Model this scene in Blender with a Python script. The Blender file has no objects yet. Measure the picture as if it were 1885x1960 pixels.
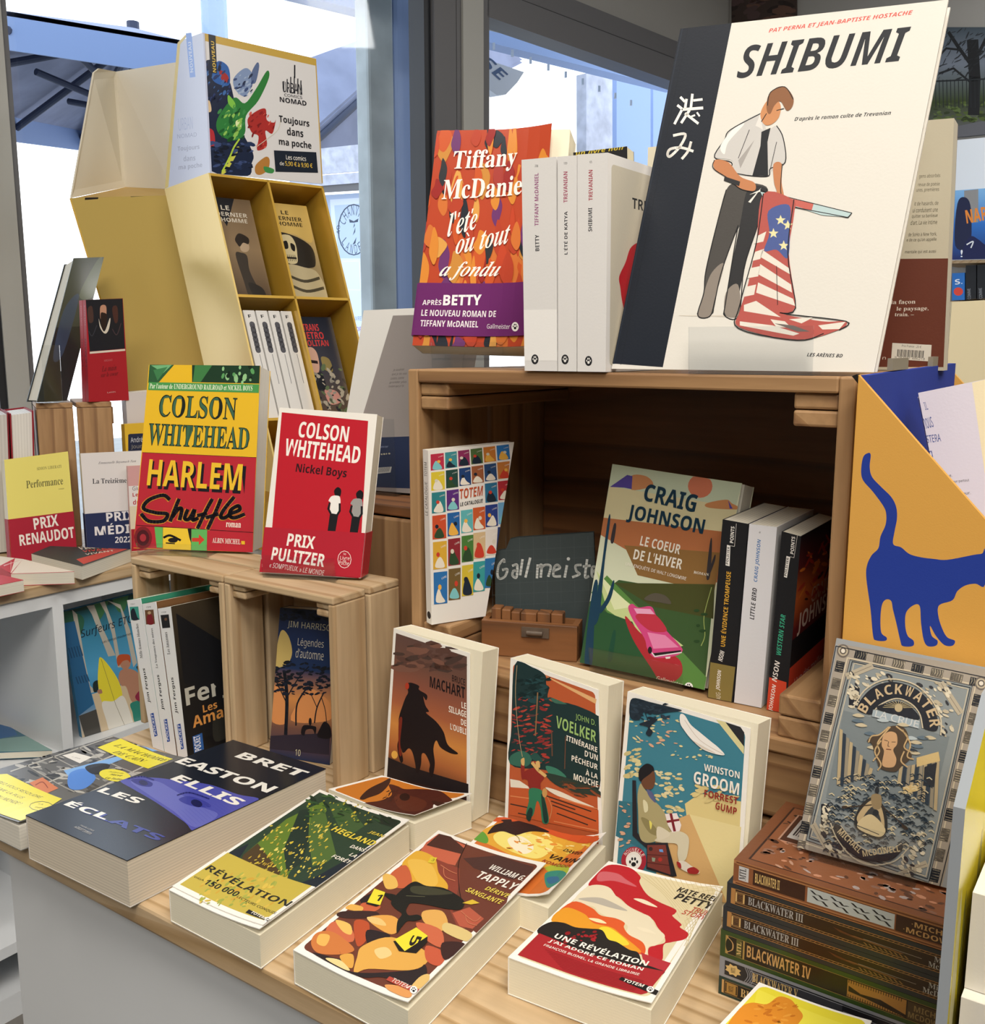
import bpy, math, random
import numpy as np
from mathutils import Vector, Matrix
from mathutils.geometry import tessellate_polygon
random.seed(7)
D2R = math.pi / 180
S = bpy.context.scene
COL = S.collection
# ------------------------------------------------------------------ camera, sky, lights, exposure
W_, H_, F_ = 1885, 1960, 1888.0
PITCH = 9.55 * D2R
HC = 0.44                      # eye height above the table top (table top is z = 0)
cam = bpy.data.cameras.new('camera')
cam.sensor_fit = 'HORIZONTAL'; cam.sensor_width = 36.0; cam.lens = 36.0 * F_ / W_
cam.clip_start = 0.02; cam.clip_end = 200
camo = bpy.data.objects.new('camera', cam); COL.objects.link(camo)
camo.location = (0, 0, HC); camo.rotation_euler = (math.pi / 2 - PITCH, 0, 0)
S.camera = camo
S.view_settings.view_transform = 'Standard'; S.view_settings.look = 'None'
S.view_settings.exposure = 0.0; S.view_settings.gamma = 1.0; S.view_settings.use_curve_mapping = False
wd = bpy.data.worlds.new('sky'); S.world = wd; wd.use_nodes = True
wn = wd.node_tree.nodes; wl = wd.node_tree.links
bg = wn['Background']; bg.inputs['Strength'].default_value = 2.6
_tc = wn.new('ShaderNodeTexCoord'); _sx = wn.new('ShaderNodeSeparateXYZ'); _rp = wn.new('ShaderNodeValToRGB')
wl.new(_tc.outputs['Generated'], _sx.inputs[0]); wl.new(_sx.outputs['Z'], _rp.inputs[0])
_rp.color_ramp.elements[0].position = 0.0; _rp.color_ramp.elements[0].color = (1, 1, 1, 1)
_rp.color_ramp.elements[1].position = 0.7; _rp.color_ramp.elements[1].color = (.72, .85, 1, 1)
wl.new(_rp.outputs[0], bg.inputs['Color'])
def area(name, loc, target, sx, sy, power, col):
    l = bpy.data.lights.new(name, 'AREA'); l.shape = 'RECTANGLE'; l.size = sx; l.size_y = sy
    l.energy = power; l.color = col
    o = bpy.data.objects.new(name, l); COL.objects.link(o); o.location = loc
    o.rotation_euler = (Vector(target) - Vector(loc)).to_track_quat('-Z', 'Y').to_euler()
    return o
WARM = (1, .93, .83)
area('ceiling_or_fill_light', (.35, -.5, 2.3), (.25, .75, 0), 1.3, .5, 44, WARM)
area('ceiling_or_fill_light', (.0, -1.9, 2.2), (.1, .9, .25), 1.6, .6, 48, (1, .95, .88))  # fill light added behind the camera to brighten the crate interior
area('ceiling_or_fill_light', (1.5, .9, 2.3), (.9, 1.2, 0), .5, 1.4, 18, WARM)
area('ceiling_or_fill_light', (-.9, .5, 2.3), (-.6, 1.3, 0), .5, 1.2, 17, WARM)
area('ceiling_or_fill_light', (2.3, 3.0, 2.35), (2.3, 3.0, 0), 1.0, 1.0, 45, (1, .97, .93))
# ------------------------------------------------------------------ geometry of the place
CAM = np.array([0, 0, HC])
_cp, _sp = math.cos(PITCH), math.sin(PITCH)
RMT = np.array([[1, 0, 0], [0, -_sp, -_cp], [0, _cp, -_sp]]).T
def ray(x, y):
    d = RMT @ np.array([(x - W_ / 2) / F_, (y - H_ / 2) / F_, 1.0]); return d / np.linalg.norm(d)
YAW = -35.14 * D2R
E0 = np.array([-.452, .845, 0.0])           # a point on the table's front edge
def yv(rel):                                # width direction turned by rel degrees from the table's edge
    a = YAW + rel * D2R; return np.array([math.cos(a), math.sin(a), 0.0])
def yb(rel):
    a = YAW + rel * D2R; return np.array([-math.sin(a), math.cos(a), 0.0])
U, V, Z = yv(0), yb(0), np.array([0, 0, 1.0])
def Wd(s, d, z=0.0): return E0 + U * s + V * d + Z * z
def plane(s, d, z, yaw=0, lean=0):
    p = Wd(s, d, z); b = yb(yaw); n = -b * math.cos(lean * D2R) + Z * math.sin(lean * D2R)
    return p, n                             # normal points to the viewer's side
def flat(z): return np.array([0, 0, z]), Z.copy()
def onp(px, pl):
    d = ray(*px); return CAM + d * (np.dot(pl[0] - CAM, pl[1]) / np.dot(d, pl[1]))
def at(px, depth):                          # the point on that sight line at a given distance into the room
    d = ray(*px); return CAM + d * (depth / d[1])
def lin(h):
    r = []
    for i in (0, 2, 4):
        c = int(h[i:i + 2], 16) / 255; r.append(c / 12.92 if c <= .04045 else ((c + .055) / 1.055) ** 2.4)
    return np.array(r)
def pts(s):
    if not isinstance(s, str): return [tuple(p) for p in s]
    return [tuple(float(k) for k in q.split(',')) for q in s.split()]
def smooth(p, closed=True, n=5):
    m = len(p); out = []
    P = [np.array(q, float) for q in p]
    rng = range(m) if closed else range(m - 1)
    for i in rng:
        a = P[(i - 1) % m] if closed or i > 0 else P[i]; b = P[i]; c = P[(i + 1) % m]
        e = P[(i + 2) % m] if closed or i + 2 < m else c
        for k in range(n):
            t = k / n
            out.append(.5 * (2 * b + (c - a) * t + (2 * a - 5 * b + 4 * c - e) * t * t + (3 * b - a - 3 * c + e) * t ** 3))
    if not closed: out.append(P[-1])
    return [tuple(q) for q in out]
# ------------------------------------------------------------------ materials
MAT = {}
def nodes(name):
    m = bpy.data.materials.new(name); m.use_nodes = True; MAT[name] = m
    return m, m.node_tree.nodes, m.node_tree.links, m.node_tree.nodes['Principled BSDF']
def bump(n, l, p, scale, strength, detail=3):
    t = n.new('ShaderNodeTexNoise'); t.inputs['Scale'].default_value = scale; t.inputs['Detail'].default_value = detail
    b = n.new('ShaderNodeBump'); b.inputs['Strength'].default_value = strength; b.inputs['Distance'].default_value = .002
    c = n.new('ShaderNodeTexCoord'); l.new(c.outputs['Object'], t.inputs['Vector'])
    l.new(t.outputs['Fac'], b.inputs['Height']); l.new(b.outputs['Normal'], p.inputs['Normal'])
def print_mat(name, rough, spec, bscale=0, bstr=0, metal=0):
    m, n, l, p = nodes(name)
    a = n.new('ShaderNodeAttribute'); a.attribute_name = 'Col'
    l.new(a.outputs['Color'], p.inputs['Base Color'])
    p.inputs['Roughness'].default_value = rough; p.inputs['Specular IOR Level'].default_value = spec
    p.inputs['Metallic'].default_value = metal
    if bstr: bump(n, l, p, bscale, bstr)
    return m
print_mat('printed_card', .5, .32, 500, .04)
print_mat('glossy_card', .2, .5)
print_mat('matt_paper', .85, .2, 900, .05)
print_mat('book_cloth', .85, .25, 1500, .35)
print_mat('gilt_print', .34, .5, 300, .05, .12)
print_mat('gold_board', .3, .6, 60, .12, .3)
print_mat('painted_metal', .45, .4)
def plain(name, h, rough=.6, spec=.4, scale=0, var=.06, b=0):
    m, n, l, p = nodes(name); c = lin(h)
    p.inputs['Roughness'].default_value = rough; p.inputs['Specular IOR Level'].default_value = spec
    if scale:
        t = n.new('ShaderNodeTexNoise'); t.inputs['Scale'].default_value = scale; t.inputs['Detail'].default_value = 5
        tc = n.new('ShaderNodeTexCoord'); l.new(tc.outputs['Object'], t.inputs['Vector'])
        r = n.new('ShaderNodeValToRGB'); l.new(t.outputs['Fac'], r.inputs[0])
        r.color_ramp.elements[0].position = .3; r.color_ramp.elements[1].position = .7
        r.color_ramp.elements[0].color = (*(c * (1 - var)), 1); r.color_ramp.elements[1].color = (*(c * (1 + var)), 1)
        l.new(r.outputs[0], p.inputs['Base Color'])
        if b: bump(n, l, p, scale * 4, b)
    else: p.inputs['Base Color'].default_value = (*c, 1)
    return m
def wood(name, h0, h1, h2, axis, rough=.5, ring=34, knots=True):
    """softwood: long grain along axis (0,1,2) of the object"""
    m, n, l, p = nodes(name)
    tc = n.new('ShaderNodeTexCoord'); mp = n.new('ShaderNodeMapping'); l.new(tc.outputs['Object'], mp.inputs[0])
    sc = [1.0, 1.0, 1.0]; sc[axis] = .09; mp.inputs['Scale'].default_value = sc
    oi = n.new('ShaderNodeObjectInfo'); vm = n.new('ShaderNodeVectorMath'); vm.operation = 'MULTIPLY_ADD'
    cb = n.new('ShaderNodeCombineXYZ')
    for i in range(3): l.new(oi.outputs['Random'], cb.inputs[i])
    l.new(cb.outputs[0], vm.inputs[0]); vm.inputs[1].default_value = (3, 5, 7); l.new(mp.outputs[0], vm.inputs[2])
    n1 = n.new('ShaderNodeTexNoise'); n1.inputs['Scale'].default_value = 5; n1.inputs['Detail'].default_value = 2
    l.new(vm.outputs[0], n1.inputs['Vector'])
    dt = n.new('ShaderNodeVectorMath'); dt.operation = 'DOT_PRODUCT'; l.new(vm.outputs[0], dt.inputs[0])
    dt.inputs[1].default_value = [0 if i == axis else (1.0 if i == (axis + 1) % 3 else .83) for i in range(3)]
    m0 = n.new('ShaderNodeMath'); m0.operation = 'MULTIPLY'; m0.inputs[1].default_value = ring * 2.2; l.new(dt.outputs['Value'], m0.inputs[0])
    mu = n.new('ShaderNodeMath'); mu.operation = 'MULTIPLY_ADD'; mu.inputs[1].default_value = ring * .42; l.new(n1.outputs['Fac'], mu.inputs[0]); l.new(m0.outputs[0], mu.inputs[2])
    si = n.new('ShaderNodeMath'); si.operation = 'FRACT'; l.new(mu.outputs[0], si.inputs[0])
    rr = n.new('ShaderNodeValToRGB'); l.new(si.outputs[0], rr.inputs[0])
    e = rr.color_ramp.elements
    e[0].position = 0; e[0].color = (*lin(h0), 1); e[1].position = 1; e[1].color = (*lin(h1), 1)
    q = e.new(.62); q.color = (*(.55 * lin(h1) + .45 * lin(h0)), 1); q = e.new(.86); q.color = (*lin(h2), 1)
    n2 = n.new('ShaderNodeTexNoise'); n2.inputs['Scale'].default_value = 130; n2.inputs['Detail'].default_value = 3
    l.new(vm.outputs[0], n2.inputs['Vector'])
    r2 = n.new('ShaderNodeValToRGB'); l.new(n2.outputs['Fac'], r2.inputs[0])
    r2.color_ramp.elements[0].position = .3; r2.color_ramp.elements[0].color = (.78, .76, .74, 1); r2.color_ramp.elements[1].position = .62
    mx = n.new('ShaderNodeMix'); mx.data_type = 'RGBA'; mx.blend_type = 'MULTIPLY'; mx.inputs['Factor'].default_value = .7
    l.new(rr.outputs[0], mx.inputs[6]); l.new(r2.outputs[0], mx.inputs[7])
    out = mx.outputs[2]
    if knots:
        vo = n.new('ShaderNodeTexVoronoi'); vo.inputs['Scale'].default_value = 7
        m2 = n.new('ShaderNodeMapping'); s2 = [1.0, 1.0, 1.0]; s2[axis] = .55; m2.inputs['Scale'].default_value = s2
        l.new(tc.outputs['Object'], m2.inputs[0]); l.new(m2.outputs[0], vo.inputs['Vector'])
        rk = n.new('ShaderNodeValToRGB'); l.new(vo.outputs['Distance'], rk.inputs[0])
        rk.color_ramp.elements[0].position = .06; rk.color_ramp.elements[0].color = (.25, .15, .08, 1)
        rk.color_ramp.elements[1].position = .1; rk.color_ramp.elements[1].color = (1, 1, 1, 1)
        mk = n.new('ShaderNodeMix'); mk.data_type = 'RGBA'; mk.blend_type = 'MULTIPLY'; mk.inputs['Factor'].default_value = .8
        l.new(out, mk.inputs[6]); l.new(rk.outputs[0], mk.inputs[7]); out = mk.outputs[2]
    l.new(out, p.inputs['Base Color']); p.inputs['Roughness'].default_value = rough
    b = n.new('ShaderNodeBump'); b.inputs['Strength'].default_value = .25; b.inputs['Distance'].default_value = .001
    l.new(n2.outputs['Fac'], b.inputs['Height']); l.new(b.outputs['Normal'], p.inputs['Normal'])
    return m
for i, ax in enumerate('xyz'):
    wood('oak_' + ax, 'ccb28e', 'c2a47d', 'a98b62', i, .42, 26, False)
    wood('crate_' + ax, 'b08b62', '9e7850', '8a6645', i, .55, 13)
    wood('pale_' + ax, 'c8af8c', 'bfa27c', 'b0926c', i, .6, 18, False)
    wood('brown_' + ax, '8a5c36', '784c2b', '66442a', i, .5, 13)
plain('white_laminate', 'dcdfe2', .5, .4, 3, .02)
plain('wall_paint', '8e8d8a', .8, .3, 2, .03)
plain('frame_dark', '5d5d60', .5, .4)
plain('frame_black', '1d2026', .5, .4)
plain('frame_light', 'a3a39f', .6, .4, 2, .03)
plain('floor_tiles', '6b6762', .5, .4, 5, .1)
plain('ceiling_paint', 'a5a3a0', .9, .2)
plain('concrete', 'a6b0b5', .85, .2, 7, .16, .3)
plain('parasol_cloth', '8f94aa', .9, .1, 5, .12)
plain('parasol_rib', '3b4257', .6, .3)
plain('outdoor_white', 'c8d4e6', .8, .2)
plain('outdoor_blue', '8ea4cf', .7, .3)
plain('whitewashed_plank', 'b4b8c6', .8, .2, 12, .2, .3)
plain('paving', '9a9894', .9, .2, 3, .1)
plain('slate', '2a3031', .75, .3, 25, .18, .2)
plain('clasp_iron', '5a4c40', .5, .5, 60, .3)
def clear(name, tint, base, gain):
    m = bpy.data.materials.new(name); m.use_nodes = True; MAT[name] = m
    n = m.node_tree.nodes; l = m.node_tree.links; n.remove(n['Principled BSDF'])
    t = n.new('ShaderNodeBsdfTransparent'); t.inputs[0].default_value = (*tint, 1)
    g = n.new('ShaderNodeBsdfGlossy'); g.inputs['Roughness'].default_value = .03
    lw = n.new('ShaderNodeLayerWeight'); lw.inputs['Blend'].default_value = .35
    ma = n.new('ShaderNodeMath'); ma.operation = 'MULTIPLY_ADD'; ma.inputs[1].default_value = gain; ma.inputs[2].default_value = base
    l.new(lw.outputs['Fresnel'], ma.inputs[0])
    x = n.new('ShaderNodeMixShader'); l.new(ma.outputs[0], x.inputs[0]); l.new(t.outputs[0], x.inputs[1]); l.new(g.outputs[0], x.inputs[2])
    l.new(x.outputs[0], n['Material Output'].inputs[0])
clear('clear_acrylic', (.95, .96, .97), .02, .35)
clear('window_glass', (.97, .985, 1), .0, .05)
# ------------------------------------------------------------------ mesh builder
class MB:
    def __init__(s): s.v = []; s.f = []; s.c = []
    def poly(s, P, c):
        k = len(s.v); s.v += [tuple(p) for p in P]; s.f.append(tuple(range(k, k + len(P))))
        c = np.asarray(c, float); s.c.append([c] * len(P) if c.ndim == 1 else list(c))
    def box8(s, lo4, hi4, c):               # two matching quads (ring order), hi is the outer side
        for q in (lo4[::-1], hi4): s.poly(q, c)
        for i in range(4):
            j = (i + 1) % 4; s.poly([lo4[i], lo4[j], hi4[j], hi4[i]], c)
    def box(s, a, b, c=(.5, .5, .5), M=None):
        x0, y0, z0 = a; x1, y1, z1 = b
        lo = [(x0, y0, z0), (x1, y0, z0), (x1, y1, z0), (x0, y1, z0)]; hi = [(x, y, z1) for x, y, _ in lo]
        s.box8(lo, hi, c)
    def tube(s, p, q, r, c=(.5, .5, .5), n=10, r2=None):
        p = Vector(p); q = Vector(q); d = (q - p).normalized(); a = d.orthogonal().normalized(); b = d.cross(a)
        r2 = r if r2 is None else r2
        A = [p + (a * math.cos(6.2832 * i / n) + b * math.sin(6.2832 * i / n)) * r for i in range(n)]
        B = [q + (a * math.cos(6.2832 * i / n) + b * math.sin(6.2832 * i / n)) * r2 for i in range(n)]
        for i in range(n): s.poly([A[i], A[(i + 1) % n], B[(i + 1) % n], B[i]], c)
        s.poly(A[::-1], c); s.poly(B, c)
    def link(s, name, mat, parent=None, origin=None, weld=False, bevel=0):
        o0 = np.array(origin if origin is not None else (parent['_o'] if parent is not None and '_o' in parent else (0, 0, 0)), float)
        me = bpy.data.meshes.new(name)
        me.from_pydata([tuple(np.array(p, float) - o0) for p in s.v], [], s.f)
        a = me.color_attributes.new('Col', 'FLOAT_COLOR', 'CORNER')
        buf = np.ones((sum(len(f) for f in s.f), 4), np.float32); k = 0
        for c in s.c:
            for q in c: buf[k, :3] = q; k += 1
        a.data.foreach_set('color', buf.ravel())
        me.materials.append(MAT[mat]); me.update()
        o = bpy.data.objects.new(name, me); COL.objects.link(o)
        if parent is not None: o.parent = parent
        else: o.location = tuple(o0)
        if weld or bevel:
            import bmesh
            bm = bmesh.new(); bm.from_mesh(me); bmesh.ops.remove_doubles(bm, verts=bm.verts, dist=1e-5)
            bmesh.ops.recalc_face_normals(bm, faces=bm.faces); bm.to_mesh(me); bm.free()
        if bevel:
            md = o.modifiers.new('bevel', 'BEVEL'); md.width = bevel; md.segments = 2; md.limit_method = 'ANGLE'
        return o
def thing(name, label, cat, origin, rot=None, group=None):
    o = bpy.data.objects.new(name, None); o.empty_display_size = .02; COL.objects.link(o)
    o.location = tuple(origin); o['label'] = label; o['category'] = cat
    if group: o['group'] = group
    if rot is not None: o.rotation_euler = (0, 0, rot); o['_o'] = (0., 0., 0.)
    else: o['_o'] = tuple(float(k) for k in origin)
    return o
def tag(o, label, cat, group=None):
    o['label'] = label; o['category'] = cat
    if group: o['group'] = group
    return o
def struct(o): o['kind'] = 'structure'; return o
# ------------------------------------------------------------------ lettering
import unicodedata
_tx = {}
LS = bpy.data.scenes.new('lettering')        # a scratch scene for turning letters into outlines; removed at the end
_lc = bpy.data.curves.new('lettering', 'FONT'); _lc.size = 1; _lc.resolution_u = 2; _lc.fill_mode = 'FRONT'
_lo = bpy.data.objects.new('lettering', _lc); LS.collection.objects.link(_lo)
ALPH = dict(b=(0x1D5D4, 0x1D5EE, 0x1D7EC), i=(0x1D63C, 0x1D656, 0x1D7EC), r=(0x1D5A0, 0x1D5BA, 0x1D7E2), o=(0x1D608, 0x1D622, 0x1D7E2),
            s=(0x1D400, 0x1D41A, 0x1D7CE), t=(0x1D468, 0x1D482, 0x1D7CE), k=(0x1D4D0, 0x1D4EA, 0x1D7CE))   # grotesque, serif and script cuts
SERIF = {'COLSON_': 's'}
for _t in ('Performance', 'roman', 'ALBIN MICHEL', 'La Treizième', 'SIMON LIBERATI', 'BLACKWATER III', 'Tiffany', 'McDaniel', 'la façon', 'le paysage,', 'train. –', 'Mille femmes blanches', 'La Vengeance des mères', 'Les Amazones', 'Michael', 'McDowell', 'ROMAN', 'RESTERA_', 'BLACKWATER V', 'BLACKWATER VI', 'MTL', 'Par l’auteur de UNDERGROUND RAILROAD et NICKEL BOYS'): SERIF[_t] = 's'
for _t in ("l'été", 'où tout', 'a fondu', 'Emmanuelle Bayamack-Tam', 'La main', 'sur le cœur', 'LA MÂCHOIRE', 'DE CAÏN'): SERIF[_t] = 't'
def _raw(text, bold, shear):
    _lc.body = text; _lc.offset = bold; _lc.shear = shear; vl = LS.view_layers[0]; vl.update()
    me = bpy.data.meshes.new_from_object(_lo.evaluated_get(vl.depsgraph))
    v = np.array([p.co[:2] for p in me.vertices]) if len(me.vertices) else np.zeros((1, 2))
    F = [tuple(p.vertices) for p in me.polygons]
    bpy.data.meshes.remove(me)
    return v, F
def glyphs(text, bold=0, shear=0, st=None):
    k = (text, bold, shear, st)
    if k not in _tx:
        if st is None: st = SERIF.get(text) or ('b' if bold >= .018 else 'r')
        if st in 'br' and shear >= .12: st = 'i' if st == 'b' else 'o'; shear = 0
        off = (bold * .5 if bold < 0 else max(0, bold - .034) * .5) if st in 'bis' else (bold * .6 if bold < .018 else 0)
        up, lo, dg = ALPH[st]; body = ''; marks = []
        for ch in unicodedata.normalize('NFC', text.replace('Œ', 'OE').replace('œ', 'oe')):
            d = unicodedata.normalize('NFD', ch); b = d[0]
            if 'A' <= b <= 'Z': body += chr(up + ord(b) - 65)
            elif 'a' <= b <= 'z': body += chr(lo + ord(b) - 97)
            elif '0' <= b <= '9': body += chr(dg + ord(b) - 48)
            else: body += b
            for m_ in d[1:]: marks.append((len(body), m_))
        v, F = _raw(body, off, shear); v = list(map(tuple, v))
        def quad(q): n = len(v); v.extend(q); F.append((n, n + 1, n + 2, n + 3))
        for n, m_ in marks:
            a, _ = _raw(body[:n], off, shear); g, _ = _raw(body[n - 1], off, shear)
            x = a[:, 0].max() - (g[:, 0].max() - g[:, 0].min()) / 2; y = g[:, 1].max() + .05; t = .1 if st in 'bis' else .06
            if body[n - 1] == chr(lo + 8): y -= .16
            if m_ == '\u0301': quad([(x - .04, y), (x + t - .04, y), (x + .06 + t, y + .14), (x + .04, y + .14)])
            elif m_ == '\u0300': quad([(x - t + .03, y), (x + .04, y), (x - .05, y + .14), (x - .07 - t, y + .14)])
            elif m_ == '\u0302':
                quad([(x - .15, y), (x - .15 + t, y), (x + t / 2, y + .13), (x - t / 2, y + .13)]); quad([(x + .15 - t, y), (x + .15, y), (x + t / 2, y + .13), (x - t / 2, y + .13)])
            elif m_ == '\u0308':
                for e in (-.11, .11): quad([(x + e - t / 2, y), (x + e + t / 2, y), (x + e + t / 2, y + .1), (x + e - t / 2, y + .1)])
            elif m_ == '\u0327': quad([(x - .05, -.17), (x + .05, -.17), (x + .04, .0), (x - .03, .0)])
        v = np.array(v); l_, h_ = v.min(0), v.max(0); v = (v - l_) / np.maximum(h_ - l_, 1e-6)
        _tx[k] = (v, F)
    return _tx[k]
def homog(src, dst):
    A = []; b = []
    for (x, y), (u, v) in zip(src, dst):
        A += [[x, y, 1, 0, 0, 0, -u * x, -u * y], [0, 0, 0, x, y, 1, -v * x, -v * y]]; b += [u, v]
    h = np.linalg.solve(np.array(A, float), np.array(b, float)); return np.append(h, 1).reshape(3, 3)
def topx(p):                                # where a point of the place shows in the photograph
    r = RMT.T @ (p - CAM); return (W_ / 2 + F_ * r[0] / r[2], H_ / 2 + F_ * r[1] / r[2])
class Face:
    """a printable face: unit (u,v) -> space, with its picture laid on it in thin ink layers"""
    def __init__(s, mb, fn, w, h, px=None, curl=False):
        s.mb = mb; s.fn = fn; s.w = w; s.h = h; s.n = 0; s.curl = curl; s.o = (0, 0, 1.)
        if px is not None:
            s.H = homog([px[3], px[2], px[1], px[0]], [(0, 0), (1, 0), (1, 1), (0, 1)]); s.Hi = np.linalg.inv(s.H)
        else: s.H = None
    def fr(s, ox, oy, sc): s.o = (ox, oy, sc); return s
    def uv(s, p):
        x, y = s.o[0] + p[0] / s.o[2], s.o[1] + p[1] / s.o[2]
        if s.H is None: return np.array([x, y])
        p0 = np.array([x, y, 1.]); q = s.H @ p0; q = q[:2] / q[2]
        if s.curl:                          # follow the bent cover
            for _ in range(3):
                r = s.H @ np.array([*topx(s.fn(q[0], q[1], 0)), 1.]); g = s.H @ p0; q = q + (g[:2] / g[2] - r[:2] / r[2])
        return q
    def ink(s, uvs, c):
        """one convex piece in unit coordinates"""
        uvs = [np.clip(q, 0., 1.) for q in uvs]
        e = (s.n + 1) * 1.3e-5
        if not s.curl: s.mb.poly([s.fn(q[0], q[1], e) for q in uvs], c); return
        cc = np.asarray(c, float); cc = [cc] * len(uvs) if cc.ndim == 1 else list(cc)
        lo = min(q[0] for q in uvs); hi = max(q[0] for q in uvs)
        for k in range(int(lo * 10), min(int(hi * 10), 9) + 1):
            P = list(zip(uvs, cc))
            for lim, sg in ((k / 10, 1), ((k + 1) / 10, -1)):
                out = []
                for i in range(len(P)):
                    (a, ca), (b, cb) = P[i], P[(i + 1) % len(P)]
                    da, db = sg * (a[0] - lim), sg * (b[0] - lim)
                    if da >= 0: out.append((a, ca))
                    if da * db < 0:
                        t = da / (da - db); out.append((a + (b - a) * t, ca + (cb - ca) * t))
                P = out
                if len(P) < 3: break
            if len(P) >= 3: s.mb.poly([s.fn(q[0], q[1], e) for q, _ in P], [c_ for _, c_ in P])
    def shape(s, uvs, c):
        """c: colour or list per corner"""
        s.n += 1
        c = np.asarray(c, float)
        for t in tessellate_polygon([[Vector((q[0], q[1], 0)) for q in uvs]]):
            a, b, d = (uvs[i] for i in t)
            if (b[0] - a[0]) * (d[1] - a[1]) - (b[1] - a[1]) * (d[0] - a[0]) < 0: t = t[::-1]
            s.ink([uvs[i] for i in t], c if c.ndim == 1 else [c[i] for i in t])
        return s
    def P(s, h, p, sm=False):
        p = pts(p); p = smooth(p) if sm else p
        return s.shape([s.uv(q) for q in p], lin(h))
    def Sm(s, h, p): return s.P(h, p, True)
    def G(s, p, hs):                                        # per-corner printed colours
        return s.shape([s.uv(q) for q in pts(p)], [lin(h) for h in hs])
    def Q(s, h, u0, v0, u1, v1, r=0):                       # rectangle in unit coordinates, r in metres
        if not r: q = [(u0, v0), (u1, v0), (u1, v1), (u0, v1)]
        else:
            q = []; ru, rv = r / s.w, r / s.h
            for cx, cy, a0 in ((u1 - ru, v1 - rv, 0), (u0 + ru, v1 - rv, 90), (u0 + ru, v0 + rv, 180), (u1 - ru, v0 + rv, 270)):
                for k in range(5): a = (a0 + k * 22.5) * D2R; q.append((cx + ru * math.cos(a), cy + rv * math.sin(a)))
        q = [np.array(k) for k in q]
        if isinstance(h, str): return s.shape(q, lin(h))
        h0, h1 = lin(h[0]), lin(h[1])                       # bottom, top
        return s.shape(q, [h0 + (h1 - h0) * min(max((k[1] - v0) / (v1 - v0), 0), 1) for k in q])
    def bands(s, hs, u0, v0, u1, v1, r=0):                  # printed vertical blend, bottom to top, in stacked strips
        n = len(hs) - 1
        for i in range(n): s.Q((hs[i], hs[i + 1]), u0, v0 + (v1 - v0) * i / n, u1, v0 + (v1 - v0) * (i + 1) / n); s.n -= 1
        s.n += 1; return s
    def L(s, h, w, p, sm=False, closed=False):
        p = pts(p); p = smooth(p, closed) if sm else p
        if closed: p = p + [p[0]]
        c = lin(h); s.n += 1; w = w / 2
        for i in range(len(p) - 1):
            a, b = np.array(p[i], float), np.array(p[i + 1], float); d = b - a; ln = np.linalg.norm(d)
            if ln < 1e-6: continue
            d /= ln; nn = np.array([-d[1], d[0]]) * w; a = a - d * w * .4; b = b + d * w * .4
            q = [s.uv(k) for k in (a - nn, b - nn, b + nn, a + nn)]
            if (q[1][0] - q[0][0]) * (q[2][1] - q[0][1]) - (q[1][1] - q[0][1]) * (q[2][0] - q[0][0]) < 0: q = q[::-1]
            s.ink(q, c)
        return s
    def C(s, h, x, y, rx, ry=None, n=20, ang=0):
        ry = ry or rx; ca, sa = math.cos(ang * D2R), math.sin(ang * D2R)
        return s.P(h, [(x + rx * math.cos(6.2832 * i / n) * ca - ry * math.sin(6.2832 * i / n) * sa,
                        y + rx * math.cos(6.2832 * i / n) * sa + ry * math.sin(6.2832 * i / n) * ca) for i in range(n)])
    def T(s, text, x0, y0, x1, y1, hgt, h, bold=0, shear=0, up=None, st=None):
        """lettering with its foot from (x0,y0) to (x1,y1), hgt tall (same units)"""
        s.n += 1
        a, b = s.uv((x0, y0)), s.uv((x1, y1)); m = np.array([s.w, s.h])
        bm = (b - a) * m; ln = np.linalg.norm(bm); pxl = math.hypot(x1 - x0, y1 - y0)
        if up is None:
            d = np.array([-bm[1], bm[0]]) / ln
            # metres per pixel along the letters' height
            q = s.uvinv(a + d * .01 / m) - s.uvinv(a); hm = hgt / s.o[2] * .01 / max(np.linalg.norm(q), 1e-6)
            upv = d * hm / m
        else: upv = s.uv((x0 + up[0], y0 + up[1])) - a
        v, F = glyphs(text, bold, shear, st); c = lin(h)
        Q = [a + (b - a) * q[0] + upv * q[1] for q in v]
        for f in F: s.ink([Q[i] for i in f], c)
        return s
    def uvinv(s, q):
        if s.H is None: return np.array(q)
        r = s.Hi @ np.array([q[0], q[1], 1]); return r[:2] / r[2]
    def Tu(s, text, u0, v0, u1, hv, h, bold=0, shear=0):      # in unit coordinates, level
        s.n += 1; v, F = glyphs(text, bold, shear); c = lin(h)
        Q = [np.array([u0 + (u1 - u0) * q[0], v0 + hv * q[1]]) for q in v]
        for f in F: s.ink([Q[i] for i in f], c)
        return s
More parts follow.
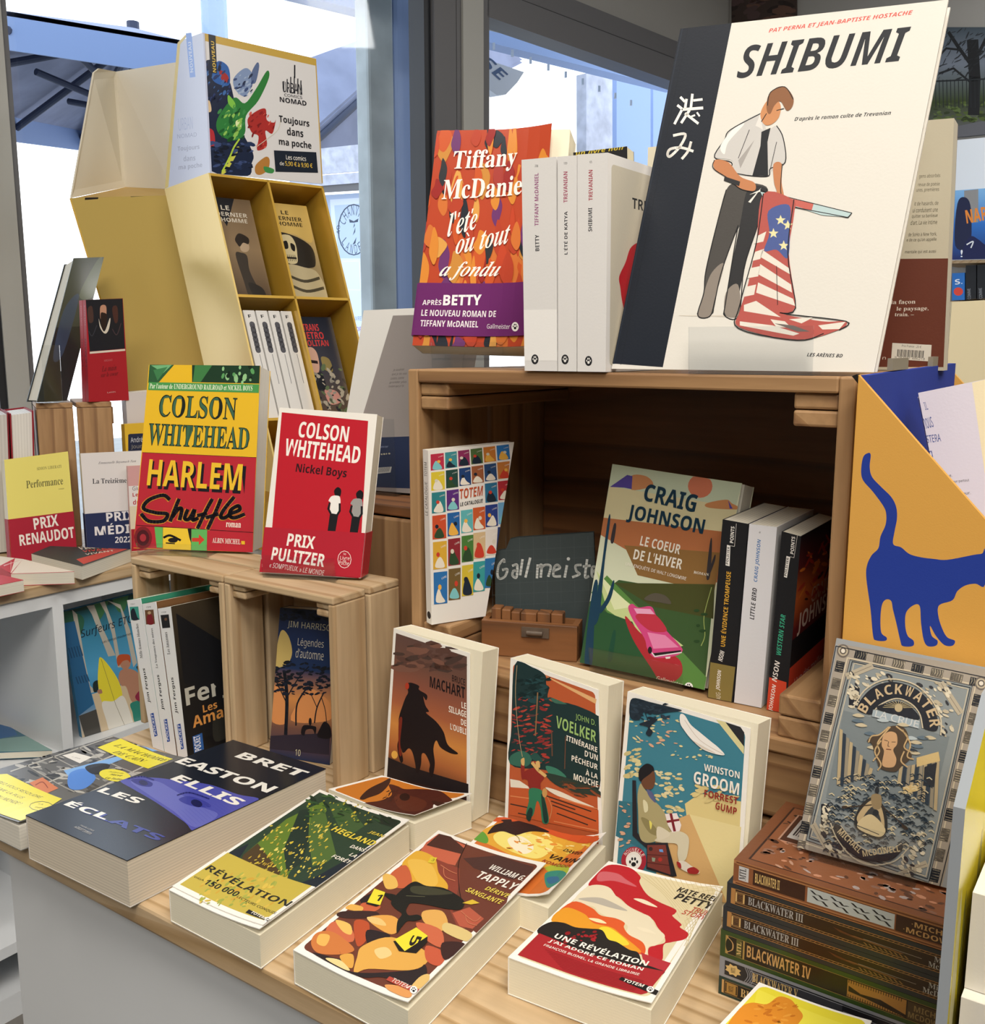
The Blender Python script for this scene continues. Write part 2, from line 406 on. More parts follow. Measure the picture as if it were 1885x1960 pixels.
    def arc(s, text, cx, cy, r, a0, a1, hgt, h, bold=0, ratio=1.0):
        """capitals round a circle; angles in degrees, 0 = right, 90 = up, drawn from a0 to a1"""
        s.n += 1; n = len(text)
        c = lin(h)
        for i, chx in enumerate(text):
            if chx == ' ': continue
            a = (a0 + (a1 - a0) * (i + .5) / n) * D2R
            wd = abs(a1 - a0) * D2R * r / n * .82
            v, F = glyphs(chx, bold); wk = wd * (.35 if chx in "I'-" else 1)
            sg = -1 if a1 < a0 else 1
            ux, uy = math.sin(a) * -sg * -1, 0
            ex = np.array([math.sin(a), math.cos(a) * ratio]) if sg < 0 else np.array([-math.sin(a), -math.cos(a) * ratio])
            ey = np.array([math.cos(a), -math.sin(a) * ratio]) if sg < 0 else np.array([-math.cos(a), math.sin(a) * ratio])
            o = np.array([cx + r * math.cos(a), cy - r * math.sin(a) * ratio])
            if sg > 0: o = o - ey * hgt
            Q = [s.uv(o + ex * (q[0] - .5) * wk + ey * q[1] * hgt) for q in v]
            for f in F:
                f2 = [Q[k] for k in f]
                s.ink(f2, c)
        return s
    def speck(s, hs, region, n, rx, ry, seed=1, sl=0):        # scattered printed dabs in a box of the frame
        R = random.Random(seed); x0, y0, x1, y1 = region
        for i in range(n):
            x, y = R.uniform(x0, x1), R.uniform(y0, y1); a = sl + R.uniform(-25, 25); k = R.uniform(.5, 1.3)
            s.C(R.choice(hs), x, y, rx * k, ry * k * R.uniform(.6, 1.2), 7, a); s.n -= 1 if i % 5 != 4 else 5 if i % 25 == 24 else 0
        s.n += 5; return s
    def dabs(s, hs, pos, rx, ry, ang=0):
        for i, (x, y) in enumerate(pts(pos)): s.C(hs[i % len(hs)], x, y, rx * (1 + .3 * math.sin(i * 2.3)), ry, 10, ang); s.n -= 1
        s.n += 1; return s
    def paw(s, x, y, r, h='1c1c20', bgc='f2f0ec', k=1.0):
        s.C(bgc, x, y, r, r * k); s.C(h, x, y + r * .28 * k, r * .34, r * .3 * k, 12)
        for dx, dy in ((-.5, -.05), (-.2, -.45), (.2, -.45), (.5, -.05)): s.C(h, x + dx * r, y + dy * r * k, r * .15, r * .22 * k, 8); s.n -= 1
        return s
# ------------------------------------------------------------------ books
PAPER = 'ddd7c6'
class Book:
    """six-sided book: 'cover' shows its front cover, 'spine' its spine, 'back' its back cover, 'edge' its pages, 'stack' lies with its spine forward"""
    def __init__(s, name, label, px, pl, t, mode='cover', cat='book', group=None, cover='f0eeea', spine=None, back=None,
                 pages=PAPER, art=None, curl=0, curl0=.45, hard=0, mat='printed_card', strip=14, front_side='right', pmat='matt_paper', quad=None, jitter=.05, ct=None, curlv=0, foot=None, cw=1.0, ajar=None):
        s.t = t; s.mode = mode; s.mat = mat; s.pmat = pmat; s.curl = curl; s.curl0 = curl0; s.curlv = curlv; s.cw = cw
        fq = quad if quad is not None else [onp(p, pl) for p in px]
        TL, TR, BR, BL = fq
        nn = np.cross(BR - BL, TL - BL); nn /= np.linalg.norm(nn); s.nn = nn
        if foot is not None:                # let it stand on what carries it
            BL = BL + (TL - BL) * ((foot + .0005 - BL[2]) / (TL[2] - BL[2])); BR = BR + (TR - BR) * ((foot + .0005 - BR[2]) / (TR[2] - BR[2]))
        s.f = [BL, BR, TR, TL]; s.b = [q - nn * t for q in s.f]
        if foot is not None:
            for i in (0, 1): s.b[i][2] = max(s.b[i][2], foot + .0005)
        s.c = None
        if ajar:                            # front cover standing a little open, hinged on the spine side
            e = s.f[3] - s.f[0]; e /= np.linalg.norm(e); best = None
            for k in range(0, 40):
                a = k * .5 * D2R; n2 = nn * math.cos(a) + np.cross(e, nn) * -math.sin(a) * -1
                q = [onp(ajar[0], (s.f[3], n2)), onp(ajar[1], (s.f[3], n2))]; er = abs(np.linalg.norm(q[0] - s.f[3]) - np.linalg.norm(s.f[2] - s.f[3]))
                if (q[0] - s.f[2]) @ nn > -.001 and (best is None or er < best[0]): best = (er, q, k)
            s.c = [s.f[0], best[1][1], best[1][0], s.f[3]]; s.bend = best[2] * .5
        s.w = (np.linalg.norm(BR - BL) + np.linalg.norm(TR - TL)) / 2; s.h = (np.linalg.norm(TL - BL) + np.linalg.norm(TR - BR)) / 2
        s.lid = False
        base = (s.f[0] + s.f[1] + s.b[0] + s.b[1]) / 4
        s.root = thing(name, label, cat, base, group=group)
        s.px = art or px; s.parts = {}; s.cols = dict(front_cover=cover, back_cover=back or cover, spine=spine or cover)
        c = ct or (.0022 if hard else .0007)
        cz, cx, cy = c / t, c / s.w, c / s.h
        ix, iy, iz = hard / s.w, hard / s.h, hard / t
        k = s.slab
        if mode in ('cover', 'back'):
            fr, bk = ('front_cover', 'back_cover') if mode == 'cover' else ('back_cover', 'front_cover')
            k(fr, 0, cw, 0, 1, 1 - cz, 1, 10 if curl else 1); k(bk, 0, 1, 0, 1, 0, cz)
            if mode == 'cover': k('spine', 0, cx, 0, 1, cz, 1 - cz); s.pageblock(cx, 1 - ix - .004, iy + .002, 1 - iy - .002, cz, 1 - cz, 2, pages, strip, jitter)
            else: k('spine', 1 - cx, 1, 0, 1, cz, 1 - cz); s.pageblock(ix + .004, 1 - cx, iy + .002, 1 - iy - .002, cz, 1 - cz, 2, pages, strip, jitter)
        elif mode == 'spine':
            k('spine', 0, 1, 0, 1, 1 - cz, 1)
            a, b = ('front_cover', 'back_cover') if front_side == 'right' else ('back_cover', 'front_cover')
            k(a, 1 - cx, 1, 0, 1, 0, 1 - cz); k(b, 0, cx, 0, 1, 0, 1 - cz)
            s.pageblock(cx, 1 - cx, iy + .002, 1 - iy - .002, iz, 1 - cz, 0, pages, strip, jitter)
        elif mode == 'edge':
            k('front_cover', 0, cx, 0, 1, 0, 1); k('back_cover', 1 - cx, 1, 0, 1, 0, 1); k('spine', cx, 1 - cx, 0, 1, 0, cz)
            s.pageblock(cx, 1 - cx, iy + .002, 1 - iy - .002, cz, 1 - iz - .004, 0, pages, strip, jitter)
        elif mode == 'stack':
            k('spine', 0, 1, 0, 1, 1 - cz, 1)
            a, b = ('back_cover', 'front_cover')
            k(a, 0, 1, 1 - cy, 1, 0, 1 - cz); k(b, 0, 1, 0, cy, 0, 1 - cz)
            s.pageblock(ix + .002, 1 - ix - .002, cy, 1 - cy, iz, 1 - cz, 1, pages, strip, jitter)
    def pos(s, x, y, z, e=(0, 0, 0)):
        A = s.c if s.c is not None and s.lid else [s.b[i] + (s.f[i] - s.b[i]) * z for i in range(4)]
        p = A[0] * (1 - x) * (1 - y) + A[1] * x * (1 - y) + A[2] * x * y + A[3] * (1 - x) * y
        if s.curl and z > .9:
            g = lambda q: max(0, (q - s.curl0) / (1 - s.curl0)) ** 2      # straight between the ten folds the cover is built with
            x = min(x / s.cw, 1); i = min(int(x * 10 + 1e-9), 9); t = x * 10 - i; k = (g(i / 10) * (1 - t) + g((i + 1) / 10) * t) * s.curl * (1 + s.curlv * (y - .5)); p = p + s.nn * k
        return p
    def mbp(s, n): return s.parts.setdefault(n, MB())
    def slab(s, n, x0, x1, y0, y1, z0, z1, nx=1):
        m = s.mbp(n); c = lin(s.cols[n])
        if n == 'front_cover' and s.c is not None:
            s.lid = True; q = [s.pos(*k, 1) for k in ((0, 0), (1, 0), (1, 1), (0, 1))]; s.lid = False
            k = np.cross(q[1] - q[0], q[3] - q[0]); k *= .0008 / np.linalg.norm(k); m.box8(q, [p + k for p in q], c); s.ln = k / .0008; return
        for i in range(nx):
            a, b = x0 + (x1 - x0) * i / nx, x0 + (x1 - x0) * (i + 1) / nx
            q = [(a, y0), (b, y0), (b, y1), (a, y1)]
            if nx == 1: m.box8([s.pos(x, y, z0) for x, y in q], [s.pos(x, y, z1) for x, y in q], c)
            else:
                th = s.nn * (z1 - z0) * s.t
                hi = [s.pos(x, y, 1) for x, y in q]; lo = [p - th for p in hi]
                m.poly(hi, c); m.poly(lo[::-1], c); m.poly([lo[0], lo[1], hi[1], hi[0]], c); m.poly([lo[2], lo[3], hi[3], hi[2]], c)
                if i == 0: m.poly([lo[3], lo[0], hi[0], hi[3]], c)
                if i == nx - 1: m.poly([lo[1], lo[2], hi[2], hi[1]], c)
    def pageblock(s, x0, x1, y0, y1, z0, z1, ax, h, n, jit):
        m = s.mbp('page_block'); c0 = lin(h); R = random.Random(int(s.root.location.x * 1e4) & 1023)
        lo = [x0, y0, z0]; hi = [x1, y1, z1]; cv = s.curl; s.curl = 0
        for i in range(n):
            a, b = list(lo), list(hi); a[ax] = lo[ax] + (hi[ax] - lo[ax]) * i / n; b[ax] = lo[ax] + (hi[ax] - lo[ax]) * (i + 1) / n
            c = c0 * (1 + (jit if i % 2 else -jit) + R.uniform(-jit, jit) * .5)
            q = [(a[0], a[1]), (b[0], a[1]), (b[0], b[1]), (a[0], b[1])]
            m.box8([s.pos(x, y, a[2]) for x, y in q], [s.pos(x, y, b[2]) for x, y in q], c)
        s.curl = cv
    def face(s, part='front_cover', side='front', px=None):
        m = s.mbp(part); nn = s.nn
        if s.c is not None and part == 'front_cover' and side == 'front':
            q = s.c; return Face(m, lambda u, v, e: q[0] * (1 - u) * (1 - v) + q[1] * u * (1 - v) + q[2] * u * v + q[3] * (1 - u) * v + s.ln * (e + .0008), s.w, s.h, [topx(q[i] + s.ln * .0008) for i in (3, 2, 1, 0)], False)
        if side == 'front' and px is None: px = [topx(s.pos(u, v, 1)) for u, v in ((0, 1), (s.cw, 1), (s.cw, 0), (0, 0))]
        if side == 'front':
            fn = lambda u, v, e: s.pos(u * s.cw, v, 1) + nn * e; w, h = s.w * s.cw, s.h; cu = bool(s.curl); px = px or s.px
        elif side == 'right':
            r = (s.f[1] - s.f[0]); r = r / np.linalg.norm(r)
            fn = lambda u, v, e: s.pos(1, v, 1 - u) + r * e; w, h = s.t, s.h; cu = False
        elif side == 'top':
            r = (s.f[3] - s.f[0]); r = r / np.linalg.norm(r)
            fn = lambda u, v, e: s.pos(u, 1, 1 - v) + r * e; w, h = s.w, s.t; cu = False
        elif side == 'left':
            r = (s.f[0] - s.f[1]); r = r / np.linalg.norm(r)
            fn = lambda u, v, e: s.pos(0, v, u) + r * e; w, h = s.t, s.h; cu = False
        return Face(m, fn, w, h, px, cu)
    def band(s, v0, v1, h, name='paper_band', sides=True, gap=.0011, px=None):
        """a printed paper wrapper round the lower part of the book"""
        m = s.mbp(name); c = lin(h); g = gap
        r = (s.f[1] - s.f[0]); r = r / np.linalg.norm(r)
        nx = 10 if s.curl else 1
        for i in range(nx):
            a, b = i / nx * s.cw, (i + 1) / nx * s.cw; q = [(a, v0), (b, v0), (b, v1), (a, v1)]
            hi = [s.pos(x, y, 1) + s.nn * g for x, y in q]; lo = [p - s.nn * g * .6 for p in hi]; m.box8(lo, hi, c)
        if sides:
            for x, sg in ((0, -1), (1, 1)):
                if (s.curl or s.cw < 1) and x == 1: continue
                q = [s.pos(x, v0, 0), s.pos(x, v0, 1), s.pos(x, v1, 1), s.pos(x, v1, 0)]
                if sg < 0: q = q[::-1]
                m.box8([p + r * sg * g * .3 for p in q], [p + r * sg * g for p in q], c)
        f = Face(m, (lambda u, v, e: s.pos(u * s.cw, v, 1) + s.nn * (e + g)), s.w * s.cw, s.h, px or [topx(s.pos(u, v, 1)) for u, v in ((0, 1), (s.cw, 1), (s.cw, 0), (0, 0))], bool(s.curl)); return f
    def done(s):
        for n, m in s.parts.items():
            if m.f: m.link(n, s.pmat if n == 'page_block' else s.mat, s.root)
        return s.root
def stand(label, b, zs, u0, u1, lip=.03, fwd=.006, rest=.07, th=.002, group=None):
    """bent clear-acrylic easel made to fit a leaning book: lip in front, foot under it, rest along its back"""
    BL, BR = b.f[0], b.f[1]; w = BR - BL; wh = w.copy(); wh[2] = 0; wh /= np.linalg.norm(wh); o = np.array([wh[1], -wh[0], 0])
    zb = min(p[2] for p in (b.f[0], b.f[1], b.b[0], b.b[1])) - .0006
    A, B = BL + w * u0, BL + w * u1
    def at_z(p, z): q = p.copy(); q[2] = z; return q
    bb = [b.b[0] + (b.b[1] - b.b[0]) * k for k in (u0, u1)]; bt = [b.b[3] + (b.b[2] - b.b[3]) * k for k in (u0, u1)]
    r = thing('acrylic_stand', label, 'book stand', at_z((A + B) / 2, zs), group=group)
    fA, fB = at_z(A + o * fwd, zs + .0003), at_z(B + o * fwd, zs + .0003); top = max(zb - zs, 0) + lip
    m = MB(); q = [fA, fB, fB + Z * top + o * .003, fA + Z * top + o * .003]; m.box8(q, [p + o * th for p in q], (.8,) * 3); m.link('front_lip', 'clear_acrylic', r)
    e = np.array([bb[0][0], bb[0][1], 0]) - np.array([A[0], A[1], 0]); rA, rB = bb[0] - o * .0015, bb[1] - o * .0015
    z1 = max(zb, zs + th)
    m = MB(); lo = [at_z(fA, z1 - th), at_z(fB, z1 - th), at_z(rB - o * th, z1 - th), at_z(rA - o * th, z1 - th)]; m.box8(lo, [p + Z * th * .9 for p in lo], (.8,) * 3); m.link('foot', 'clear_acrylic', r)
    up = [(bt[k] - bb[k]) / np.linalg.norm(bt[k] - bb[k]) * rest for k in (0, 1)]
    q = [at_z(rA, z1 - th), at_z(rB, z1 - th), rB + up[1], rA + up[0]]
    m = MB(); m.box8([p - o * th for p in q], q, (.8,) * 3); m.link('back_rest', 'clear_acrylic', r)
    return r
# ------------------------------------------------------------------ room shell
WA = 43 * D2R                               # the window wall runs this way into the room
WW = np.array([math.sin(WA), math.cos(WA), 0]); WN = np.array([-math.cos(WA), math.sin(WA), 0])
WD = 2.75; FZ = -.85; CZ = 2.45; BW_ = 4.7; WK = WD / 2.55
def wbox(m, w0, w1, n0, n1, z0, z1, c=(.5, .5, .5)):
    P = lambda w, n, z: WW * w + WN * n + Z * z
    lo = [P(w0, n0, z0), P(w1, n0, z0), P(w1, n1, z0), P(w0, n1, z0)]; hi = [P(w0, n0, z1), P(w1, n0, z1), P(w1, n1, z1), P(w0, n1, z1)]
    m.box8(lo, hi, c)
def wsc(b): return (b[0] * WK, b[1] * WK, b[2], b[3], b[4] if b[4] < -.5 else HC + (b[4] - HC) * WK, b[5] if b[5] < -.5 else HC + (b[5] - HC) * WK)
def wpart(name, mat, boxes, parent=None, bevel=0, k=False):
    m = MB()
    if k: boxes = [wsc(b) for b in boxes]
    for b in boxes: wbox(m, *b)
    return m.link(name, MAT_NAME(mat), parent, weld=True, bevel=bevel)
MAT_NAME = lambda x: x
NR = -3.2                                   # the room's far side, behind the camera's right
struct(wpart('floor', 'floor_tiles', [(-2.2, BW_, NR, WD + .1, FZ - .1, FZ)]))
struct(wpart('ceiling', 'ceiling_paint', [(-2.2, BW_, NR, WD + .1, CZ, CZ + .1)]))
struct(wpart('wall_back', 'wall_paint', [(BW_, BW_ + .1, NR, WD + .1, FZ, CZ)]))
struct(wpart('wall_right', 'wall_paint', [(-2.2, BW_, NR - .1, NR, FZ, CZ)]))
struct(wpart('wall_front', 'wall_paint', [(-2.3, -2.2, NR, WD + .1, FZ, CZ)]))
struct(wpart('wall_left', 'wall_paint', [(-2.2, BW_, WD, WD + .1, HC + 1.3 * WK, CZ), (-2.2, .2 * WK, WD, WD + .1, FZ, HC + 1.3 * WK), (4.25 * WK, BW_, WD, WD + .1, FZ, HC + 1.3 * WK)]))
def window(name, w0, w1, z0, z1, frames, glass):
    e = thing(name, '', 'window', WW * w0 * WK + WN * WD + Z * z0); del e['label']; del e['category']; e['kind'] = 'structure'
    for nm, mat, bx in frames: wpart(nm, mat, bx, e, 0, True)
    wpart('pane', 'window_glass', [(glass[0], glass[1], WD + .02, WD + .028, glass[2], glass[3])], e, 0, True)
    return e
window('window_1', .2, .98, FZ, 1.74, [('frame', 'frame_light', [(.96, 1.014, WD - .05, WD + .06, FZ, 1.74), (.2, .98, WD - .02, WD + .05, FZ, FZ + .08)]),
    ('gasket', 'frame_black', [(.942, .96, WD - .045, WD + .05, FZ, 1.74)])], (.2, .96, FZ + .08, 1.74))
window('window_2', 1.03, 2.4, FZ, 1.74, [('frame', 'frame_dark', [(1.014, 1.03, WD - .04, WD + .06, FZ, 1.74), (1.07, 2.38, WD - .02, WD + .05, FZ, FZ + .08), (1.07, 2.39, WD - .03, WD + .05, 1.66, 1.74)]),
    ('gasket', 'frame_black', [(2.375, 2.405, WD - .03, WD + .05, FZ, 1.74)])], (1.07, 2.38, FZ + .08, 1.66))
window('window_3', 2.4, 4.3, FZ, 1.74, [('frame', 'frame_dark', [(2.405, 2.505, WD - .05, WD + .05, FZ, 1.74), (2.508, 2.53, WD - .05, WD + .05, FZ, 1.74), (2.63, 2.668, WD - .05, WD + .05, FZ, 1.74),
    (2.66, 4.25, WD - .05, WD + .05, 1.565, 1.66), (2.66, 4.25, WD - .035, WD + .05, 1.665, 1.74), (2.66, 4.25, WD - .02, WD + .05, FZ, FZ + .08)]),
    ('post', 'frame_light', [(2.53, 2.63, WD - .06, WD + .05, FZ, 1.74)])], (2.66, 4.25, FZ + .08, 1.57))
struct(wpart('trim_1', 'frame_black', [(2.66, 4.25, WD - .04, WD + .04, 1.66, 1.667)], None, 0, True))
# ------------------------------------------------------------------ outdoors
def wl_at(px, D):
    d = ray(*px); return CAM + d * (D / (d @ WN))
struct(wpart('ground', 'paving', [(-8, 14, WD + .1, 14, FZ - .2, FZ - .05)]))
def wq(px, D): p = wl_at(px, D); return p @ WW, p[2]
# concrete pillar just outside
a0, a1 = wq((708, 300), 3.12)[0], wq((757, 300), 3.12)[0]
tag(wpart('concrete_pillar', 'concrete', [(a0, a1, 3.12, 3.2, FZ - .05, 3.4)], bevel=.012), 'grey concrete pillar outside the glass, left of the dark window post', 'pillar')
a2 = wq((796, 300), 3.12)[0]
tag(wpart('downpipe', 'outdoor_blue', [(a1 + .01, a2, 3.13, 3.19, FZ - .05, 3.4)], bevel=.02), 'pale blue upright post outside, between concrete pillar and dark window post', 'post')
# large parasol outside
pr = thing('garden_parasol', 'large grey blue canvas parasol outside the left window', 'parasol', at((190, 500), 5.6))
def sheet(name, mat, P, parent, th=.012):
    m = MB(); P = [np.array(p) for p in P]; n = np.cross(P[1] - P[0], P[2] - P[0]); n = n / np.linalg.norm(n) * th
    m.box8([p - n for p in P], P, (.5, .5, .5)); return m.link(name, mat, parent, weld=True)
def rib(name, a, b, r, parent, mat='parasol_rib'):
    m = MB(); m.tube(a, b, r); return m.link(name, mat, parent)
hub = at((255, 60), 6.0)
cr = [at((10, 30), 4.6), at((345, 85), 5.0), at((560, 240), 7.2), at((155, 250), 7.6), at((30, 225), 6.2), at((-120, 120), 5.0)]
ccl = MB()
for i in range(6):
    A, B = cr[i], cr[(i + 1) % 6]
    for q in ([hub, A, B],): ccl.poly(q, (.5, .5, .5)); ccl.poly([p + Z * .02 for p in q[::-1]], (.5, .5, .5))
ccl.link('canopy', 'parasol_cloth', pr)
vl = MB()
for i in range(6):
    A, B = cr[i], cr[(i + 1) % 6]; k = Z * .14
    vl.box8([A, B, B - k, A - k], [A + WN * .01, B + WN * .01, B - k + WN * .01, A - k + WN * .01], (.5, .5, .5))
vl.link('valance', 'outdoor_blue', pr)
for i in range(6): rib('rib', hub - Z * .05, cr[i] - Z * .06, .02, pr)
for i in range(6): rib('strut', hub - Z * .45, hub * .45 + cr[i] * .55 - Z * .12, .018, pr)
rib('pole', hub + Z * .05, np.array([hub[0], hub[1], FZ - .05]), .035, pr)
pr2 = thing('garden_parasol', 'edge of a second grey parasol outside, behind the yellow display and pillar', 'parasol', at((660, 500), 6.2))
h2 = at((860, 20), 6.6); c2 = [at((560, 130), 5.6), at((700, 165), 6.2), at((1000, 120), 7.2), at((700, 275), 5.9), at((560, 290), 5.2)]
m = MB()
for i in range(5):
    q = [h2, c2[i], c2[(i + 1) % 5]]; m.poly(q, (.5, .5, .5)); m.poly([p + Z * .02 for p in q[::-1]], (.5, .5, .5))
m.link('canopy', 'parasol_cloth', pr2); rib('pole', h2, np.array([h2[0], h2[1], FZ - .05]), .035, pr2)
for i in (0, 3, 4): rib('rib', h2 - Z * .05, c2[i] - Z * .05, .02, pr2)
tag(rib('lamp_post', at((402, -150), 9), np.array([*at((402, -150), 9)[:2], FZ - .05]), .11, None, 'outdoor_blue'), 'pale blue upright pole outside above the yellow display', 'post')
# blue awning beam across the top of the view
bm_ = thing('awning_beam', 'blue metal awning beam outside along the top of the windows', 'awning', wl_at((600, 10), 3.6))
p0, p1 = wl_at((470, -30), 3.6), wl_at((705, 40), 3.6)
m = MB(); dd = (p1 - p0); q0, q1 = p0 - dd * .4, wl_at((1300, 172), 3.6)
m.box8([q0, q1, q1 + Z * .12, q0 + Z * .12], [q0 + WN * .1, q1 + WN * .1, q1 + Z * .12 + WN * .1, q0 + Z * .12 + WN * .1], (.5,) * 3); m.link('beam', 'outdoor_blue', bm_)
m = MB(); q0, q1 = wl_at((500, -60), 3.3), wl_at((1320, 150), 3.3)
m.box8([q0, q1, q1 + Z * .2, q0 + Z * .2], [q0 + WN * .04, q1 + WN * .04, q1 + Z * .2 + WN * .04, q0 + Z * .2 + WN * .04], (.5,) * 3); m.link('soffit', 'frame_light', bm_)
for k in range(9):
    a = wl_at((945 + 36 * k - k * k * .4, 92 + 13.5 * k), 3.28); m = MB(); m.box(a - .006, a + np.array([.006, .006, .022])); m.link('clip', 'outdoor_white', bm_)
# hanging shop sign outside
sg = thing('hanging_sign', 'white shop sign corner hanging outside the upper right window', 'sign', wl_at((950, 140), 3.45))
def signfront(name, parent, poly, D, th, mat, h, sc=None):
    P = [wl_at(p, D) for p in pts(poly)]; m = MB()
    m.box8([p + WN * th for p in P], P, lin(h)) if len(P) == 4 else None
    if len(P) != 4:
        m.poly(P, lin(h)); m.poly([p + WN * th for p in P[::-1]], lin(h))
        for i in range(len(P)): j = (i + 1) % len(P); m.poly([P[i], P[j], P[j] + WN * th, P[i] + WN * th], lin(h))
    return m, P
m, P = signfront('board', sg, '905,105 1003,138 990,158 968,181 952,183 934,170 905,135', 3.45, .05, 'printed_card', 'e6edfa')
q4 = [wl_at(p, 3.449) for p in ((880, 90), (1010, 90), (1010, 190), (880, 190))]
fq = lambda Q: (lambda u, v, e: (Q[3] * (1 - u) * (1 - v) + Q[2] * u * (1 - v) + Q[1] * u * v + Q[0] * (1 - u) * v) - WN * e)
f = Face(m, fq(q4), 1, 1, [(880, 90), (1010, 90), (1010, 190), (880, 190)]).fr(650, 0, 2.9)
f.T('SE', 770, 345, 880, 445, 62, '4a6896', .02); m.link('board', 'printed_card', sg)
# planked wall and glazed door across the street
pk = thing('plank_cladding', 'whitewashed horizontal planks outside above the glazed door', 'cladding', wl_at((655, 330), 8))
for k, (y0, y1) in enumerate(((276, 330), (332, 352))):
    m = MB(); Q = [wl_at(p, 8) for p in ((560, y1 + 8), (760, y1 - 8), (760, y0 - 8), (560, y0 + 8))]
    m.box8([p + WN * .05 for p in Q], Q, (.5,) * 3); m.link('plank', 'whitewashed_plank', pk, weld=True)
m = MB(); Q = [wl_at(p, 8.02) for p in ((560, 372), (760, 360), (760, 344), (560, 356))]; m.box8([p + WN * .04 for p in Q], Q, (.5,) * 3); m.link('lintel', 'frame_dark', pk, weld=True)
gd = thing('shopfront_panel', 'pale blue glazed shopfront outside with a round black emblem', 'shopfront', wl_at((655, 700), 8.2))
m = MB(); qp = ((560, 377), (760, 365), (760, 930), (560, 930)); Q = [wl_at(p, 8.2) for p in qp]
m.box8([p + WN * .03 for p in (Q[3], Q[2], Q[1], Q[0])], [Q[3], Q[2], Q[1], Q[0]], lin('a9bbd6'))
f = Face(m, fq(Q), 1, 1, list(qp)).fr(300, 0, 3.77)
f.P('d3deee', '1230,1440 1480,1425 1490,2600 1300,2600')
f.P('b3c6e2', '1260,1480 1480,1465 1490,1850 1290,1850')
f.L('3a465c', 8, [(1400 + 112 * math.cos(a / 20 * 6.2832), 1650 + 176 * math.sin(a / 20 * 6.2832)) for a in range(20)], closed=True)
f.arc('CHANVRE', 1400, 1650, 66, 165, 25, 46, '3a465c', 0, 1.55); f.arc('LANDES', 1400, 1655, 62, 205, 335, 40, '3a465c', 0, 1.6)
f.T('40', 1302, 1680, 1300, 1615, 26, '3a465c'); f.T('DES', 1478, 1620, 1484, 1690, 22, '3a465c')
f.P('3a465c', '1365,1575 1400,1590 1435,1570 1430,1595 1400,1600 1370,1600'); f.P('3a465c', '1405,1600 1395,1640 1408,1620'); f.P('3a465c', '1392,1690 1412,1630 1410,1665'); f.P('3a465c', '1390,1755 1420,1700 1412,1745')
f.fr(380, 350, 3.92); f.L('dfe9f6', 9, '1050,575 1185,570 1195,785 1075,780', closed=True)
f.T('CHANVRE', 1090, 1015, 1200, 1010, 32, '7d93c4', .01); f.T('SHOP', 1120, 1095, 1200, 1090, 34, '9a7ac0', .02)
m.link('panel', 'printed_card', gd)
# building far right behind the second window
bd = thing('timber_facade', 'blue shaded timber facade outside the right window', 'building', wl_at((1250, 250), 4.1))
for i, (x0, x1) in enumerate(((1122, 1172), (1180, 1245), (1250, 1330))):
    m = MB(); Q = [wl_at(p, 4.1 + .1 * i) for p in ((x0, 1250), (x1, 1250), (x1, 150), (x0, 140))]
    m.box8([p + WN * .08 for p in Q], Q, (.5,) * 3); m.link('board', 'outdoor_blue' if i else 'whitewashed_plank', bd, weld=True)
# ------------------------------------------------------------------ back wall: poster, panel, shelf
def bw(px, off=0.0):
    d = ray(*px); return CAM + d * ((BW_ - off) / (d @ WW))
def bquad(px, off): return [bw(p, off) for p in px]
def wallsheet(name, label, cat, px, off, th, h, draw=None, mat='printed_card', group=None):
    Q = bquad(px, off); m = MB(); m.box8([p + WW * th for p in (Q[3], Q[2], Q[1], Q[0])], [Q[3], Q[2], Q[1], Q[0]], lin(h))
    f = Face(m, (lambda u, v, e: (Q[3] * (1 - u) * (1 - v) + Q[2] * u * (1 - v) + Q[1] * u * v + Q[0] * (1 - u) * v) - WW * e), 1, 1, list(px))
    if draw: draw(f)
    return tag(m.link(name, mat, origin=(Q[3] + Q[2]) / 2), label, cat, group)
def d_tree(f):
    f.bands(['5a5c5e', '33401f', '6b7482', '3a4650'], 0, 0, 1, 1); f.P('5d5f66', '1790,250 1900,228 1900,290 1790,290'); f.speck(['4a5a2c', '56683a', '2d3820'], (1790, 195, 1900, 232), 60, 7, 3, 3)
    f.L('1b1d20', 22, '1870,215 1872,150 1868,80'); f.L('1b1d20', 7, '1870,130 1840,90 1820,62'); f.L('1b1d20', 6, '1870,120 1895,70'); f.L('1b1d20', 4, '1845,95 1815,92 1796,110'); f.L('1b1d20', 4, '1868,160 1830,130 1800,140')
    for k in range(14): f.L('22272b', 1.6, [(1792 + 8 * k, 152), (1793 + 8 * k, 205)]); f.n -= 1
    f.L('22272b', 3, '1790,155 1900,150'); f.speck(['22262a'], (1790, 55, 1900, 150), 90, 7, 1.2, 5, -40)
wallsheet('photo_poster', 'dark photo poster of bare trees on the far back wall', 'poster', [(1778, 52), (1960, 52), (1960, 250), (1778, 268)], .01, .008, '3a4650', d_tree)
wallsheet('light_panel', 'bright pale panel below the tree poster on the back wall', 'panel', [(1770, 274), (1960, 256), (1960, 500), (1770, 500)], .02, .015, 'dbe4ee')
def d_man(f):
    f.bands(['1c2a66', '2d6fc4', '7fb6e8'], 0, 0, 1, 1); f.P('8b8d90', '1845,365 1872,362 1872,425 1845,428'); f.Sm('1b2346', '1828,470 1832,390 1848,378 1858,400 1856,470')
    f.T('NARU', 1850, 428, 1905, 418, 26, 'e08a3a', .05); f.Sm('18204f', '1845,470 1858,452 1872,458 1885,468 1900,470 1900,500 1845,500'); f.L('e8eef6', 2.5, '1850,468 1862,462 1858,474', True); f.T('!', 1838, 492, 1842, 492, 14, 'e8eef6')
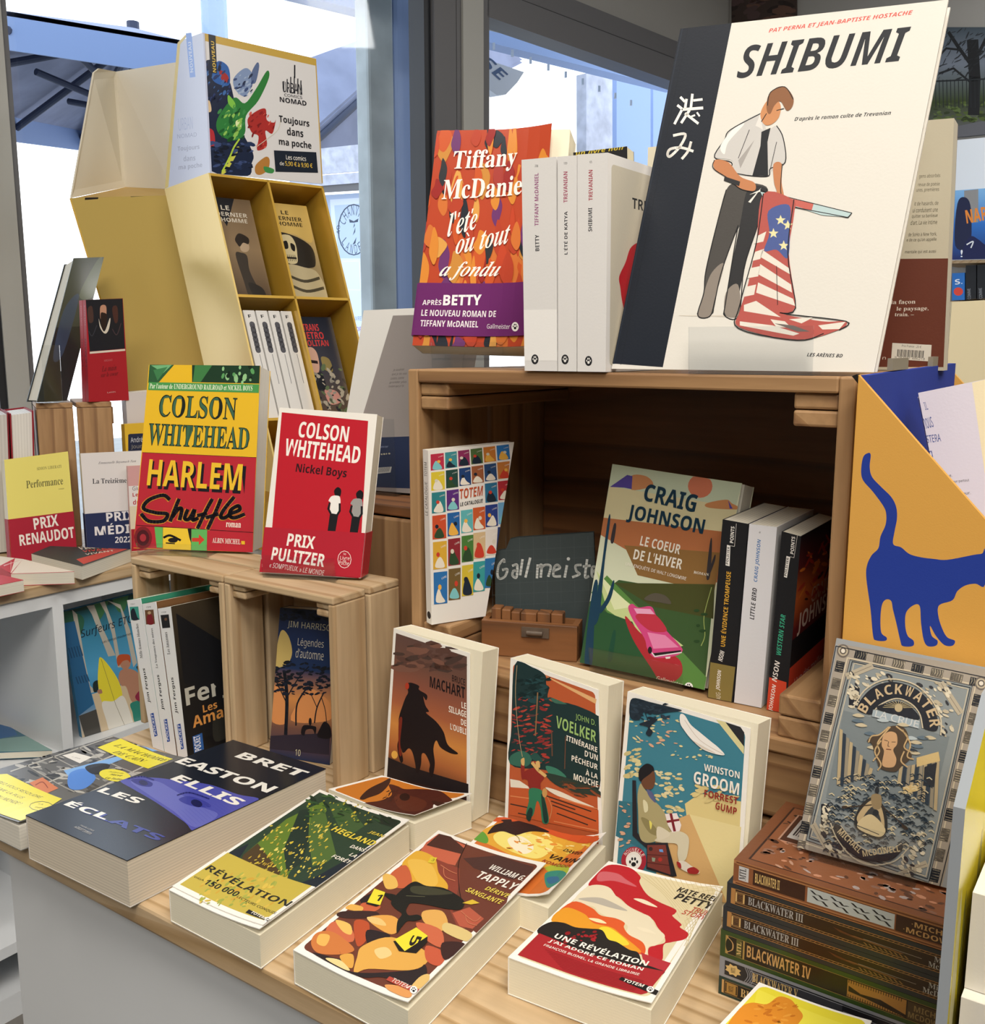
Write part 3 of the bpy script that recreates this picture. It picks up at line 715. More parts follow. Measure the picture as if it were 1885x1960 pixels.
wallsheet('comics_display_card', 'blue printed shelf card with orange lettering at far right edge', 'display card', [(1822, 365), (1960, 355), (1960, 494), (1822, 497)], .31, .012, '2d6fc4', d_man)
bs = thing('comics_shelf', 'yellow wooden shelf at far right edge, under the blue display card', 'shelf', bw((1860, 520), .2))
m = MB(); Q = bquad([(1790, 499), (2000, 494), (2000, 500), (1790, 505)], .3); m.box8([p + WW * .28 for p in Q], Q, (.5,) * 3); m.link('board', 'pale_x', bs, weld=True)
m = MB(); Q = bquad([(1790, 577), (2000, 575), (2000, 590), (1790, 595)], .3); m.box8([p + WW * .28 for p in Q], Q, (.5,) * 3); m.link('board', 'pale_x', bs, weld=True)
def cb(px, col, lab, draw, t=.12):
    Q = bquad(px, .29); b = Book('comic_book', lab, px, None, t, 'spine', 'book', 'comics on the far shelf', cover=col, quad=Q); draw(b.face('spine')); b.done()
cb([(1822, 523), (1846, 522), (1846, 574), (1822, 575)], '2a6fc0', 'bright blue comic on the far right shelf, leftmost of three', lambda f: (f.C('d8483a', 1834, 558, 9, 8), f.T('S.', 1828, 545, 1842, 543, 10, 'e6ecf4', .03)))
cb([(1848, 508), (1868, 507), (1868, 572), (1848, 574)], '1d2026', 'black spined comic on the far right shelf, in the middle of three', lambda f: f.T('COMME', 1858, 572, 1857, 552, 6, '9aa0aa'))
cb([(1870, 507), (1890, 506), (1890, 571), (1870, 573)], '1d2026', 'black spined comic on the far right shelf, rightmost of three', lambda f: f.T('COMME', 1880, 571, 1879, 551, 6, '9aa0aa'))
wallsheet('poster', 'dark brown picture high on the back wall, above the large white album', 'poster', [(1400, -60), (1524, -60), (1524, 30), (1400, 45)], .02, .01, '3b302c', lambda f: f.speck(['5a4238', '2a2220', '4a3a3a'], (1400, -60, 1524, 40), 60, 14, 7, 9))
# ------------------------------------------------------------------ table, crates, shelf unit
tb = thing('display_table', 'white display table with varnished pine top under the paperbacks', 'table', Wd(0, 0, 0), YAW)
m = MB(); m.box((-.105, 0, -.021), (1.35, .80, 0)); m.link('tabletop', 'oak_x', tb, weld=True, bevel=.003)
m = MB(); m.box((-.024, .018, FZ), (1.3, .036, -.021)); m.link('front_panel', 'white_laminate', tb)
m = MB(); m.box((-.024, .036, FZ), (-.006, .78, -.021)); m.link('side_panel', 'white_laminate', tb)
m = MB(); m.box((1.28, .036, FZ), (1.3, .78, -.021)); m.link('side_panel', 'white_laminate', tb)
def crate(name, label, org, rot, w, d, h, kind, boards_side=2, boards_back=3, th=.011, blk=.03, group=None, gap=.006, topn=2, boty=True):
    """slatted box lying on its side, open towards -y; x 0..w, y 0..d, z 0..h"""
    c = thing(name, label, 'crate', org, rot, group)
    def panel(nm, mat, n, mk, span, gp=gap):
        m = MB(); L = (span - gp * (n - 1)) / n
        for i in range(n): m.box(*mk(i * (L + gp), i * (L + gp) + L))
        return m.link(nm, mat, c, weld=True, bevel=.0018)
    panel('top_panel', kind + '_x', topn, lambda a, b: ((th if not topn == 2 or kind == 'crate' else 0, a, h - th), (w - (th if kind == 'crate' else 0), b, h)), d)
    if boty: panel('bottom_panel', kind + '_x', topn, lambda a, b: ((th, a, 0), (w - th, b, th)), d)
    hh = h if kind == 'crate' else h - th
    panel('side_panel', kind + '_z', boards_side, lambda a, b: ((0, a, 0), (th, b, hh)), d)
    panel('side_panel', kind + '_z', boards_side, lambda a, b: ((w - th, a, 0), (w, b, hh)), d)
    panel('back_panel', ('brown' if kind == 'crate' else kind) + '_x', boards_back, lambda a, b: ((th, d - th, th + a), (w - th, d, th + b)), h - 2 * th, 0)
    for x0 in (th, w - th - blk):
        for z0, z1 in ((h - th - blk * .75, h - th), (th, th + blk * 1.05)):
            if z0 < h / 2 and not boty: continue
            m = MB(); m.box((x0, .004, z0), (x0 + blk, d - th, (z0 + z1) / 2 - .0004)); m.box((x0, .004, (z0 + z1) / 2 + .0004), (x0 + blk, d - th, z1))
            m.link('corner_block', kind + '_y', c, weld=True, bevel=.002)
    return c
CF = .31
crate('wooden_crate', 'large open pine crate holding the chalkboard, under the big white album', Wd(.234, CF, .119), YAW, .423, .24, .299, 'crate', th=.0125, blk=.034)
lc = thing('wooden_crate', 'lower pine crate lying closed side forward under the large open crate', 'crate', Wd(.234, CF, 0), YAW)
m = MB(); m.box((0, .004, .062), (.423, .016, .1185)); m.box((0, .004, .0), (.423, .016, .057)); m.link('front_panel', 'crate_x', lc, weld=True, bevel=.0018)
m = MB(); m.box((0, .016, 0), (.012, .228, .1185)); m.link('side_panel', 'crate_y', lc); m = MB(); m.box((.411, .016, 0), (.423, .228, .1185)); m.link('side_panel', 'crate_y', lc)
m = MB(); m.box((0, .228, 0), (.423, .24, .1185)); m.link('back_panel', 'crate_x', lc)
m = MB(); m.box((.012, .016, .107), (.411, .228, .1185)); m.link('top_panel', 'crate_x', lc)
crate('small_crate', 'small pale crate holding the dark blue sunset paperback, right of its twin', Wd(.037, .238, 0), YAW, .16, .098, .2, 'pale', th=.008, blk=.02, boty=False, group='small pale crates')
crate('small_crate', 'small pale crate under the yellow and red book, left of its twin', Wd(-.125, .238, 0), YAW, .16, .098, .2, 'pale', th=.008, blk=.02, boty=False, group='small pale crates')
bc_ = crate('wooden_crate', 'brown crate standing behind the small pale crates, left of the large crate', Wd(-.06, .405, 0), YAW, .285, .22, .262, 'brown', th=.012, blk=.03)
m = MB(); m.box((0, -.012, 0), (.140, -.0002, .249)); m.box((.144, -.012, 0), (.285, -.0002, .249)); m.link('front_panel', 'crate_z', bc_, weld=True, bevel=.0018)
un = thing('shelf_unit', 'white cube shelf unit with a wooden top beside the left window', 'shelf', Wd(-.87, .1, 0), YAW)
m = MB(); m.box((-.45, -.3, -.021), (.006, 1.55, 0)); m.link('wooden_top', 'oak_y', un, weld=True, bevel=.002)
m = MB(); m.box((-.44, -.3, -.048), (0, 1.55, -.021)); m.link('top_board', 'white_laminate', un)
for d in (-.3, .086, .472, .858, 1.244, 1.525): m = MB(); m.box((-.44, d, -.8), (0, d + .022, -.048)); m.link('divider', 'white_laminate', un)
for z in (-.362, -.7): m = MB(); m.box((-.44, -.28, z), (-.002, 1.53, z + .022)); m.link('shelf_board', 'white_laminate', un)
m = MB(); m.box((-.45, -.3, -.8), (-.44, 1.55, -.021)); m.link('back_panel', 'white_laminate', un)
m = MB(); m.box((-.42, -.28, FZ), (-.03, 1.53, -.8)); m.link('plinth', 'white_laminate', un)
# small brown crate on the shelf unit
pl = plane(-1.14, .80, 0, 62)
A, B = onp((68, 771), pl), onp((213, 769), pl); wv = B - A; wv[2] = 0; wc = np.linalg.norm(wv)
rot = math.atan2(wv[1], wv[0]); hc = (A[2] + B[2]) / 2
cc = thing('wooden_crate', 'small brown two-board crate standing on the white shelf unit', 'crate', (A[0], A[1], 0), rot)
m = MB(); m.box((0, 0, 0), (wc * .48, .012, hc - .012)); m.box((wc * .53, 0, 0), (wc, .012, hc - .012)); m.link('front_panel', 'crate_z', cc, weld=True, bevel=.002)
m = MB(); m.box((0, -.002, hc - .012), (wc * .48, .17, hc)); m.box((wc * .52, -.002, hc - .012), (wc, .17, hc)); m.link('top_panel', 'crate_y', cc, weld=True, bevel=.002)
m = MB(); m.box((wc - .012, .014, 0), (wc, .08, hc - .05)); m.box((wc - .012, .088, 0), (wc, .17, hc - .05)); m.link('side_panel', 'brown_z', cc, weld=True)
m = MB(); m.box((wc - .03, .014, hc - .05), (wc + .004, .17, hc - .013)); m.link('corner_block', 'crate_y', cc, weld=True)
m = MB(); m.box((0, .014, 0), (.012, .17, hc - .013)); m.link('side_panel', 'brown_z', cc, weld=True)
CRT = (A, B, hc, rot, wc)
# ------------------------------------------------------------------ yellow comics displays
GY = 'c9a13c'
PU = plane(-.9, 1.03, .81, 75, 2)
uu, bb = yv(75), yb(75)
def board(m, P, th, c):
    P = [np.array(p) for p in P]; n = np.cross(P[1] - P[0], P[2] - P[0]); n = n / np.linalg.norm(n) * th
    m.poly(P, c); m.poly([p - n for p in P[::-1]], c)
    for i in range(len(P)): j = (i + 1) % len(P); m.poly([P[j], P[i], P[i] - n, P[j] - n], c)
da = thing('comics_display', 'gold cardboard comics display with printed header beside the left window', 'display stand', onp((402, 790), PU) * np.array([1, 1, 0]))
hq = [(389, 63), (605, 112), (618, 352), (402, 331)]
HQ = [onp(p, PU) for p in hq]
K1, K2 = HQ[3], HQ[2]
PS = (K1, -uu)                               # the display's left side
PBd = (K1, -bb * math.cos(20 * D2R) + Z * math.sin(20 * D2R))   # sloping shelf front
m = MB(); m.box8([p + bb * .006 for p in HQ[::-1]], HQ[::-1], lin('d8d6d6'))
f = Face(m, lambda u, v, e: (HQ[3] * (1 - u) * (1 - v) + HQ[2] * u * (1 - v) + HQ[1] * u * v + HQ[0] * (1 - u) * v) - bb * e, .3, .28, hq).fr(300, 0, 3.77)
f.P('c2a14c', '305,225 1150,425 1155,475 350,295 395,1240 385,1245'); f.P('c2a14c', '1145,470 1158,475 1198,1320 1190,1320')
# a plain burst of bright leaping shapes in the picture's colours
f.Sm('1d2740', '335,470 430,440 520,560 560,700 600,900 700,1100 690,1180 660,1270 395,1235 350,800'); f.Sm('2f5fa8', '440,440 520,480 530,600 470,610 400,560')
f.Sm('a03030', '455,500 515,540 520,590 470,570'); f.Sm('7f93b8', '560,560 640,490 690,520 700,600 640,690 570,640'); f.Sm('5a6a90', '690,520 730,450 745,480 720,590 690,590')
f.Sm('2f7a3a', '440,850 560,700 640,740 720,640 800,510 815,560 740,720 650,830 640,960 560,1010 450,960'); f.Sm('7fbf4a', '520,680 570,740 560,780 520,740'); f.Sm('dfe8b0', '575,870 610,860 615,910 580,910')
f.Sm('a8302c', '660,860 720,800 790,780 800,860 850,880 865,860 840,960 790,940 800,1050 730,1080 740,980 690,950'); f.Sm('c8c850', '470,1240 560,1080 600,1060 560,1150 500,1245'); f.Sm('d9c09a', '350,740 380,720 395,790 370,800'); f.Sm('b03038', '360,930 410,940 420,1040 375,1060')
f.Sm('b07a3a', '720,1190 790,1130 820,1150 810,1220 760,1260 720,1250'); f.Sm('3f8a4a', '780,1200 850,1220 840,1250 790,1240'); f.speck(['141a2a', '263558', '3c4c78', '1d2740'], (390, 1020, 690, 1235), 60, 26, 12, 4); f.speck(['1d5a2c', '3f8a4a', '8fc05a', '174a24'], (450, 760, 640, 1000), 40, 24, 10, 5, -50); f.speck(['9fb0cc', '3c4c78', '2a3450'], (560, 540, 720, 690), 30, 16, 8, 6, -40); f.speck(['7a1f20', 'd0584a', '8a2426'], (670, 800, 850, 1060), 26, 16, 8, 7, -50); f.speck(['2a3a6a', '17203a', '3f6aa8'], (350, 450, 530, 720), 40, 20, 10, 8, -60); f.L('b9d84a', 12, '475,1235 530,1130 560,1060 600,1000', True); f.L('d8d0bc', 4, '720,1060 800,1000 880,930 900,850', True)
f.P('1e2430', '372,238 425,250 436,525 388,520'); f.T('NOUVEAU', 430, 520, 415, 300, 24, 'd9b84e', .02)
for x, w_ in ((920, 16), (945, 18), (970, 14), (995, 16), (1020, 18), (1042, 12)): f.L('22222a', 7, [(x, 655 + (x - 920) * .2), (x, 545 + abs(x - 985) * .6)])
f.L('22222a', 9, '998,560 998,470'); f.T('URBAN', 915, 660, 1052, 682, 76, '22222a', .0); f.T('COMICS', 925, 690, 1052, 710, 20, '33333c'); f.T('NOMAD', 893, 730, 1082, 760, 36, '1c1c24', .03)
f.T('Toujours', 888, 890, 1103, 925, 66, '16161c', .03); f.T('dans', 945, 970, 1060, 987, 58, '16161c', .03); f.T('ma poche', 888, 1055, 1118, 1085, 66, '16161c', .03)
f.P('1f2632', '850,1082 1150,1095 1163,1245 862,1238'); f.T('Les comics', 938, 1148, 1080, 1160, 34, 'e6e2da', .01); f.T('de', 893, 1190, 923, 1193, 28, 'e6e2da', .01); f.T('5,90 €', 932, 1198, 1014, 1205, 38, 'e8c34a', .01); f.T('à 9,90 €', 1022, 1207, 1125, 1215, 38, 'e8c34a', .01)
m.link('header_card', 'glossy_card', da)
SP = lambda p: onp(p, PS)
m = MB(); sp = [(342, 86), (352, 75), (388, 62), (402, 331), (318, 362)]; SPh = [SP(p) for p in sp]
board(m, [SPh[4], SPh[3], SPh[2], SPh[1], SPh[0]], .004, lin('c3cbe4'))
f = Face(m, lambda u, v, e: onp((300 + u * 120, 380 - v * 330), PS) - uu * e, .2, .3, [(300, 50), (420, 50), (420, 380), (300, 380)]).fr(0, 0, 3.77)
f.P('d9c277', '1338,250 1280,310 1190,1360 1215,1350 1300,320 1350,262'); f.P('6f97e2', '1340,240 1382,235 1410,555 1370,560'); f.T('NOUVEAU', 1395, 520, 1378, 300, 22, 'c9d6f0', .02)
f.T('URBAN', 1290, 945, 1392, 930, 90, 'a9b4d8'); f.T('NOMAD', 1280, 1000, 1420, 985, 30, '9aa2c4'); f.T('Toujours', 1282, 1100, 1440, 1085, 44, '9fa5c0', .02); f.T('dans', 1325, 1165, 1410, 1158, 40, '9fa5c0', .02); f.T('ma poche', 1290, 1235, 1460, 1215, 44, '9fa5c0', .02)
m.link('header_side', 'glossy_card', da)
hm = MB(); Tb = [HQ[0], HQ[1], HQ[1] + bb * .06, HQ[0] + bb * .06]; board(hm, Tb, .003, lin(GY)); hm.link('header_top', 'gold_board', da)
# sloping body
SB1, SB2 = onp((480, 726), PBd), onp((402 + 0, 331), PBd)
sl = (onp((455, 563), PBd) - K1); sl /= np.linalg.norm(sl)      # down the front edge
ps = np.linalg.norm(onp((455, 563), PBd) - K1)                  # one shelf pitch along the slope
inw = np.cross(sl, uu); inw = inw if inw @ bb > 0 else -inw; inw /= np.linalg.norm(inw)
DW = np.linalg.norm(K2 - K1); DD = .15
def bp(i, x, y): return K1 + uu * (DW * x) + sl * (ps * i) + inw * y
m = MB(); board(m, [bp(0, 0, 0), SP((318, 362)), SP((318, 362)) + sl * ps * 2.6, bp(2.6, 0, 0)][::-1], .004, lin('d8bd72')); m.link('side_panel', 'gold_board', da)
m = MB(); board(m, [bp(0, 1, 0), bp(0, 1, DD), bp(2.6, 1, DD), bp(2.6, 1, 0)][::-1], .005, lin(GY)); m.link('side_panel', 'gold_board', da)
m = MB(); board(m, [bp(0, .5, 0), bp(0, .5, DD), bp(2.6, .5, DD), bp(2.6, .5, 0)][::-1], .005, lin(GY)); m.link('divider', 'gold_board', da)
m = MB(); board(m, [bp(0, 0, DD), bp(0, 1, DD), bp(2.6, 1, DD), bp(2.6, 0, DD)][::-1], .004, lin('b8913a')); m.link('back_panel', 'gold_board', da)
for i in (0, 1, 2, 2.6): m = MB(); board(m, [bp(i, 0, 0), bp(i, 1, 0), bp(i, 1, DD), bp(i, 0, DD)], .006, lin(GY)); m.link('shelf_board', 'gold_board', da)
g0 = bp(2.62, 0, 0); m = MB(); fz = [bp(2.62, 0, 0), bp(2.62, 1, 0), bp(2.62, 1, DD), bp(2.62, 0, DD)]
m.box8([np.array([p[0], p[1], .001]) for p in fz], fz, lin(GY)); m.link('base', 'gold_board', da)
# its twin, seen from behind
db = thing('comics_display', 'gold cardboard display seen from its open white back, left of the printed one', 'display stand', at((250, 790), 2.45) * np.array([1, 1, 0]))
m = MB(); board(m, [at((137, 379), 2.52), at((180, 139), 2.54), at((190, 131), 2.55), at((222, 137), 2.68), at((240, 358), 2.68)][::-1], .004, lin('d9d2c0')); m.link('header_side', 'matt_paper', db)
m = MB(); board(m, [at((240, 358), 2.68), at((222, 137), 2.68), at((338, 119), 2.58), at((330, 362), 2.58)][::-1], .004, lin('dcd6c8')); m.link('header_back', 'matt_paper', db)
m = MB(); board(m, [at((137, 380), 2.52), at((240, 358), 2.68), at((325, 362), 2.58), at((320, 374), 2.5)][::-1], .004, lin(GY)); m.link('header_floor', 'gold_board', db)
m = MB(); q4 = [at((136, 379), 2.52), at((320, 374), 2.5), at((420, 800), 2.45), at((262, 800), 2.47)]; board(m, q4[::-1], .004, lin('d6b866'))
f = Face(m, lambda u, v, e: (q4[3] * (1 - u) * (1 - v) + q4[2] * u * (1 - v) + q4[1] * u * v + q4[0] * (1 - u) * v) + np.cross(q4[1] - q4[0], q4[0] - q4[3]) / np.linalg.norm(np.cross(q4[1] - q4[0], q4[0] - q4[3])) * e, 1, 1, [(136, 379), (320, 374), (420, 800), (262, 800)]).fr(0, 0, 3.77)
f.P('2a2320', '612,1422 708,1418 708,1438 612,1446'); f.P('2a2320', '940,1402 1045,1396 1045,1414 940,1422'); m.link('back_panel', 'gold_board', db)
m = MB(); board(m, [at((136, 379), 2.52), at((262, 800), 2.47), at((275, 800), 2.55), at((150, 379), 2.62)], .004, lin(GY)); m.link('side_panel', 'gold_board', db)
m = MB(); fz = [at((262, 798), 2.47), at((410, 798), 2.45), at((410, 798), 2.5), at((275, 798), 2.55)]; m.box8([np.array([p[0], p[1], .001]) for p in fz], fz, lin(GY)); m.link('base', 'gold_board', db)
# ------------------------------------------------------------------ books on top of the large crate
TOPZ = .418
STF = .0026                                  # thickness of an easel's foot
b = Book('comic_album', 'tall white comic album showing a man with a sword, leaning on the crate top', [(1302, 55), (1815, -1), (1672, 716), (1172, 697)], plane(.456, .3145, .42, 2, 16), .012, cover='dedad1', hard=.003, pages='e4dfd2', mat='printed_card', art=[(1302, 55), (1815, -1), (1672, 716), (1172, 697)], ct=.002, foot=TOPZ + STF)
f = b.face().fr(1150, 0, 2.5646)
f.P('141b27', '388,140 655,105 315,1803 50,1785'); f.P('1f2836', '398,140 404,140 66,1787 60,1787'); f.L('0f1520', 3, '430,135 100,1790')
f.T('PAT PERNA ET JEAN-BAPTISTE HOSTACHE', 838, 165, 1535, 76, 26, 'd8564c', .02, .12)
f.T('SHIBUMI', 678, 388, 1500, 300, 165, '23262c', .03, .16)
f.T("D'après le roman culte de Trevanian", 965, 602, 1428, 572, 26, '3a3a3a', .02, .2)
f.T('LES ARÈNES BD', 1024, 1750, 1192, 1756, 22, '1f2226', .03, .15)
for w_, p in ((13, '395,480 415,500'), (13, '380,520 400,535'), (13, '400,545 365,610'), (13, '455,465 448,530'), (12, '462,495 505,490'), (13, '425,490 418,535'), (14, '408,540 508,532'), (13, '440,545 400,605'), (13, '420,560 485,608'), (9, '450,575 468,568'), (9, '480,555 492,572')): f.L('f2efe8', w_, p); f.n -= 1
f.n += 1
f.L('f2efe8', 13, '360,668 420,662 395,720 345,770 330,760 345,735 400,728 460,745', True); f.L('f2efe8', 13, '450,700 435,745 405,782', True)
# man with sword and striped cloth
f.P('cfc6b8', '395,1550 680,1550 680,1558 395,1553')
f.Sm('4a4744', '630,935 690,900 830,920 810,1010 700,1110 610,1330 575,1500 560,1545 490,1548 495,1520 520,1440 530,1330 590,1080'); f.Sm('8c8278', '520,1440 560,1340 620,1300 575,1470 555,1550 490,1553')
f.Sm('2c2c2e', '740,930 832,930 810,1010 790,1100 740,1250 690,1480 690,1550 625,1550 625,1500 650,1350 700,1100'); f.Sm('8c8278', '630,1440 690,1400 700,1545 628,1548')
f.L('17171a', 5, '630,935 590,1080 530,1330 520,1440 490,1550 550,1555 575,1480 610,1330 690,1110', True); f.L('17171a', 5, '832,930 790,1100 720,1320 695,1550 625,1552 630,1480 690,1110', True)
f.Sm('c9c6c2', '800,560 830,640 880,620 915,680 920,800 860,840 830,870 750,865 680,860 665,830 655,790 570,775 580,740 620,690 650,640'); f.L('17171a', 5, '800,560 650,640 620,690 570,775 655,800 665,850 830,870 850,830 922,800 912,680 880,620', True)
f.Sm('efece4', '600,720 660,640 720,610 640,700 620,760'); f.P('a5a09c', '690,790 770,690 700,830'); f.P('1d1f23', '805,650 850,630 835,700 838,868 760,866 800,720'); f.P('dedad4', '775,620 800,560 812,640'); f.L('17171a', 3, '745,640 690,780'); f.L('17171a', 3, '880,700 850,830')
f.Sm('c88a5c', '800,560 830,500 870,480 900,520 890,580 850,615 815,610'); f.Sm('8a5c3c', '830,520 840,470 880,432 925,430 962,480 958,525 930,545 900,500 870,520 850,560 835,555'); f.L('17171a', 4, '880,545 915,535'); f.L('17171a', 4, '830,560 805,600'); f.L('17171a', 4, '835,520 850,455 920,428 962,490', True)
f.Sm('c07f55', '570,790 640,800 700,870 770,900 770,940 700,930 640,880 575,840'); f.Sm('c07f55', '865,810 905,808 905,900 915,985 860,1005 840,990 880,950 868,900'); f.L('17171a', 4, '570,790 565,830 640,880 700,930 765,945', True); f.L('17171a', 4, '908,808 900,940 918,985', True)
f.P('2a2a2c', '622,870 700,895 695,918 618,890'); f.P('e6e2da', '805,925 740,995 752,1000'); f.P('e6e2da', '745,960 800,935 800,945'); f.P('b9cfd0', '800,945 1243,1050 1222,1070 1100,1060 810,965'); f.P('c4645a', '850,955 1060,1005 1050,1040 840,975'); f.L('17171a', 4, '805,940 1243,1050 1225,1072 960,1020')
f.Sm('b4564e', '815,955 960,985 965,1060 940,1250 970,1510 900,1540 1100,1580 1210,1580 1180,1620 980,1670 700,1610 700,1530 740,1400 780,1200'); 
for p in ('790,1160 830,1140 815,1190 770,1200', '775,1240 820,1225 800,1275 760,1285', '750,1320 800,1310 790,1360 735,1370', '735,1410 780,1400 770,1450 720,1460', '810,1230 940,1320 945,1350 800,1265', '800,1300 950,1400 955,1440 790,1350', '790,1390 960,1470 970,1505 780,1440', '720,1500 780,1480 900,1560 720,1530', '700,1580 860,1600 990,1640 960,1650 700,1600', '940,1570 1060,1560 1000,1590', '1080,1600 1210,1582 1180,1618 1100,1620', '850,1570 920,1580 950,1610 880,1610'): f.P('e2dcd0', p); f.n -= 1
f.n += 1; f.Sm('4b5c96', '840,1040 940,1010 945,1120 935,1270 880,1230 820,1235 845,1150')
for x, y in ((900, 1085), (865, 1150), (915, 1210), (935, 1110)): f.P('e3dca8', [(x + (26 if k % 2 == 0 else 11) * math.sin(k * .628), y - (26 if k % 2 == 0 else 11) * math.cos(k * .628)) for k in range(10)]); f.n -= 1
f.n += 1; f.L('17171a', 5, '815,955 780,1200 700,1500 695,1615 980,1672 1105,1640', True); f.L('17171a', 5, '965,985 935,1250 972,1515 905,1540 1212,1580 1180,1622', True); f.P('6c6460', '870,1590 960,1600 1040,1630 980,1630'); f.L('17171a', 3, '880,1310 885,1500')
b.done()
stand('clear acrylic easel at the foot of the tall white comic album', b, TOPZ, .34, .8, .034)
MC = plane(.374, .44, .44, 20, 15)
b = Book('paperback_book', 'flame patterned orange novel with purple band, leaning in acrylic on crate top', [(837, 250), (1092, 246), (1062, 668), (789, 661)], MC, .034, cover='b5502f', spine='e9e5de', back='e9e5de', pages='e6dec6', mat='glossy_card', curl=.012, cw=.88, art=[(837, 250), (1051, 224), (1022, 668), (789, 661)])
f = b.face().fr(760, 200, 3.4907)
f.Q('b8492e', 0, 0, 1, 1)
R = random.Random(3)
for i in range(130):
    x, y = R.uniform(100, 990), R.uniform(110, 1560); c = R.choice(['d98a3a', 'dba052', 'c24a30', '9a2f2c', 'd0743a', '6e3a6e', '2c3038', 'a84038', 'c9592f', 'd98a3a', '35363a', 'b5452f', 'c98a40'])
    h = R.uniform(110, 280); w_ = R.uniform(30, 75); k = R.uniform(-40, 40)
    f.Sm(c, [(x, y), (x + w_ * .7 + k * .4, y + h * .35), (x + w_ * .4, y + h * .8), (x - w_ * .1, y + h), (x - w_ * .7, y + h * .7), (x - w_ * .4 + k * .2, y + h * .35)])
f.T('Tiffany', 372, 470, 800, 443, 150, 'f1ede6', .04, .1); f.T('McDaniel', 300, 640, 872, 600, 130, 'f1ede6', .04, .08)
f.T("l'été", 340, 890, 555, 830, 150, 'f1ede6', .0, .35); f.T('où tout', 395, 1005, 770, 925, 130, 'f1ede6', .0, .35); f.T('a fondu', 280, 1178, 690, 1178, 130, 'f1ede6', .0, .35)
g = b.band(.045, .285, '6a2b66', gap=.0024).fr(760, 200, 3.4907)
g.T('APRÈS', 168, 1340, 294, 1340, 44, 'e8e2e6', .02); g.T('BETTY', 305, 1342, 560, 1340, 72, 'efeaec', .06); g.T('LE NOUVEAU ROMAN DE', 160, 1412, 658, 1420, 44, 'e8e2e6', .02); g.T('TIFFANY McDANIEL', 153, 1482, 540, 1490, 44, 'e8e2e6', .02); g.T('Gallmeister', 598, 1497, 752, 1500, 34, 'e8e2e6'); g.paw(788, 1485, 24, k=1.3)
b.done()
stand('clear acrylic easel under the flame patterned novel on the crate top', b, TOPZ, .16, .66, .016)
def spine_on_top(lab, q, th, draw, pl, dep=.11, **k):
    b = Book('paperback_book', lab, q, pl, dep, 'spine', foot=TOPZ, group='white paperbacks on the crate top', cover='e2e0de', pages='e6dfcc', **k); draw(b.face('spine').fr(760, 200, 3.4907), b); b.done()
SPT = plane(.374, .307, .42, 0, 0)
def d1(f, b):
    f.T('BETTY', 950, 990, 948, 880, 26, '2a2a30', .02); f.T('TIFFANY McDANIEL', 945, 820, 945, 460, 26, '9c5a86', .02); f.T('206', 920, 420, 942, 419, 16, '444444'); f.Q('f1efec', 0, .05, 1, .295); f.paw(921, 1705, 24, 'f0eeea', '222226', 1.35)
spine_on_top('thickest white spine beside the flame patterned novel, with a plain white band', [(998, 306), (1064, 300), (1066, 711), (1004, 710)], 0, d1, SPT)
def d2(f, b):
    f.T("L'ÉTÉ DE KATYA", 1138, 1010, 1138, 720, 26, '2a2a30', .02); f.T('TREVANIAN', 1138, 660, 1138, 450, 26, 'a8506a', .02); f.T('109', 1113, 402, 1136, 401, 16, '444444'); f.paw(1122, 1705, 24, 'f0eeea', '222226', 1.35)
spine_on_top('thinnest white spine on the crate top, middle of the three', [(1067, 300), (1104, 297), (1103, 713), (1068, 712)], 0, d2, SPT)
def d3(f, b):
    f.T('SHIBUMI', 1303, 860, 1303, 700, 26, '2a2a30', .02); f.T('TREVANIAN', 1306, 650, 1306, 440, 26, 'a84050', .02); f.T('65', 1287, 394, 1302, 393, 16, '444444'); f.paw(1279, 1716, 24, 'f0eeea', '222226', 1.35)
    g = b.face('front_cover', 'right'); g.Q('c6bfae', .06, .03, .96, .955, .004); g.Tu('TREVANIAN', .4, .78, 1.3, .05, '1c1c20', .02)
    g.P('b01522', [(.3, .52), (.4, .6), (.62, .62), (.9, .5), (1, .3), (.75, .26), (.5, .24), (.38, .27), (.34, .31), (.3, .29), (.25, .34), (.22, .4), (.2, .45)], True); g.P('b01522', [(.3, .25), (.42, .26), (.4, .17), (.28, .18)], True)
spine_on_top('white spine with red blot cover, rightmost of the three by the white album', [(1105, 296), (1163, 292), (1159, 717), (1105, 715)], 0, d3, SPT)
# behind them
b = Book('paperback_book', 'black and yellow book peeking above the white spines on the crate top', [(1097, 292), (1200, 280), (1205, 700), (1110, 700)], plane(.44, .5, .42, 14, 0), .03, cover='1c1c1e', pages='e8dfc0', foot=TOPZ)
f = b.face(); f.T('un livre noir', 1102, 298, 1196, 286, 9, 'c9b23a', .02, .3); b.done()
b = Book('paperback_book', 'cream page edges showing between white spines and the tall white album', [(1240, 282), (1292, 276), (1280, 690), (1230, 690)], plane(.49, .505, .42, 8, 0), .03, cover='e6dfc8', foot=TOPZ); b.done()
b = Book('paperback_book', 'grey and brown paperback seen from behind, right of the white comic album', [(1700, 236), (1826, 226), (1806, 690), (1640, 690)], plane(.63, .52, .42, 2, 4), .022, 'back', cover='6b3524', spine='c9c2ae', back='b8b09a', foot=TOPZ)
f = b.face('back_cover').fr(1285, 0, 3.1417)
f.P('5f2d1c', '1200,1440 1705,1432 1650,2200 1050,2200')
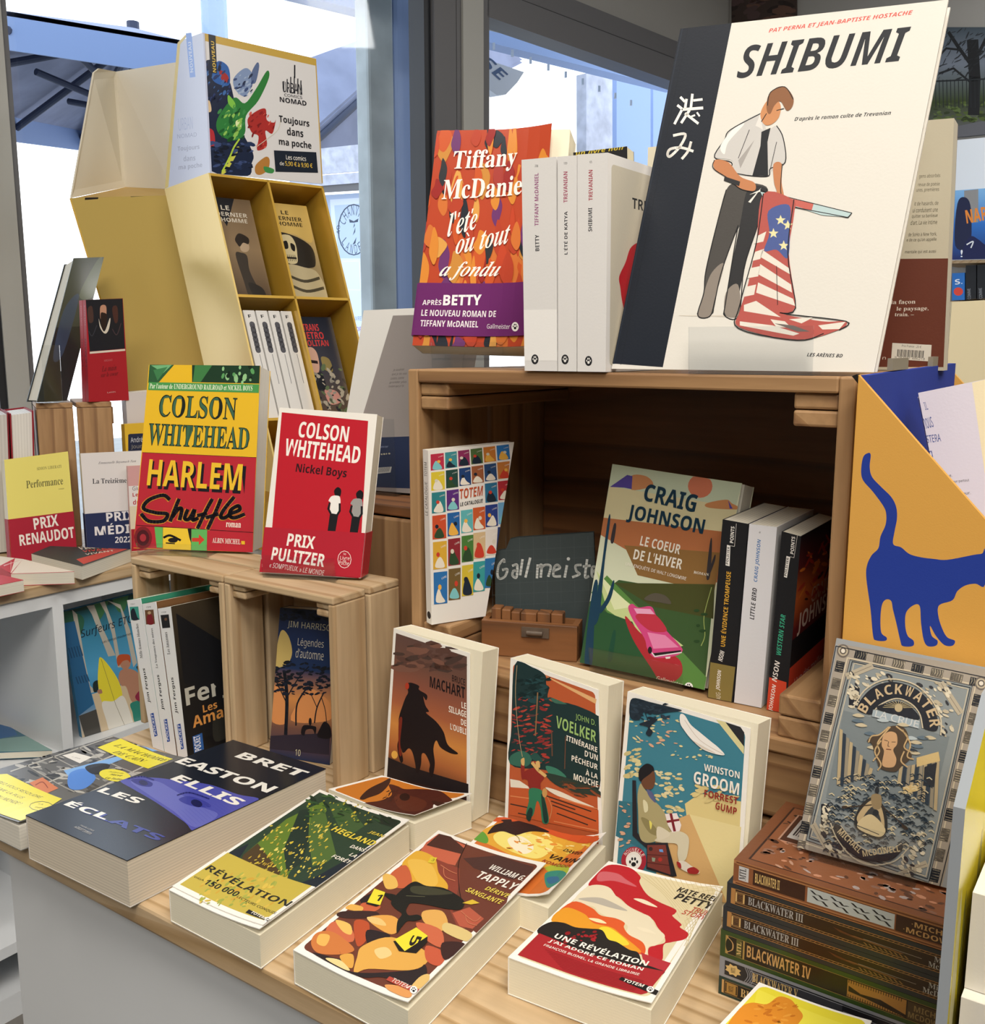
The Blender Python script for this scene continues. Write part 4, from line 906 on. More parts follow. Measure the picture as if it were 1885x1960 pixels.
for t, x0, x1, y in (('gens absorbés', 1495, 1620, 998), ('revue de poésie', 1490, 1617, 1040), ('ures, premières', 1480, 1614, 1068), ('it de hasards, de', 1470, 1610, 1138), ('ui conduisent une', 1460, 1607, 1172), ('quitter sa banlieue', 1455, 1606, 1206), ("d'art. La vie intime", 1448, 1604, 1240), ('de SoHo à New York,', 1435, 1602, 1308), ("e de ce qu'on appelle", 1425, 1600, 1340), ('mentale qui est aussi', 1415, 1597, 1410)): f.T(t, x0, y, x1, y - 6, 24, '55503f')
f.fr(1285, 350, 3.1417)
f.T('la façon', 1330, 636, 1475, 632, 34, 'd2c6b8'); f.T('le paysage,', 1362, 682, 1552, 678, 34, 'd2c6b8'); f.T('train. –', 1352, 714, 1465, 714, 26, 'd2c6b8')
f.P('cfcabd', '1335,910 1568,925 1560,1055 1325,1035'); f.T('Prix France : 20 €', 1390, 940, 1505, 950, 18, '333333'); f.T('9 782081 486218', 1345, 1032, 1525, 1045, 18, '333333')
for k in range(22): f.L('222222', 3 if k % 3 else 5, [(1368 + 7.2 * k, 960 + .5 * k), (1363 + 7.2 * k, 1015 + .5 * k)]); f.n -= 1
f.n += 1; f.T('n', 1272, 1040, 1292, 1040, 20, 'd2c6b8'); b.done()
cp_ = thing('display_board', 'plain cream upright board behind the cat box at the far right', 'board', at((1860, 700), 1.75) * np.array([1, 1, 0]) + Z * FZ)
m = MB(); q = [at(p, 1.75) for p in ((1822, 578), (1960, 570))]; q = [q[0], q[1], np.array([q[1][0], q[1][1], FZ + .001]), np.array([q[0][0], q[0][1], FZ + .001])]
m.box8([p + np.array([0, .02, 0]) for p in q[::-1]], q[::-1], lin('ddd2b0')); m.link('board', 'matt_paper', cp_)
# ------------------------------------------------------------------ inside the large crate
IZ = .1317
b = Book('catalogue', 'white catalogue with a grid of tiny colourful covers inside the large crate', [(819, 862), (984, 846), (934, 1150), (826, 1183)], plane(.275, .332, .155, 66, 0), .011, cover='e8e4de', curl=.0, foot=.1675)
f = b.face().fr(680, 680, 3.4385)
cols = ['b8304a', '3f8a92', '8a2f5c', '4f6a3c', 'c87a34', '2f74b8', 'd9c23a', '24453f', '1f3f74', '9a5a38', '2a4a78', 'c47a3a', '2f7f86', '5a2f7a', 'e8e4de', 'e8e4de', '2f6f94', 'b02f3a', 'c8502f', '2560a0', '5fb0b4', 'c45a2f', '2a3f86', '6fa8d0', 'd8a93a', '8a2a34', '4a7a3a', 'd0b48a', 'e0d8d0', '2a3a6a', '2a6fb0', '6f5a34', 'd0b83a', '3a9a9a', '2f6fa8', '3a6a9a']
xs = [(495, 580), (588, 664), (672, 746), (754, 830), (838, 916), (925, 1008)]; R = random.Random(5)
for r in range(6):
    for c in range(6):
        if r == 2 and c in (2, 3): continue
        xl, xr = xs[c]; sh = r * 4 - (6 * r if c > 2 else 0) * (c - 2) * .35; xl += sh; xr += sh; yl = 668 - c * 13 + r * 172 - r * c * 1.5; yr = yl - 10; hh = 156 - c * 2
        k = cols[r * 6 + c]; f.P(k, [(xl, yl), (xr, yr), (xr + 2, yr + hh), (xl + 2, yl + hh)])
        k2 = R.choice(['e8b04a', '1d2a3a', 'e8e0d0', 'c8402f', '7fc4c8', '2f4a2f']); mx, my = (xl + xr) / 2, (yl + yr) / 2
        f.Sm(k2, [(mx - 28, my + hh * .95), (mx - 12, my + hh * R.uniform(.4, .7)), (mx + 10, my + hh * R.uniform(.45, .8)), (mx + 30, my + hh * .93)]); f.C(R.choice(['e8b04a', 'd8d0c0', '1d2433', 'c8402f']), mx + R.uniform(-15, 15), my + hh * .5, 11, 14, 10)
        f.T('LIVRE', xr - 34, yl + 34, xr - 4, yr + 32, 10, 'ece8e0'); f.n -= 3
f.n += 4
f.T('TOTEM', 676, 1065, 820, 1040, 78, 'b8502f', .02); f.T('LE CATALOGUE', 680, 1118, 820, 1092, 28, '24242a', .02)
g = b.face('spine', 'left'); g.T('LE CATALOGUE', .72, .63, .72, .82, .5, '24242a', up=(-.5, 0)); g.T('TOTEM', .72, .85, .72, .93, .5, '24242a', up=(-.5, 0)); g.C('222226', .5, .05, .35, .022)
b.done()
# chalkboard sign, its tray of wooden tiles
GP = plane(.30, .388, IZ, 24, 4)
cs = thing('chalkboard_sign', 'dark slate board chalked with a name, standing inside the large crate', 'sign', Wd(.37, .44, IZ + .055))
gq = [(941, 1055), (1150, 1020), (1170, 1215), (944, 1172)]
gp = pts('947,1062 952,1054 968,1052 976,1032 990,1029 1136,1019 1146,1215 948,1180'); P = [onp(p, GP) for p in gp]; nb = GP[1]; nb = nb * np.array([1, 1, 0]); nb /= np.linalg.norm(nb)
for q in P[-2:]: q += (P[0] - P[-1]) * ((IZ + .0008 - q[2]) / (P[0][2] - P[-1][2]))
m = MB(); m.poly(P[::-1], lin('3d4647')); m.poly([p - nb * .007 for p in P], lin('3d4647'))
for i in range(len(P)): j = (i + 1) % len(P); m.poly([P[i], P[j], P[j] - nb * .007, P[i] - nb * .007], lin('3d4647'))
f = Face(m, lambda u, v, e: onp((900 + u * 400, 1250 - v * 250), GP) + nb * e, .22, .14, [(900, 1000), (1300, 1000), (1300, 1250), (900, 1250)]).fr(680, 680, 3.4385)
for k in range(9): f.L('525b5c', 1.3, [(900 + 90 * k, 1190), (905 + 90 * k, 1660)]); f.n -= 1
for k in range(6): f.L('525b5c', 1.3, [(900, 1290 + 72 * k), (1900, 1240 + 72 * k)]); f.n -= 1
f.n += 1
for t in ('980,1362 975,1345 945,1380 935,1440 950,1470 985,1455 1000,1410 970,1412', '1035,1385 1065,1382 1060,1460 1035,1450 1040,1420 1060,1418', '1100,1345 1085,1445', '1150,1335 1120,1460', '1200,1380 1195,1465', '1200,1400 1225,1380 1220,1460', '1222,1400 1250,1380 1285,1390 1270,1455', '1300,1420 1345,1400 1330,1380 1310,1395 1305,1450 1350,1455', '1392,1385 1378,1460', '1485,1380 1450,1385 1455,1420 1475,1440 1430,1460', '1525,1345 1512,1455 1535,1455', '1500,1390 1545,1385', '1565,1425 1590,1400 1560,1395 1560,1455 1600,1450'): f.L('c9ccc8', 16, t, True); f.n -= 1
f.n += 1; f.C('c9ccc8', 1402, 1340, 11); m.link('board', 'printed_card', cs)
tr = thing('wooden_tray', 'low brown wooden tray with an iron clasp inside the large crate', 'tray', Wd(.37, .40, IZ))
TP = plane(.30, .352, IZ, 20, 0)
tq = [onp(p, TP) for p in ((921, 1186), (1140, 1212), (1140, 1268), (918, 1240))]
un_ = (tq[1] - tq[0]); un_[2] = 0; un_ /= np.linalg.norm(un_); bk = np.array([-un_[1], un_[0], 0])
trot = math.atan2(un_[1], un_[0]); TW = .098; t0 = np.array([tq[0][0], tq[0][1], IZ]); TH = max(.022, tq[0][2] - IZ)
tr.location = tuple(t0); tr.rotation_euler = (0, 0, trot); tr['_o'] = (0., 0., 0.)
m = MB(); m.box((0, 0, 0), (TW, .008, TH)); m.link('front_panel', 'brown_x', tr, weld=True, bevel=.001)
m = MB(); m.box((0, .024, 0), (TW, .029, TH)); m.box((0, .008, 0), (.006, .024, TH)); m.box((TW - .006, .008, 0), (TW, .024, TH)); m.link('side_panel', 'brown_x', tr)
m = MB(); m.box((.006, .008, 0), (TW - .006, .024, .005)); m.link('bottom_panel', 'brown_x', tr)
m = MB(); m.box((.042, -.002, TH - .014), (.07, 0, TH - .004)); m.tube((.048, -.004, TH - .009), (.064, -.004, TH - .009), .0025); m.link('clasp', 'clasp_iron', tr, weld=True)
ex = un_; R = random.Random(8)
x = .008; i = 0
while x < TW - .02:
    w_ = R.uniform(.009, .017); hgt = .024 + R.uniform(-.002, .002)
    o = t0 + ex * x + bk * .0085 + Z * .0052
    e = thing('wooden_tile', 'small dark wooden tile in the row standing in the brown tray', 'tile', o, trot, 'wooden tiles in the tray')
    m = MB(); m.box((0, 0, 0), (w_ - .0007, .015, hgt + TH * .45)); m.link('tile', 'brown_z', e, weld=True, bevel=.0012); x += w_; i += 1
# desert novel
b = Book('paperback_book', 'desert scene novel with a pink convertible, leaning inside the large crate', [(1172, 888), (1426, 927), (1352, 1334), (1108, 1278)], plane(.375, .374, .125, 0, 13), .024, cover='d7dcc0', pages='cfcabc', mat='glossy_card', curl=.008, curl0=.3, foot=IZ + STF)
f = b.face().fr(1100, 720, 3.4907)
f.P('c3cfb4', '250,575 1140,720 1000,1140 180,1000'); f.P('d9cfa4', '230,735 1110,880 1040,1060 190,960'); f.Sm('c98a5c', '380,665 480,670 520,730 380,760'); f.P('56489a', '235,740 350,660 385,668 380,755 330,745'); f.Sm('c78858', '880,850 1010,825 1050,850 1110,890 900,880'); f.P('56489a', '1025,830 1055,885 1035,885')
f.C('cf7a5c', 838, 735, 82, 78); f.P('b57148', '190,945 1000,1040 950,1380 500,1250 170,1060'); f.P('8f6a3c', '330,1130 980,1180 930,1450 420,1330'); f.fr(1090, 1150, 3.4907); f.P('3f5a34', '110,0 330,-140 960,-30 915,620 890,650 55,440'); f.P('4a4d28', '300,-120 970,-110 960,120 560,40'); f.P('5c8a46', '120,-60 250,-170 915,510 890,650 600,620'); f.P('c6d494', '180,-200 300,-60 760,300 640,330 250,60'); f.P('dfe6b8', '190,-190 300,-70 420,40 300,60'); f.P('2f5636', '110,30 420,140 590,620 55,440 100,100')
f.Sm('b03038', '372,100 480,220 640,330 740,400 745,500 630,560 540,440 420,250'); f.Sm('d24a84', '392,45 420,20 460,45 545,38 580,100 640,190 740,300 752,340 700,370 570,380 520,320 500,250 420,120'); f.Sm('c0384a', '440,100 560,85 650,190 600,210 520,190'); f.P('e78ab4', '520,210 640,230 730,310 560,320'); f.P('2a2224', '555,350 745,330 745,350 570,368'); f.L('e6dfe0', 8, '545,340 570,372 748,345'); f.C('2a2024', 538, 330, 14, 24); f.P('e8e0dc', '640,375 675,372 672,385 645,388'); f.P('e8a8c8', '430,50 540,55 570,90 450,85')
f.Sm('1f3f56', '165,-120 190,-115 170,80 150,430 100,430 130,100'); f.fr(1100, 720, 3.4907); f.Sm('1f3f56', '222,960 238,960 200,1250 165,1600 120,1640 175,1300'); f.Sm('1f3f56', '255,1370 265,1385 240,1490 180,1580 165,1560 215,1480'); f.Sm('1f3f56', '165,1590 120,1540 135,1390 145,1520'); f.Sm('3a3538', '262,990 278,1000 260,1110 240,1100'); f.Sm('3a3538', '905,1105 918,1110 905,1330 880,1340'); f.Sm('3a3538', '935,1195 938,1230 900,1330 890,1320'); f.fr(1090, 1150, 3.4907); f.Sm('234d3a', '290,210 310,220 285,390 255,390'); f.L('a8b86a', 5, '950,-90 900,100 905,230 880,300', True); f.dabs(['2f4a2a'], '850,65 900,90 860,165 890,200 850,270', 20, 10); f.Sm('5a5448', '500,-10 560,-50 640,-35 680,20 600,10')
f.fr(1100, 720, 3.4907); f.T('CRAIG', 455, 830, 800, 912, 120, '17364a', .05); f.T('JOHNSON', 342, 975, 850, 1082, 125, '17364a', .05); f.T('LE CŒUR', 434, 1130, 700, 1192, 66, 'efe9dc', .035); f.T("DE L'HIVER", 390, 1222, 712, 1292, 68, 'efe9dc', .035); f.T('UNE ENQUÊTE DE WALT LONGMIRE', 338, 1268, 742, 1370, 32, 'efe9dc', .005); f.T('ROMAN', 795, 1318, 895, 1336, 18, 'e6e0d0', .02)
f.fr(1090, 1150, 3.4907); f.T('Gallmeister', 580, 530, 755, 578, 30, 'dfe6cc', .005); f.paw(797, 573, 28)
b.done()
stand('clear acrylic easel at the foot of the desert scene novel', b, IZ, .13, .85, .022, .009, .05)
def crate_spine(lab, q, draw, cov, sp, pl, **k):
    b = Book('paperback_book', lab, q, pl, .11, 'spine', foot=IZ, group='paperbacks standing in the large crate', cover=cov, spine=sp, **k); draw(b); b.done()
CP = plane(.56, .365, IZ, 2, 0)
def e1(b):
    f = b.face('spine').fr(1100, 720, 3.4907); f.P('1f6fa0', '985,975 1000,975 930,1900 918,1900') if False else None
    f.T('UNE ÉVIDENCE TROMPEUSE', 1005, 1800, 1045, 1300, 38, 'dca83a', .02); f.P('f0eee8', '1008,1255 1035,1262 1040,1128 1018,1122'); f.T('POLICIER', 1026, 1250, 1036, 1135, 16, '1c1c20', .02); f.T('POINTS', 1060, 1112, 1068, 1005, 24, 'efece6', .03); f.L('efece6', 2, '1040,1128 1068,1132 1080,985')
    f.fr(1090, 1150, 3.4907); f.P('8a7a44', '940,402 1108,435 1080,690 920,690'); f.T('CRAIG', 1015, 700, 1008, 610, 30, 'd8d2c0', 0, .2); f.T('JOHNSON', 1008, 600, 1022, 460, 32, 'efece6', .02, .2); f.T('NSON', 1022, 400, 1038, 330, 32, 'efece6', .02, .2)
crate_spine('black spine with yellow lettering and khaki band, beside the desert scene novel', [(1383, 994), (1432, 1003), (1398, 1400), (1349, 1390)], e1, '24242a', '1b1c20', CP)
def e2(b):
    f = b.face('spine').fr(1100, 720, 3.4907); f.T('CRAIG JOHNSON', 1225, 1370, 1250, 1090, 30, '3f74b0', .02, .2); f.T('LITTLE BIRD', 1198, 1620, 1218, 1410, 30, '24242a', .02, .2); f.T('8', 1238, 1050, 1243, 1040, 10, '333333')
crate_spine('plain white spine between two black spines inside the large crate', [(1434, 1003), (1487, 1009), (1452, 1412), (1400, 1400)], e2, 'e6e4e2', 'dddde2', CP)
def e3(b):
    f = b.face('spine').fr(1100, 720, 3.4907); f.P('f0eee8', '1398,1335 1418,1342 1440,1205 1415,1198'); f.T('POLICIER', 1415, 1332, 1432, 1210, 16, '1c1c20', .02); f.T('POINTS', 1463, 1188, 1473, 1075, 24, 'efece6', .03); f.L('efece6', 2, '1440,1203 1465,1210 1487,1065')
    f.T('WESTERN STAR', 1378, 1860, 1410, 1590, 34, '3fae8a', .02, .2); f.fr(1090, 1150, 3.4907); f.P('d4482e', '1310,500 1450,540 1425,905 1280,890'); f.T('CRAIG', 1345, 862, 1362, 760, 30, 'e8d8d0', 0, .2); f.T('JOHNSON', 1360, 745, 1388, 560, 34, 'f2ece6', .02, .2); f.T('NSON', 1385, 540, 1408, 400, 36, 'f2ece6', .02, .2)
    g = b.face('front_cover', 'right'); g.bands(['14161c', '6a1a1e', 'c8642a', '5a1a1e', '17171c'], 0, .3, 1, 1); g.Q('14161c', 0, .28, 1, .42); g.Q('d4482e', 0, 0, 1, .26); g.Tu('CRAIG', .45, .56, 1.0, .09, 'c8a898', .01); g.Tu('JOHNSON', .12, .42, 1.3, .13, 'e0d0c4', .02); g.Tu('«L’un des meilleurs', .1, .12, 1.1, .05, 'f0d0c4', .01); g.speck(['a83020', 'd87a2a', '3a1216'], (.1, .6, .95, .9), 40, .09, .015, 2)
crate_spine('black and red spine with red band, rightmost book inside the large crate', [(1496, 1017), (1533, 1027), (1500, 1410), (1463, 1404)], e3, '1b1c20', '1b1c20', plane(.59, .365, IZ, 2, 0))
# ------------------------------------------------------------------ the cat box at the right
cx = thing('cardboard_display_box', 'orange cardboard book box printed with a blue cat, right of the large crate', 'display box', Wd(.79, .42, 0))
CA = plane(0, .288, 0, 0, 0); OR = lin('d6a14e')
LP = Wd(.664, .288, 0)
top = onp((1628, 718), CA); bl_ = np.array([top[0], top[1], 0]); bl_ = Wd(.664, .288, 0)
dg = onp((1885, 1012), CA); ddir = (dg - top)
tp = Wd(.664, .288, top[2]); kk = .225 / np.dot(ddir, U); q2 = tp + ddir * kk; q2z = q2[2]
P = [Wd(.664, .288, .001), Wd(.889, .288, .001), Wd(.889, .288, q2z), tp]
m = MB(); m.box8([p + V * .005 for p in P], P, OR)
f = Face(m, lambda u, v, e: Wd(.664 + .4 * u, .288, .5 * v) - V * e, .4, .5, [tuple(x) for x in ((0, 0),) * 0] or None)
q4 = [Wd(.664, .288, .5), Wd(1.064, .288, .5), Wd(1.064, .288, 0), Wd(.664, .288, 0)]
f = Face(m, lambda u, v, e: Wd(.664 + .4 * u, .288, .5 * v) - V * e, .4, .5, [topx(p) for p in q4]).fr(1560, 660, 3.16)
f.Sm('243c96', '318,655 336,665 330,740 345,800 400,860 460,920 490,980 495,1050 480,1130 472,1205 520,1225 570,1265 640,1285 720,1295 800,1300 960,1270 1010,1262 1027,1240 1027,1452 970,1445 910,1455 860,1490 830,1545 750,1575 745,1640 770,1720 800,1770 845,1790 830,1820 780,1815 730,1760 695,1700 705,1760 740,1790 730,1820 680,1822 655,1780 640,1680 632,1580 595,1575 550,1620 545,1700 560,1760 595,1790 590,1822 530,1822 515,1790 490,1680 470,1600 460,1550 430,1540 405,1570 395,1650 400,1740 432,1770 425,1790 370,1788 350,1760 335,1600 310,1420 312,1340 340,1275 382,1230 395,1160 425,1090 430,1030 415,980 350,890 290,820 278,760 290,680')
m.link('side_panel', 'matt_paper', cx)
m = MB(); b0 = [Wd(.664, .293, .001), Wd(.664, .60, .001), Wd(.664, .60, top[2] + .004), Wd(.664, .293, top[2])]
m.box8(b0, [p + U * .006 for p in b0], lin('2b3f9a')); m.box8([p - U * .0015 for p in b0], b0, OR)
m.link('back_panel', 'matt_paper', cx)
m = MB(); P2 = [Wd(.664, .60, .001), Wd(.889, .60, .001), Wd(.889, .60, q2z), Wd(.664, .60, top[2])]; m.box8(P2, [p + V * .005 for p in P2], OR); m.link('side_panel', 'matt_paper', cx)
m = MB(); m.box8([Wd(.67, .293, .001), Wd(.889, .293, .001), Wd(.889, .60, .001), Wd(.67, .60, .001)], [Wd(.67, .293, .006), Wd(.889, .293, .006), Wd(.889, .60, .006), Wd(.67, .60, .006)], OR); m.link('bottom_panel', 'matt_paper', cx)
for d0_ in (.36, .50): m = MB(); P = [Wd(.6695, d0_, top[2] + .002), Wd(.6695, d0_ + .05, top[2] + .002), Wd(.6695, d0_ + .05, top[2] + .011), Wd(.6695, d0_, top[2] + .011)]; m.box8([p - U * .004 for p in P], P, lin('8d8676')); m.link('tab', 'matt_paper', cx)
m = MB(); P = [onp(p, plane(0, .292, 0, 0, 0)) for p in ((1630, 720), (1640, 716), (1652, 738), (1648, 742))]; m.box8([p + V * .006 for p in P], P, lin('1d1a18')); m.link('fold', 'matt_paper', cx)
b = Book('paperback_book', 'pale book with blue handwritten title standing in the cat box', [(1757, 752), (1905, 722), (1990, 1170), (1830, 1130)], plane(.74, .36, .2, 12, 12), .02, 'back', cover='d9d0c4', back='cfc8d4', foot=.0065)
f = b.face('back_cover').fr(1560, 660, 3.16); f.P('e2d4b0', '945,230 1060,200 1300,1400 1100,1300'); f.T('IL', 668, 405, 686, 400, 52, '3a4a8a', 0, .1); f.T('nous', 668, 530, 722, 515, 70, '3a4a8a', 0, .3); f.T('RESTERA', 650, 625, 765, 610, 50, '3a4a8a', .01); f.T('ça', 690, 735, 728, 725, 60, '3a4a8a', 0, .3)
f.T('valse.', 780, 850, 835, 838, 20, '444444'); f.T('pour partout', 830, 885, 938, 875, 20, '444444'); f.T('peur.', 890, 965, 948, 958, 20, '444444'); b.done()
# ------------------------------------------------------------------ the left group on the small crates
b = Book('paperback_book', 'large yellow and red novel leaning in acrylic on the small crates', [(285, 698), (498, 700), (483, 1066), (255, 1050)], plane(-.145, .268, .205, 26, 13), .032, cover='e0b52e', spine='e9e5de', pages='ddd8cc', mat='glossy_card', foot=.2 + STF)
f = b.face().fr(230, 680, 3.625)
f.P('e2b62c', '195,50 975,65 945,690 155,655'); f.P('b32a36', '155,655 945,690 920,1390 90,1335'); f.L('1c1a1a', 3, '155,655 945,690')
f.P('2f5a3a', '205,52 375,58 270,180 195,185'); f.P('6fae7a', '215,70 360,62 300,120'); f.P('3f7a4c', '230,100 330,80 260,170'); f.P('1f3a28', '500,58 970,66 965,190 500,180'); f.P('3f7a45', '520,60 640,62 560,180 505,180'); f.speck(['8fc088', '5a9a5c', '16281c'], (690, 70, 960, 185), 16, 12, 22, 6); f.P('4a9450', '200,180 965,195 962,252 195,232'); f.T('Par l’auteur de UNDERGROUND RAILROAD et NICKEL BOYS', 205, 222, 918, 238, 34, 'dfe8d0', .0)
f.T('COLSON', 265, 412, 805, 435, 152, '1d2420', .05, st='s'); f.T('COLSON', 272, 408, 800, 430, 142, '3f6650', -.04, st='s'); f.T('WHITEHEAD', 188, 605, 893, 640, 155, '1d2420', .05, st='s'); f.T('WHITEHEAD', 194, 601, 888, 635, 146, '3f6650', -.04, st='s')
f.T('HARLEM', 192, 906, 862, 945, 195, '1c1820', .05); f.T('HARLEM', 186, 884, 840, 922, 185, 'e6bb34', .03)
sh = ['345,985 300,955 200,990 165,1050 250,1080 330,1090 300,1140 200,1140 150,1090', '410,985 380,1060 350,1140', '365,1110 410,1050 430,1060 415,1130', '470,1060 450,1120 480,1125 515,1060', '520,1060 505,1130 540,1120', '640,985 600,1060 540,1190', '540,1100 600,1085', '700,985 670,1060 610,1195', '600,1115 680,1090', '790,970 720,1060 700,1110 730,1115 760,1090', '770,1085 830,1060 820,1030 770,1060 765,1105 800,1115 862,1090']
for k, w_ in (('e39a3a', 34), ('1c1820', 26)):
    for p in sh: f.L(k, w_, [(x - (3 if w_ > 30 else 0), y + (2 if w_ > 30 else 0)) for x, y in pts(p)], True); f.n -= 1
    f.n += 1
f.T('roman', 735, 1183, 838, 1188, 34, 'f0e6da', .01)
f.C('7a2228', 160, 1262, 62, 82); f.C('4a1a20', 160, 1262, 44, 58); f.C('a03038', 160, 1262, 22, 28); f.P('5fae5c', '240,1182 298,1186 296,1336 255,1334'); f.P('e6c23a', '300,1186 495,1196 492,1355 298,1342'); f.L('1c1a1a', 16, '305,1260 350,1245 420,1280', True); f.C('1c1a1a', 368, 1280, 34, 18); f.P('1c1a1a', '470,1196 496,1196 494,1300 482,1260'); f.L('1c1a1a', 9, '320,1300 380,1305'); f.P('5fae5c', '497,1198 606,1202 602,1362 494,1356'); f.P('c8402f', '500,1262 548,1262 548,1236 588,1275 548,1315 548,1290 500,1290'); f.T('ALBIN MICHEL', 640, 1298, 835, 1310, 38, 'e6d8d0', .0); f.P('e0b42e', '842,1284 866,1285 866,1310 842,1309'); f.L('1c1a1a', 3, '115,1170 925,1222')
b.done()
stand('clear acrylic easel under the large yellow and red novel', b, .2, .12, .7, .012, .02)
b = Book('paperback_book', 'red pocket novel with two small standing figures and red band', [(535, 780), (722, 793), (689, 1119), (498, 1096)], plane(.07, .262, .202, 22, 13), .02, cover='e8e4dc', spine='e8e4dc', pages='d8d0bc', mat='glossy_card', foot=.2 + STF)
f = b.face().fr(230, 680, 3.625)
f.P('b9202e', '1122,395 1722,455 1650,1600 1030,1500'); f.T('COLSON', 1236, 565, 1582, 602, 110, 'efe9e2', .045); f.T('WHITEHEAD', 1138, 690, 1660, 748, 118, 'efe9e2', .045); f.T('Nickel Boys', 1218, 822, 1570, 862, 80, '33161c', .045)
for x, y, s_, top_ in ((1490, 910, 1, 'ece8e4'), (1640, 930, 1, '9a9896')):
    f.Sm('17171a', [(x + 25, y), (x + 48, y + 20), (x + 40, y + 65), (x + 10, y + 62), (x, y + 25)]); f.Sm(top_, [(x + 10, y + 58), (x + 40, y + 70), (x + 42, y + 130), (x + 25, y + 190), (x - 28, y + 185), (x - 25, y + 110), (x - 38, y + 95), (x - 20, y + 65)]); f.P('1c1c20', [(x - 28, y + 180), (x + 28, y + 190), (x + 5, y + 330), (x - 48, y + 325)]); f.L('1c1c20', 14, [(x - 30, y + 110), (x - 40, y + 150), (x - 25, y + 180)]); f.L('1c1c20', 14, [(x + 38, y + 115), (x + 38, y + 165), (x + 20, y + 195)])
f.P('e8e4dc', '1690,960 1722,960 1680,1270 1640,1265') if False else None
g = b.band(.005, .275, 'b02434').fr(230, 680, 3.625); g.T('PRIX', 1160, 1318, 1352, 1342, 88, 'f0e9e2', .05); g.T('PULITZER', 1050, 1418, 1420, 1470, 92, 'f0e9e2', .05); g.T('« SOMPTUEUX. » LE MONDE', 1038, 1470, 1420, 1528, 36, 'ecdcd8', .01, .1); g.L('ecdcd8', 4, [(1562 + 45 * math.cos(k * .5236), 1415 + 60 * math.sin(k * .5236)) for k in range(12)], closed=True); g.T('le', 1555, 1382, 1572, 1385, 16, 'ecdcd8'); g.T('Livre', 1532, 1415, 1596, 1420, 26, 'ecdcd8'); g.T('de', 1550, 1430, 1572, 1432, 14, 'ecdcd8'); g.T('Poche', 1524, 1450, 1590, 1458, 30, 'ecdcd8')
b.done()
stand('clear acrylic easel under the red pocket novel with two figures', b, .2, .06, .78, .022)
# ------------------------------------------------------------------ books in the small crates
def fergus(lab, q, cov, dr, pl, side=None):
    b = Book('paperback_book', lab, q, pl, .108, 'spine', foot=.0, group='white spined paperbacks by the small crate', cover=cov, spine='dfe0e4'); dr(b.face('spine').fr(0, 1030, 4.355)); 
    if side: side(b)
    b.done()
fergus('white spine with green cover, leftmost of three by the small crate', [(243, 1149), (269, 1146), (310, 1416), (290, 1416)], '2f7f66', lambda f: (f.P('3f9a8c', '1083,592 1155,590 1172,730 1100,732'), f.Sm('1c2430', '1095,640 1120,610 1150,700 1165,728 1110,730'), f.T('Mille femmes blanches', 1205, 1095, 1160, 770, 22, '4a4a50'), f.T('Jim Fergus', 1272, 1450, 1228, 1180, 28, '1c1c20', .03), f.P('2a4fa0', '1262,1525 1290,1520 1318,1675 1292,1680'), f.T('POCKET', 1310, 1670, 1286, 1530, 20, 'd8dcec', .02), f.T('17317', 1090, 572, 1126, 570, 16, '44444a')), plane(-.02, .2, 0, 0, 2))
fergus('white spine with brown cover, middle of three by the small crate', [(272, 1156), (298, 1152), (336, 1434), (314, 1432)], '6b4a2c', lambda f: (f.P('6a4a30', '1208,612 1280,608 1296,750 1222,752'), f.Sm('7a2028', '1228,670 1262,650 1285,745 1235,748'), f.C('b89a7a', 1246, 640, 14, 16), f.T('La Vengeance des mères', 1330, 1150, 1282, 790, 22, '4a4a50'), f.T('Jim Fergus', 1382, 1485, 1340, 1205, 28, '1c1c20', .03), f.P('2a4fa0', '1370,1555 1398,1550 1420,1712 1396,1716'), f.T('POCKET', 1412, 1706, 1394, 1560, 20, 'd8dcec', .02), f.T('17318', 1220, 592, 1258, 588, 16, '44444a')), plane(0.0, .2, 0, 0, 2))
def ams(b):
    g = b.face('front_cover', 'right'); g.Q('15161a', 0, 0, 1, 1); g.bands(['111216', '1c1b1a', '3a3124'], 0, 0, 1, 1); g.P('0c0d11', [(.3, 0), (.25, .3), (.45, .5), (.5, .75), (.6, .95), (.85, 1), (1, .95), (1, 0)], True); g.P('5a4638', [(.62, .62), (.75, .6), (.85, .72), (.84, .86), (.7, .86), (.63, .75)], True); g.P('4a4630', [(.4, .48), (.5, .55), (.52, .72), (.45, .7), (.36, .56)], True); g.P('2a2a26', [(.35, .05), (.6, .08), (.6, .25), (.45, .3), (.35, .2)], True)
    g.Tu('Jim', .36, .42, .78, .15, 'b9b7ac', .05); g.Tu('Fergus', .05, .31, .98, .15, 'b9b7ac', .05); g.Tu('Les', .24, .265, .42, .05, 'd0904a', .03); g.Tu('Amazones', .1, .19, .98, .075, 'd0904a', .04); g.Q('2a5aa0', .08, .03, .2, .14); g.T('POCKET', .17, .035, .17, .135, .1, 'dfe4ee', .02, up=(-.08, 0))
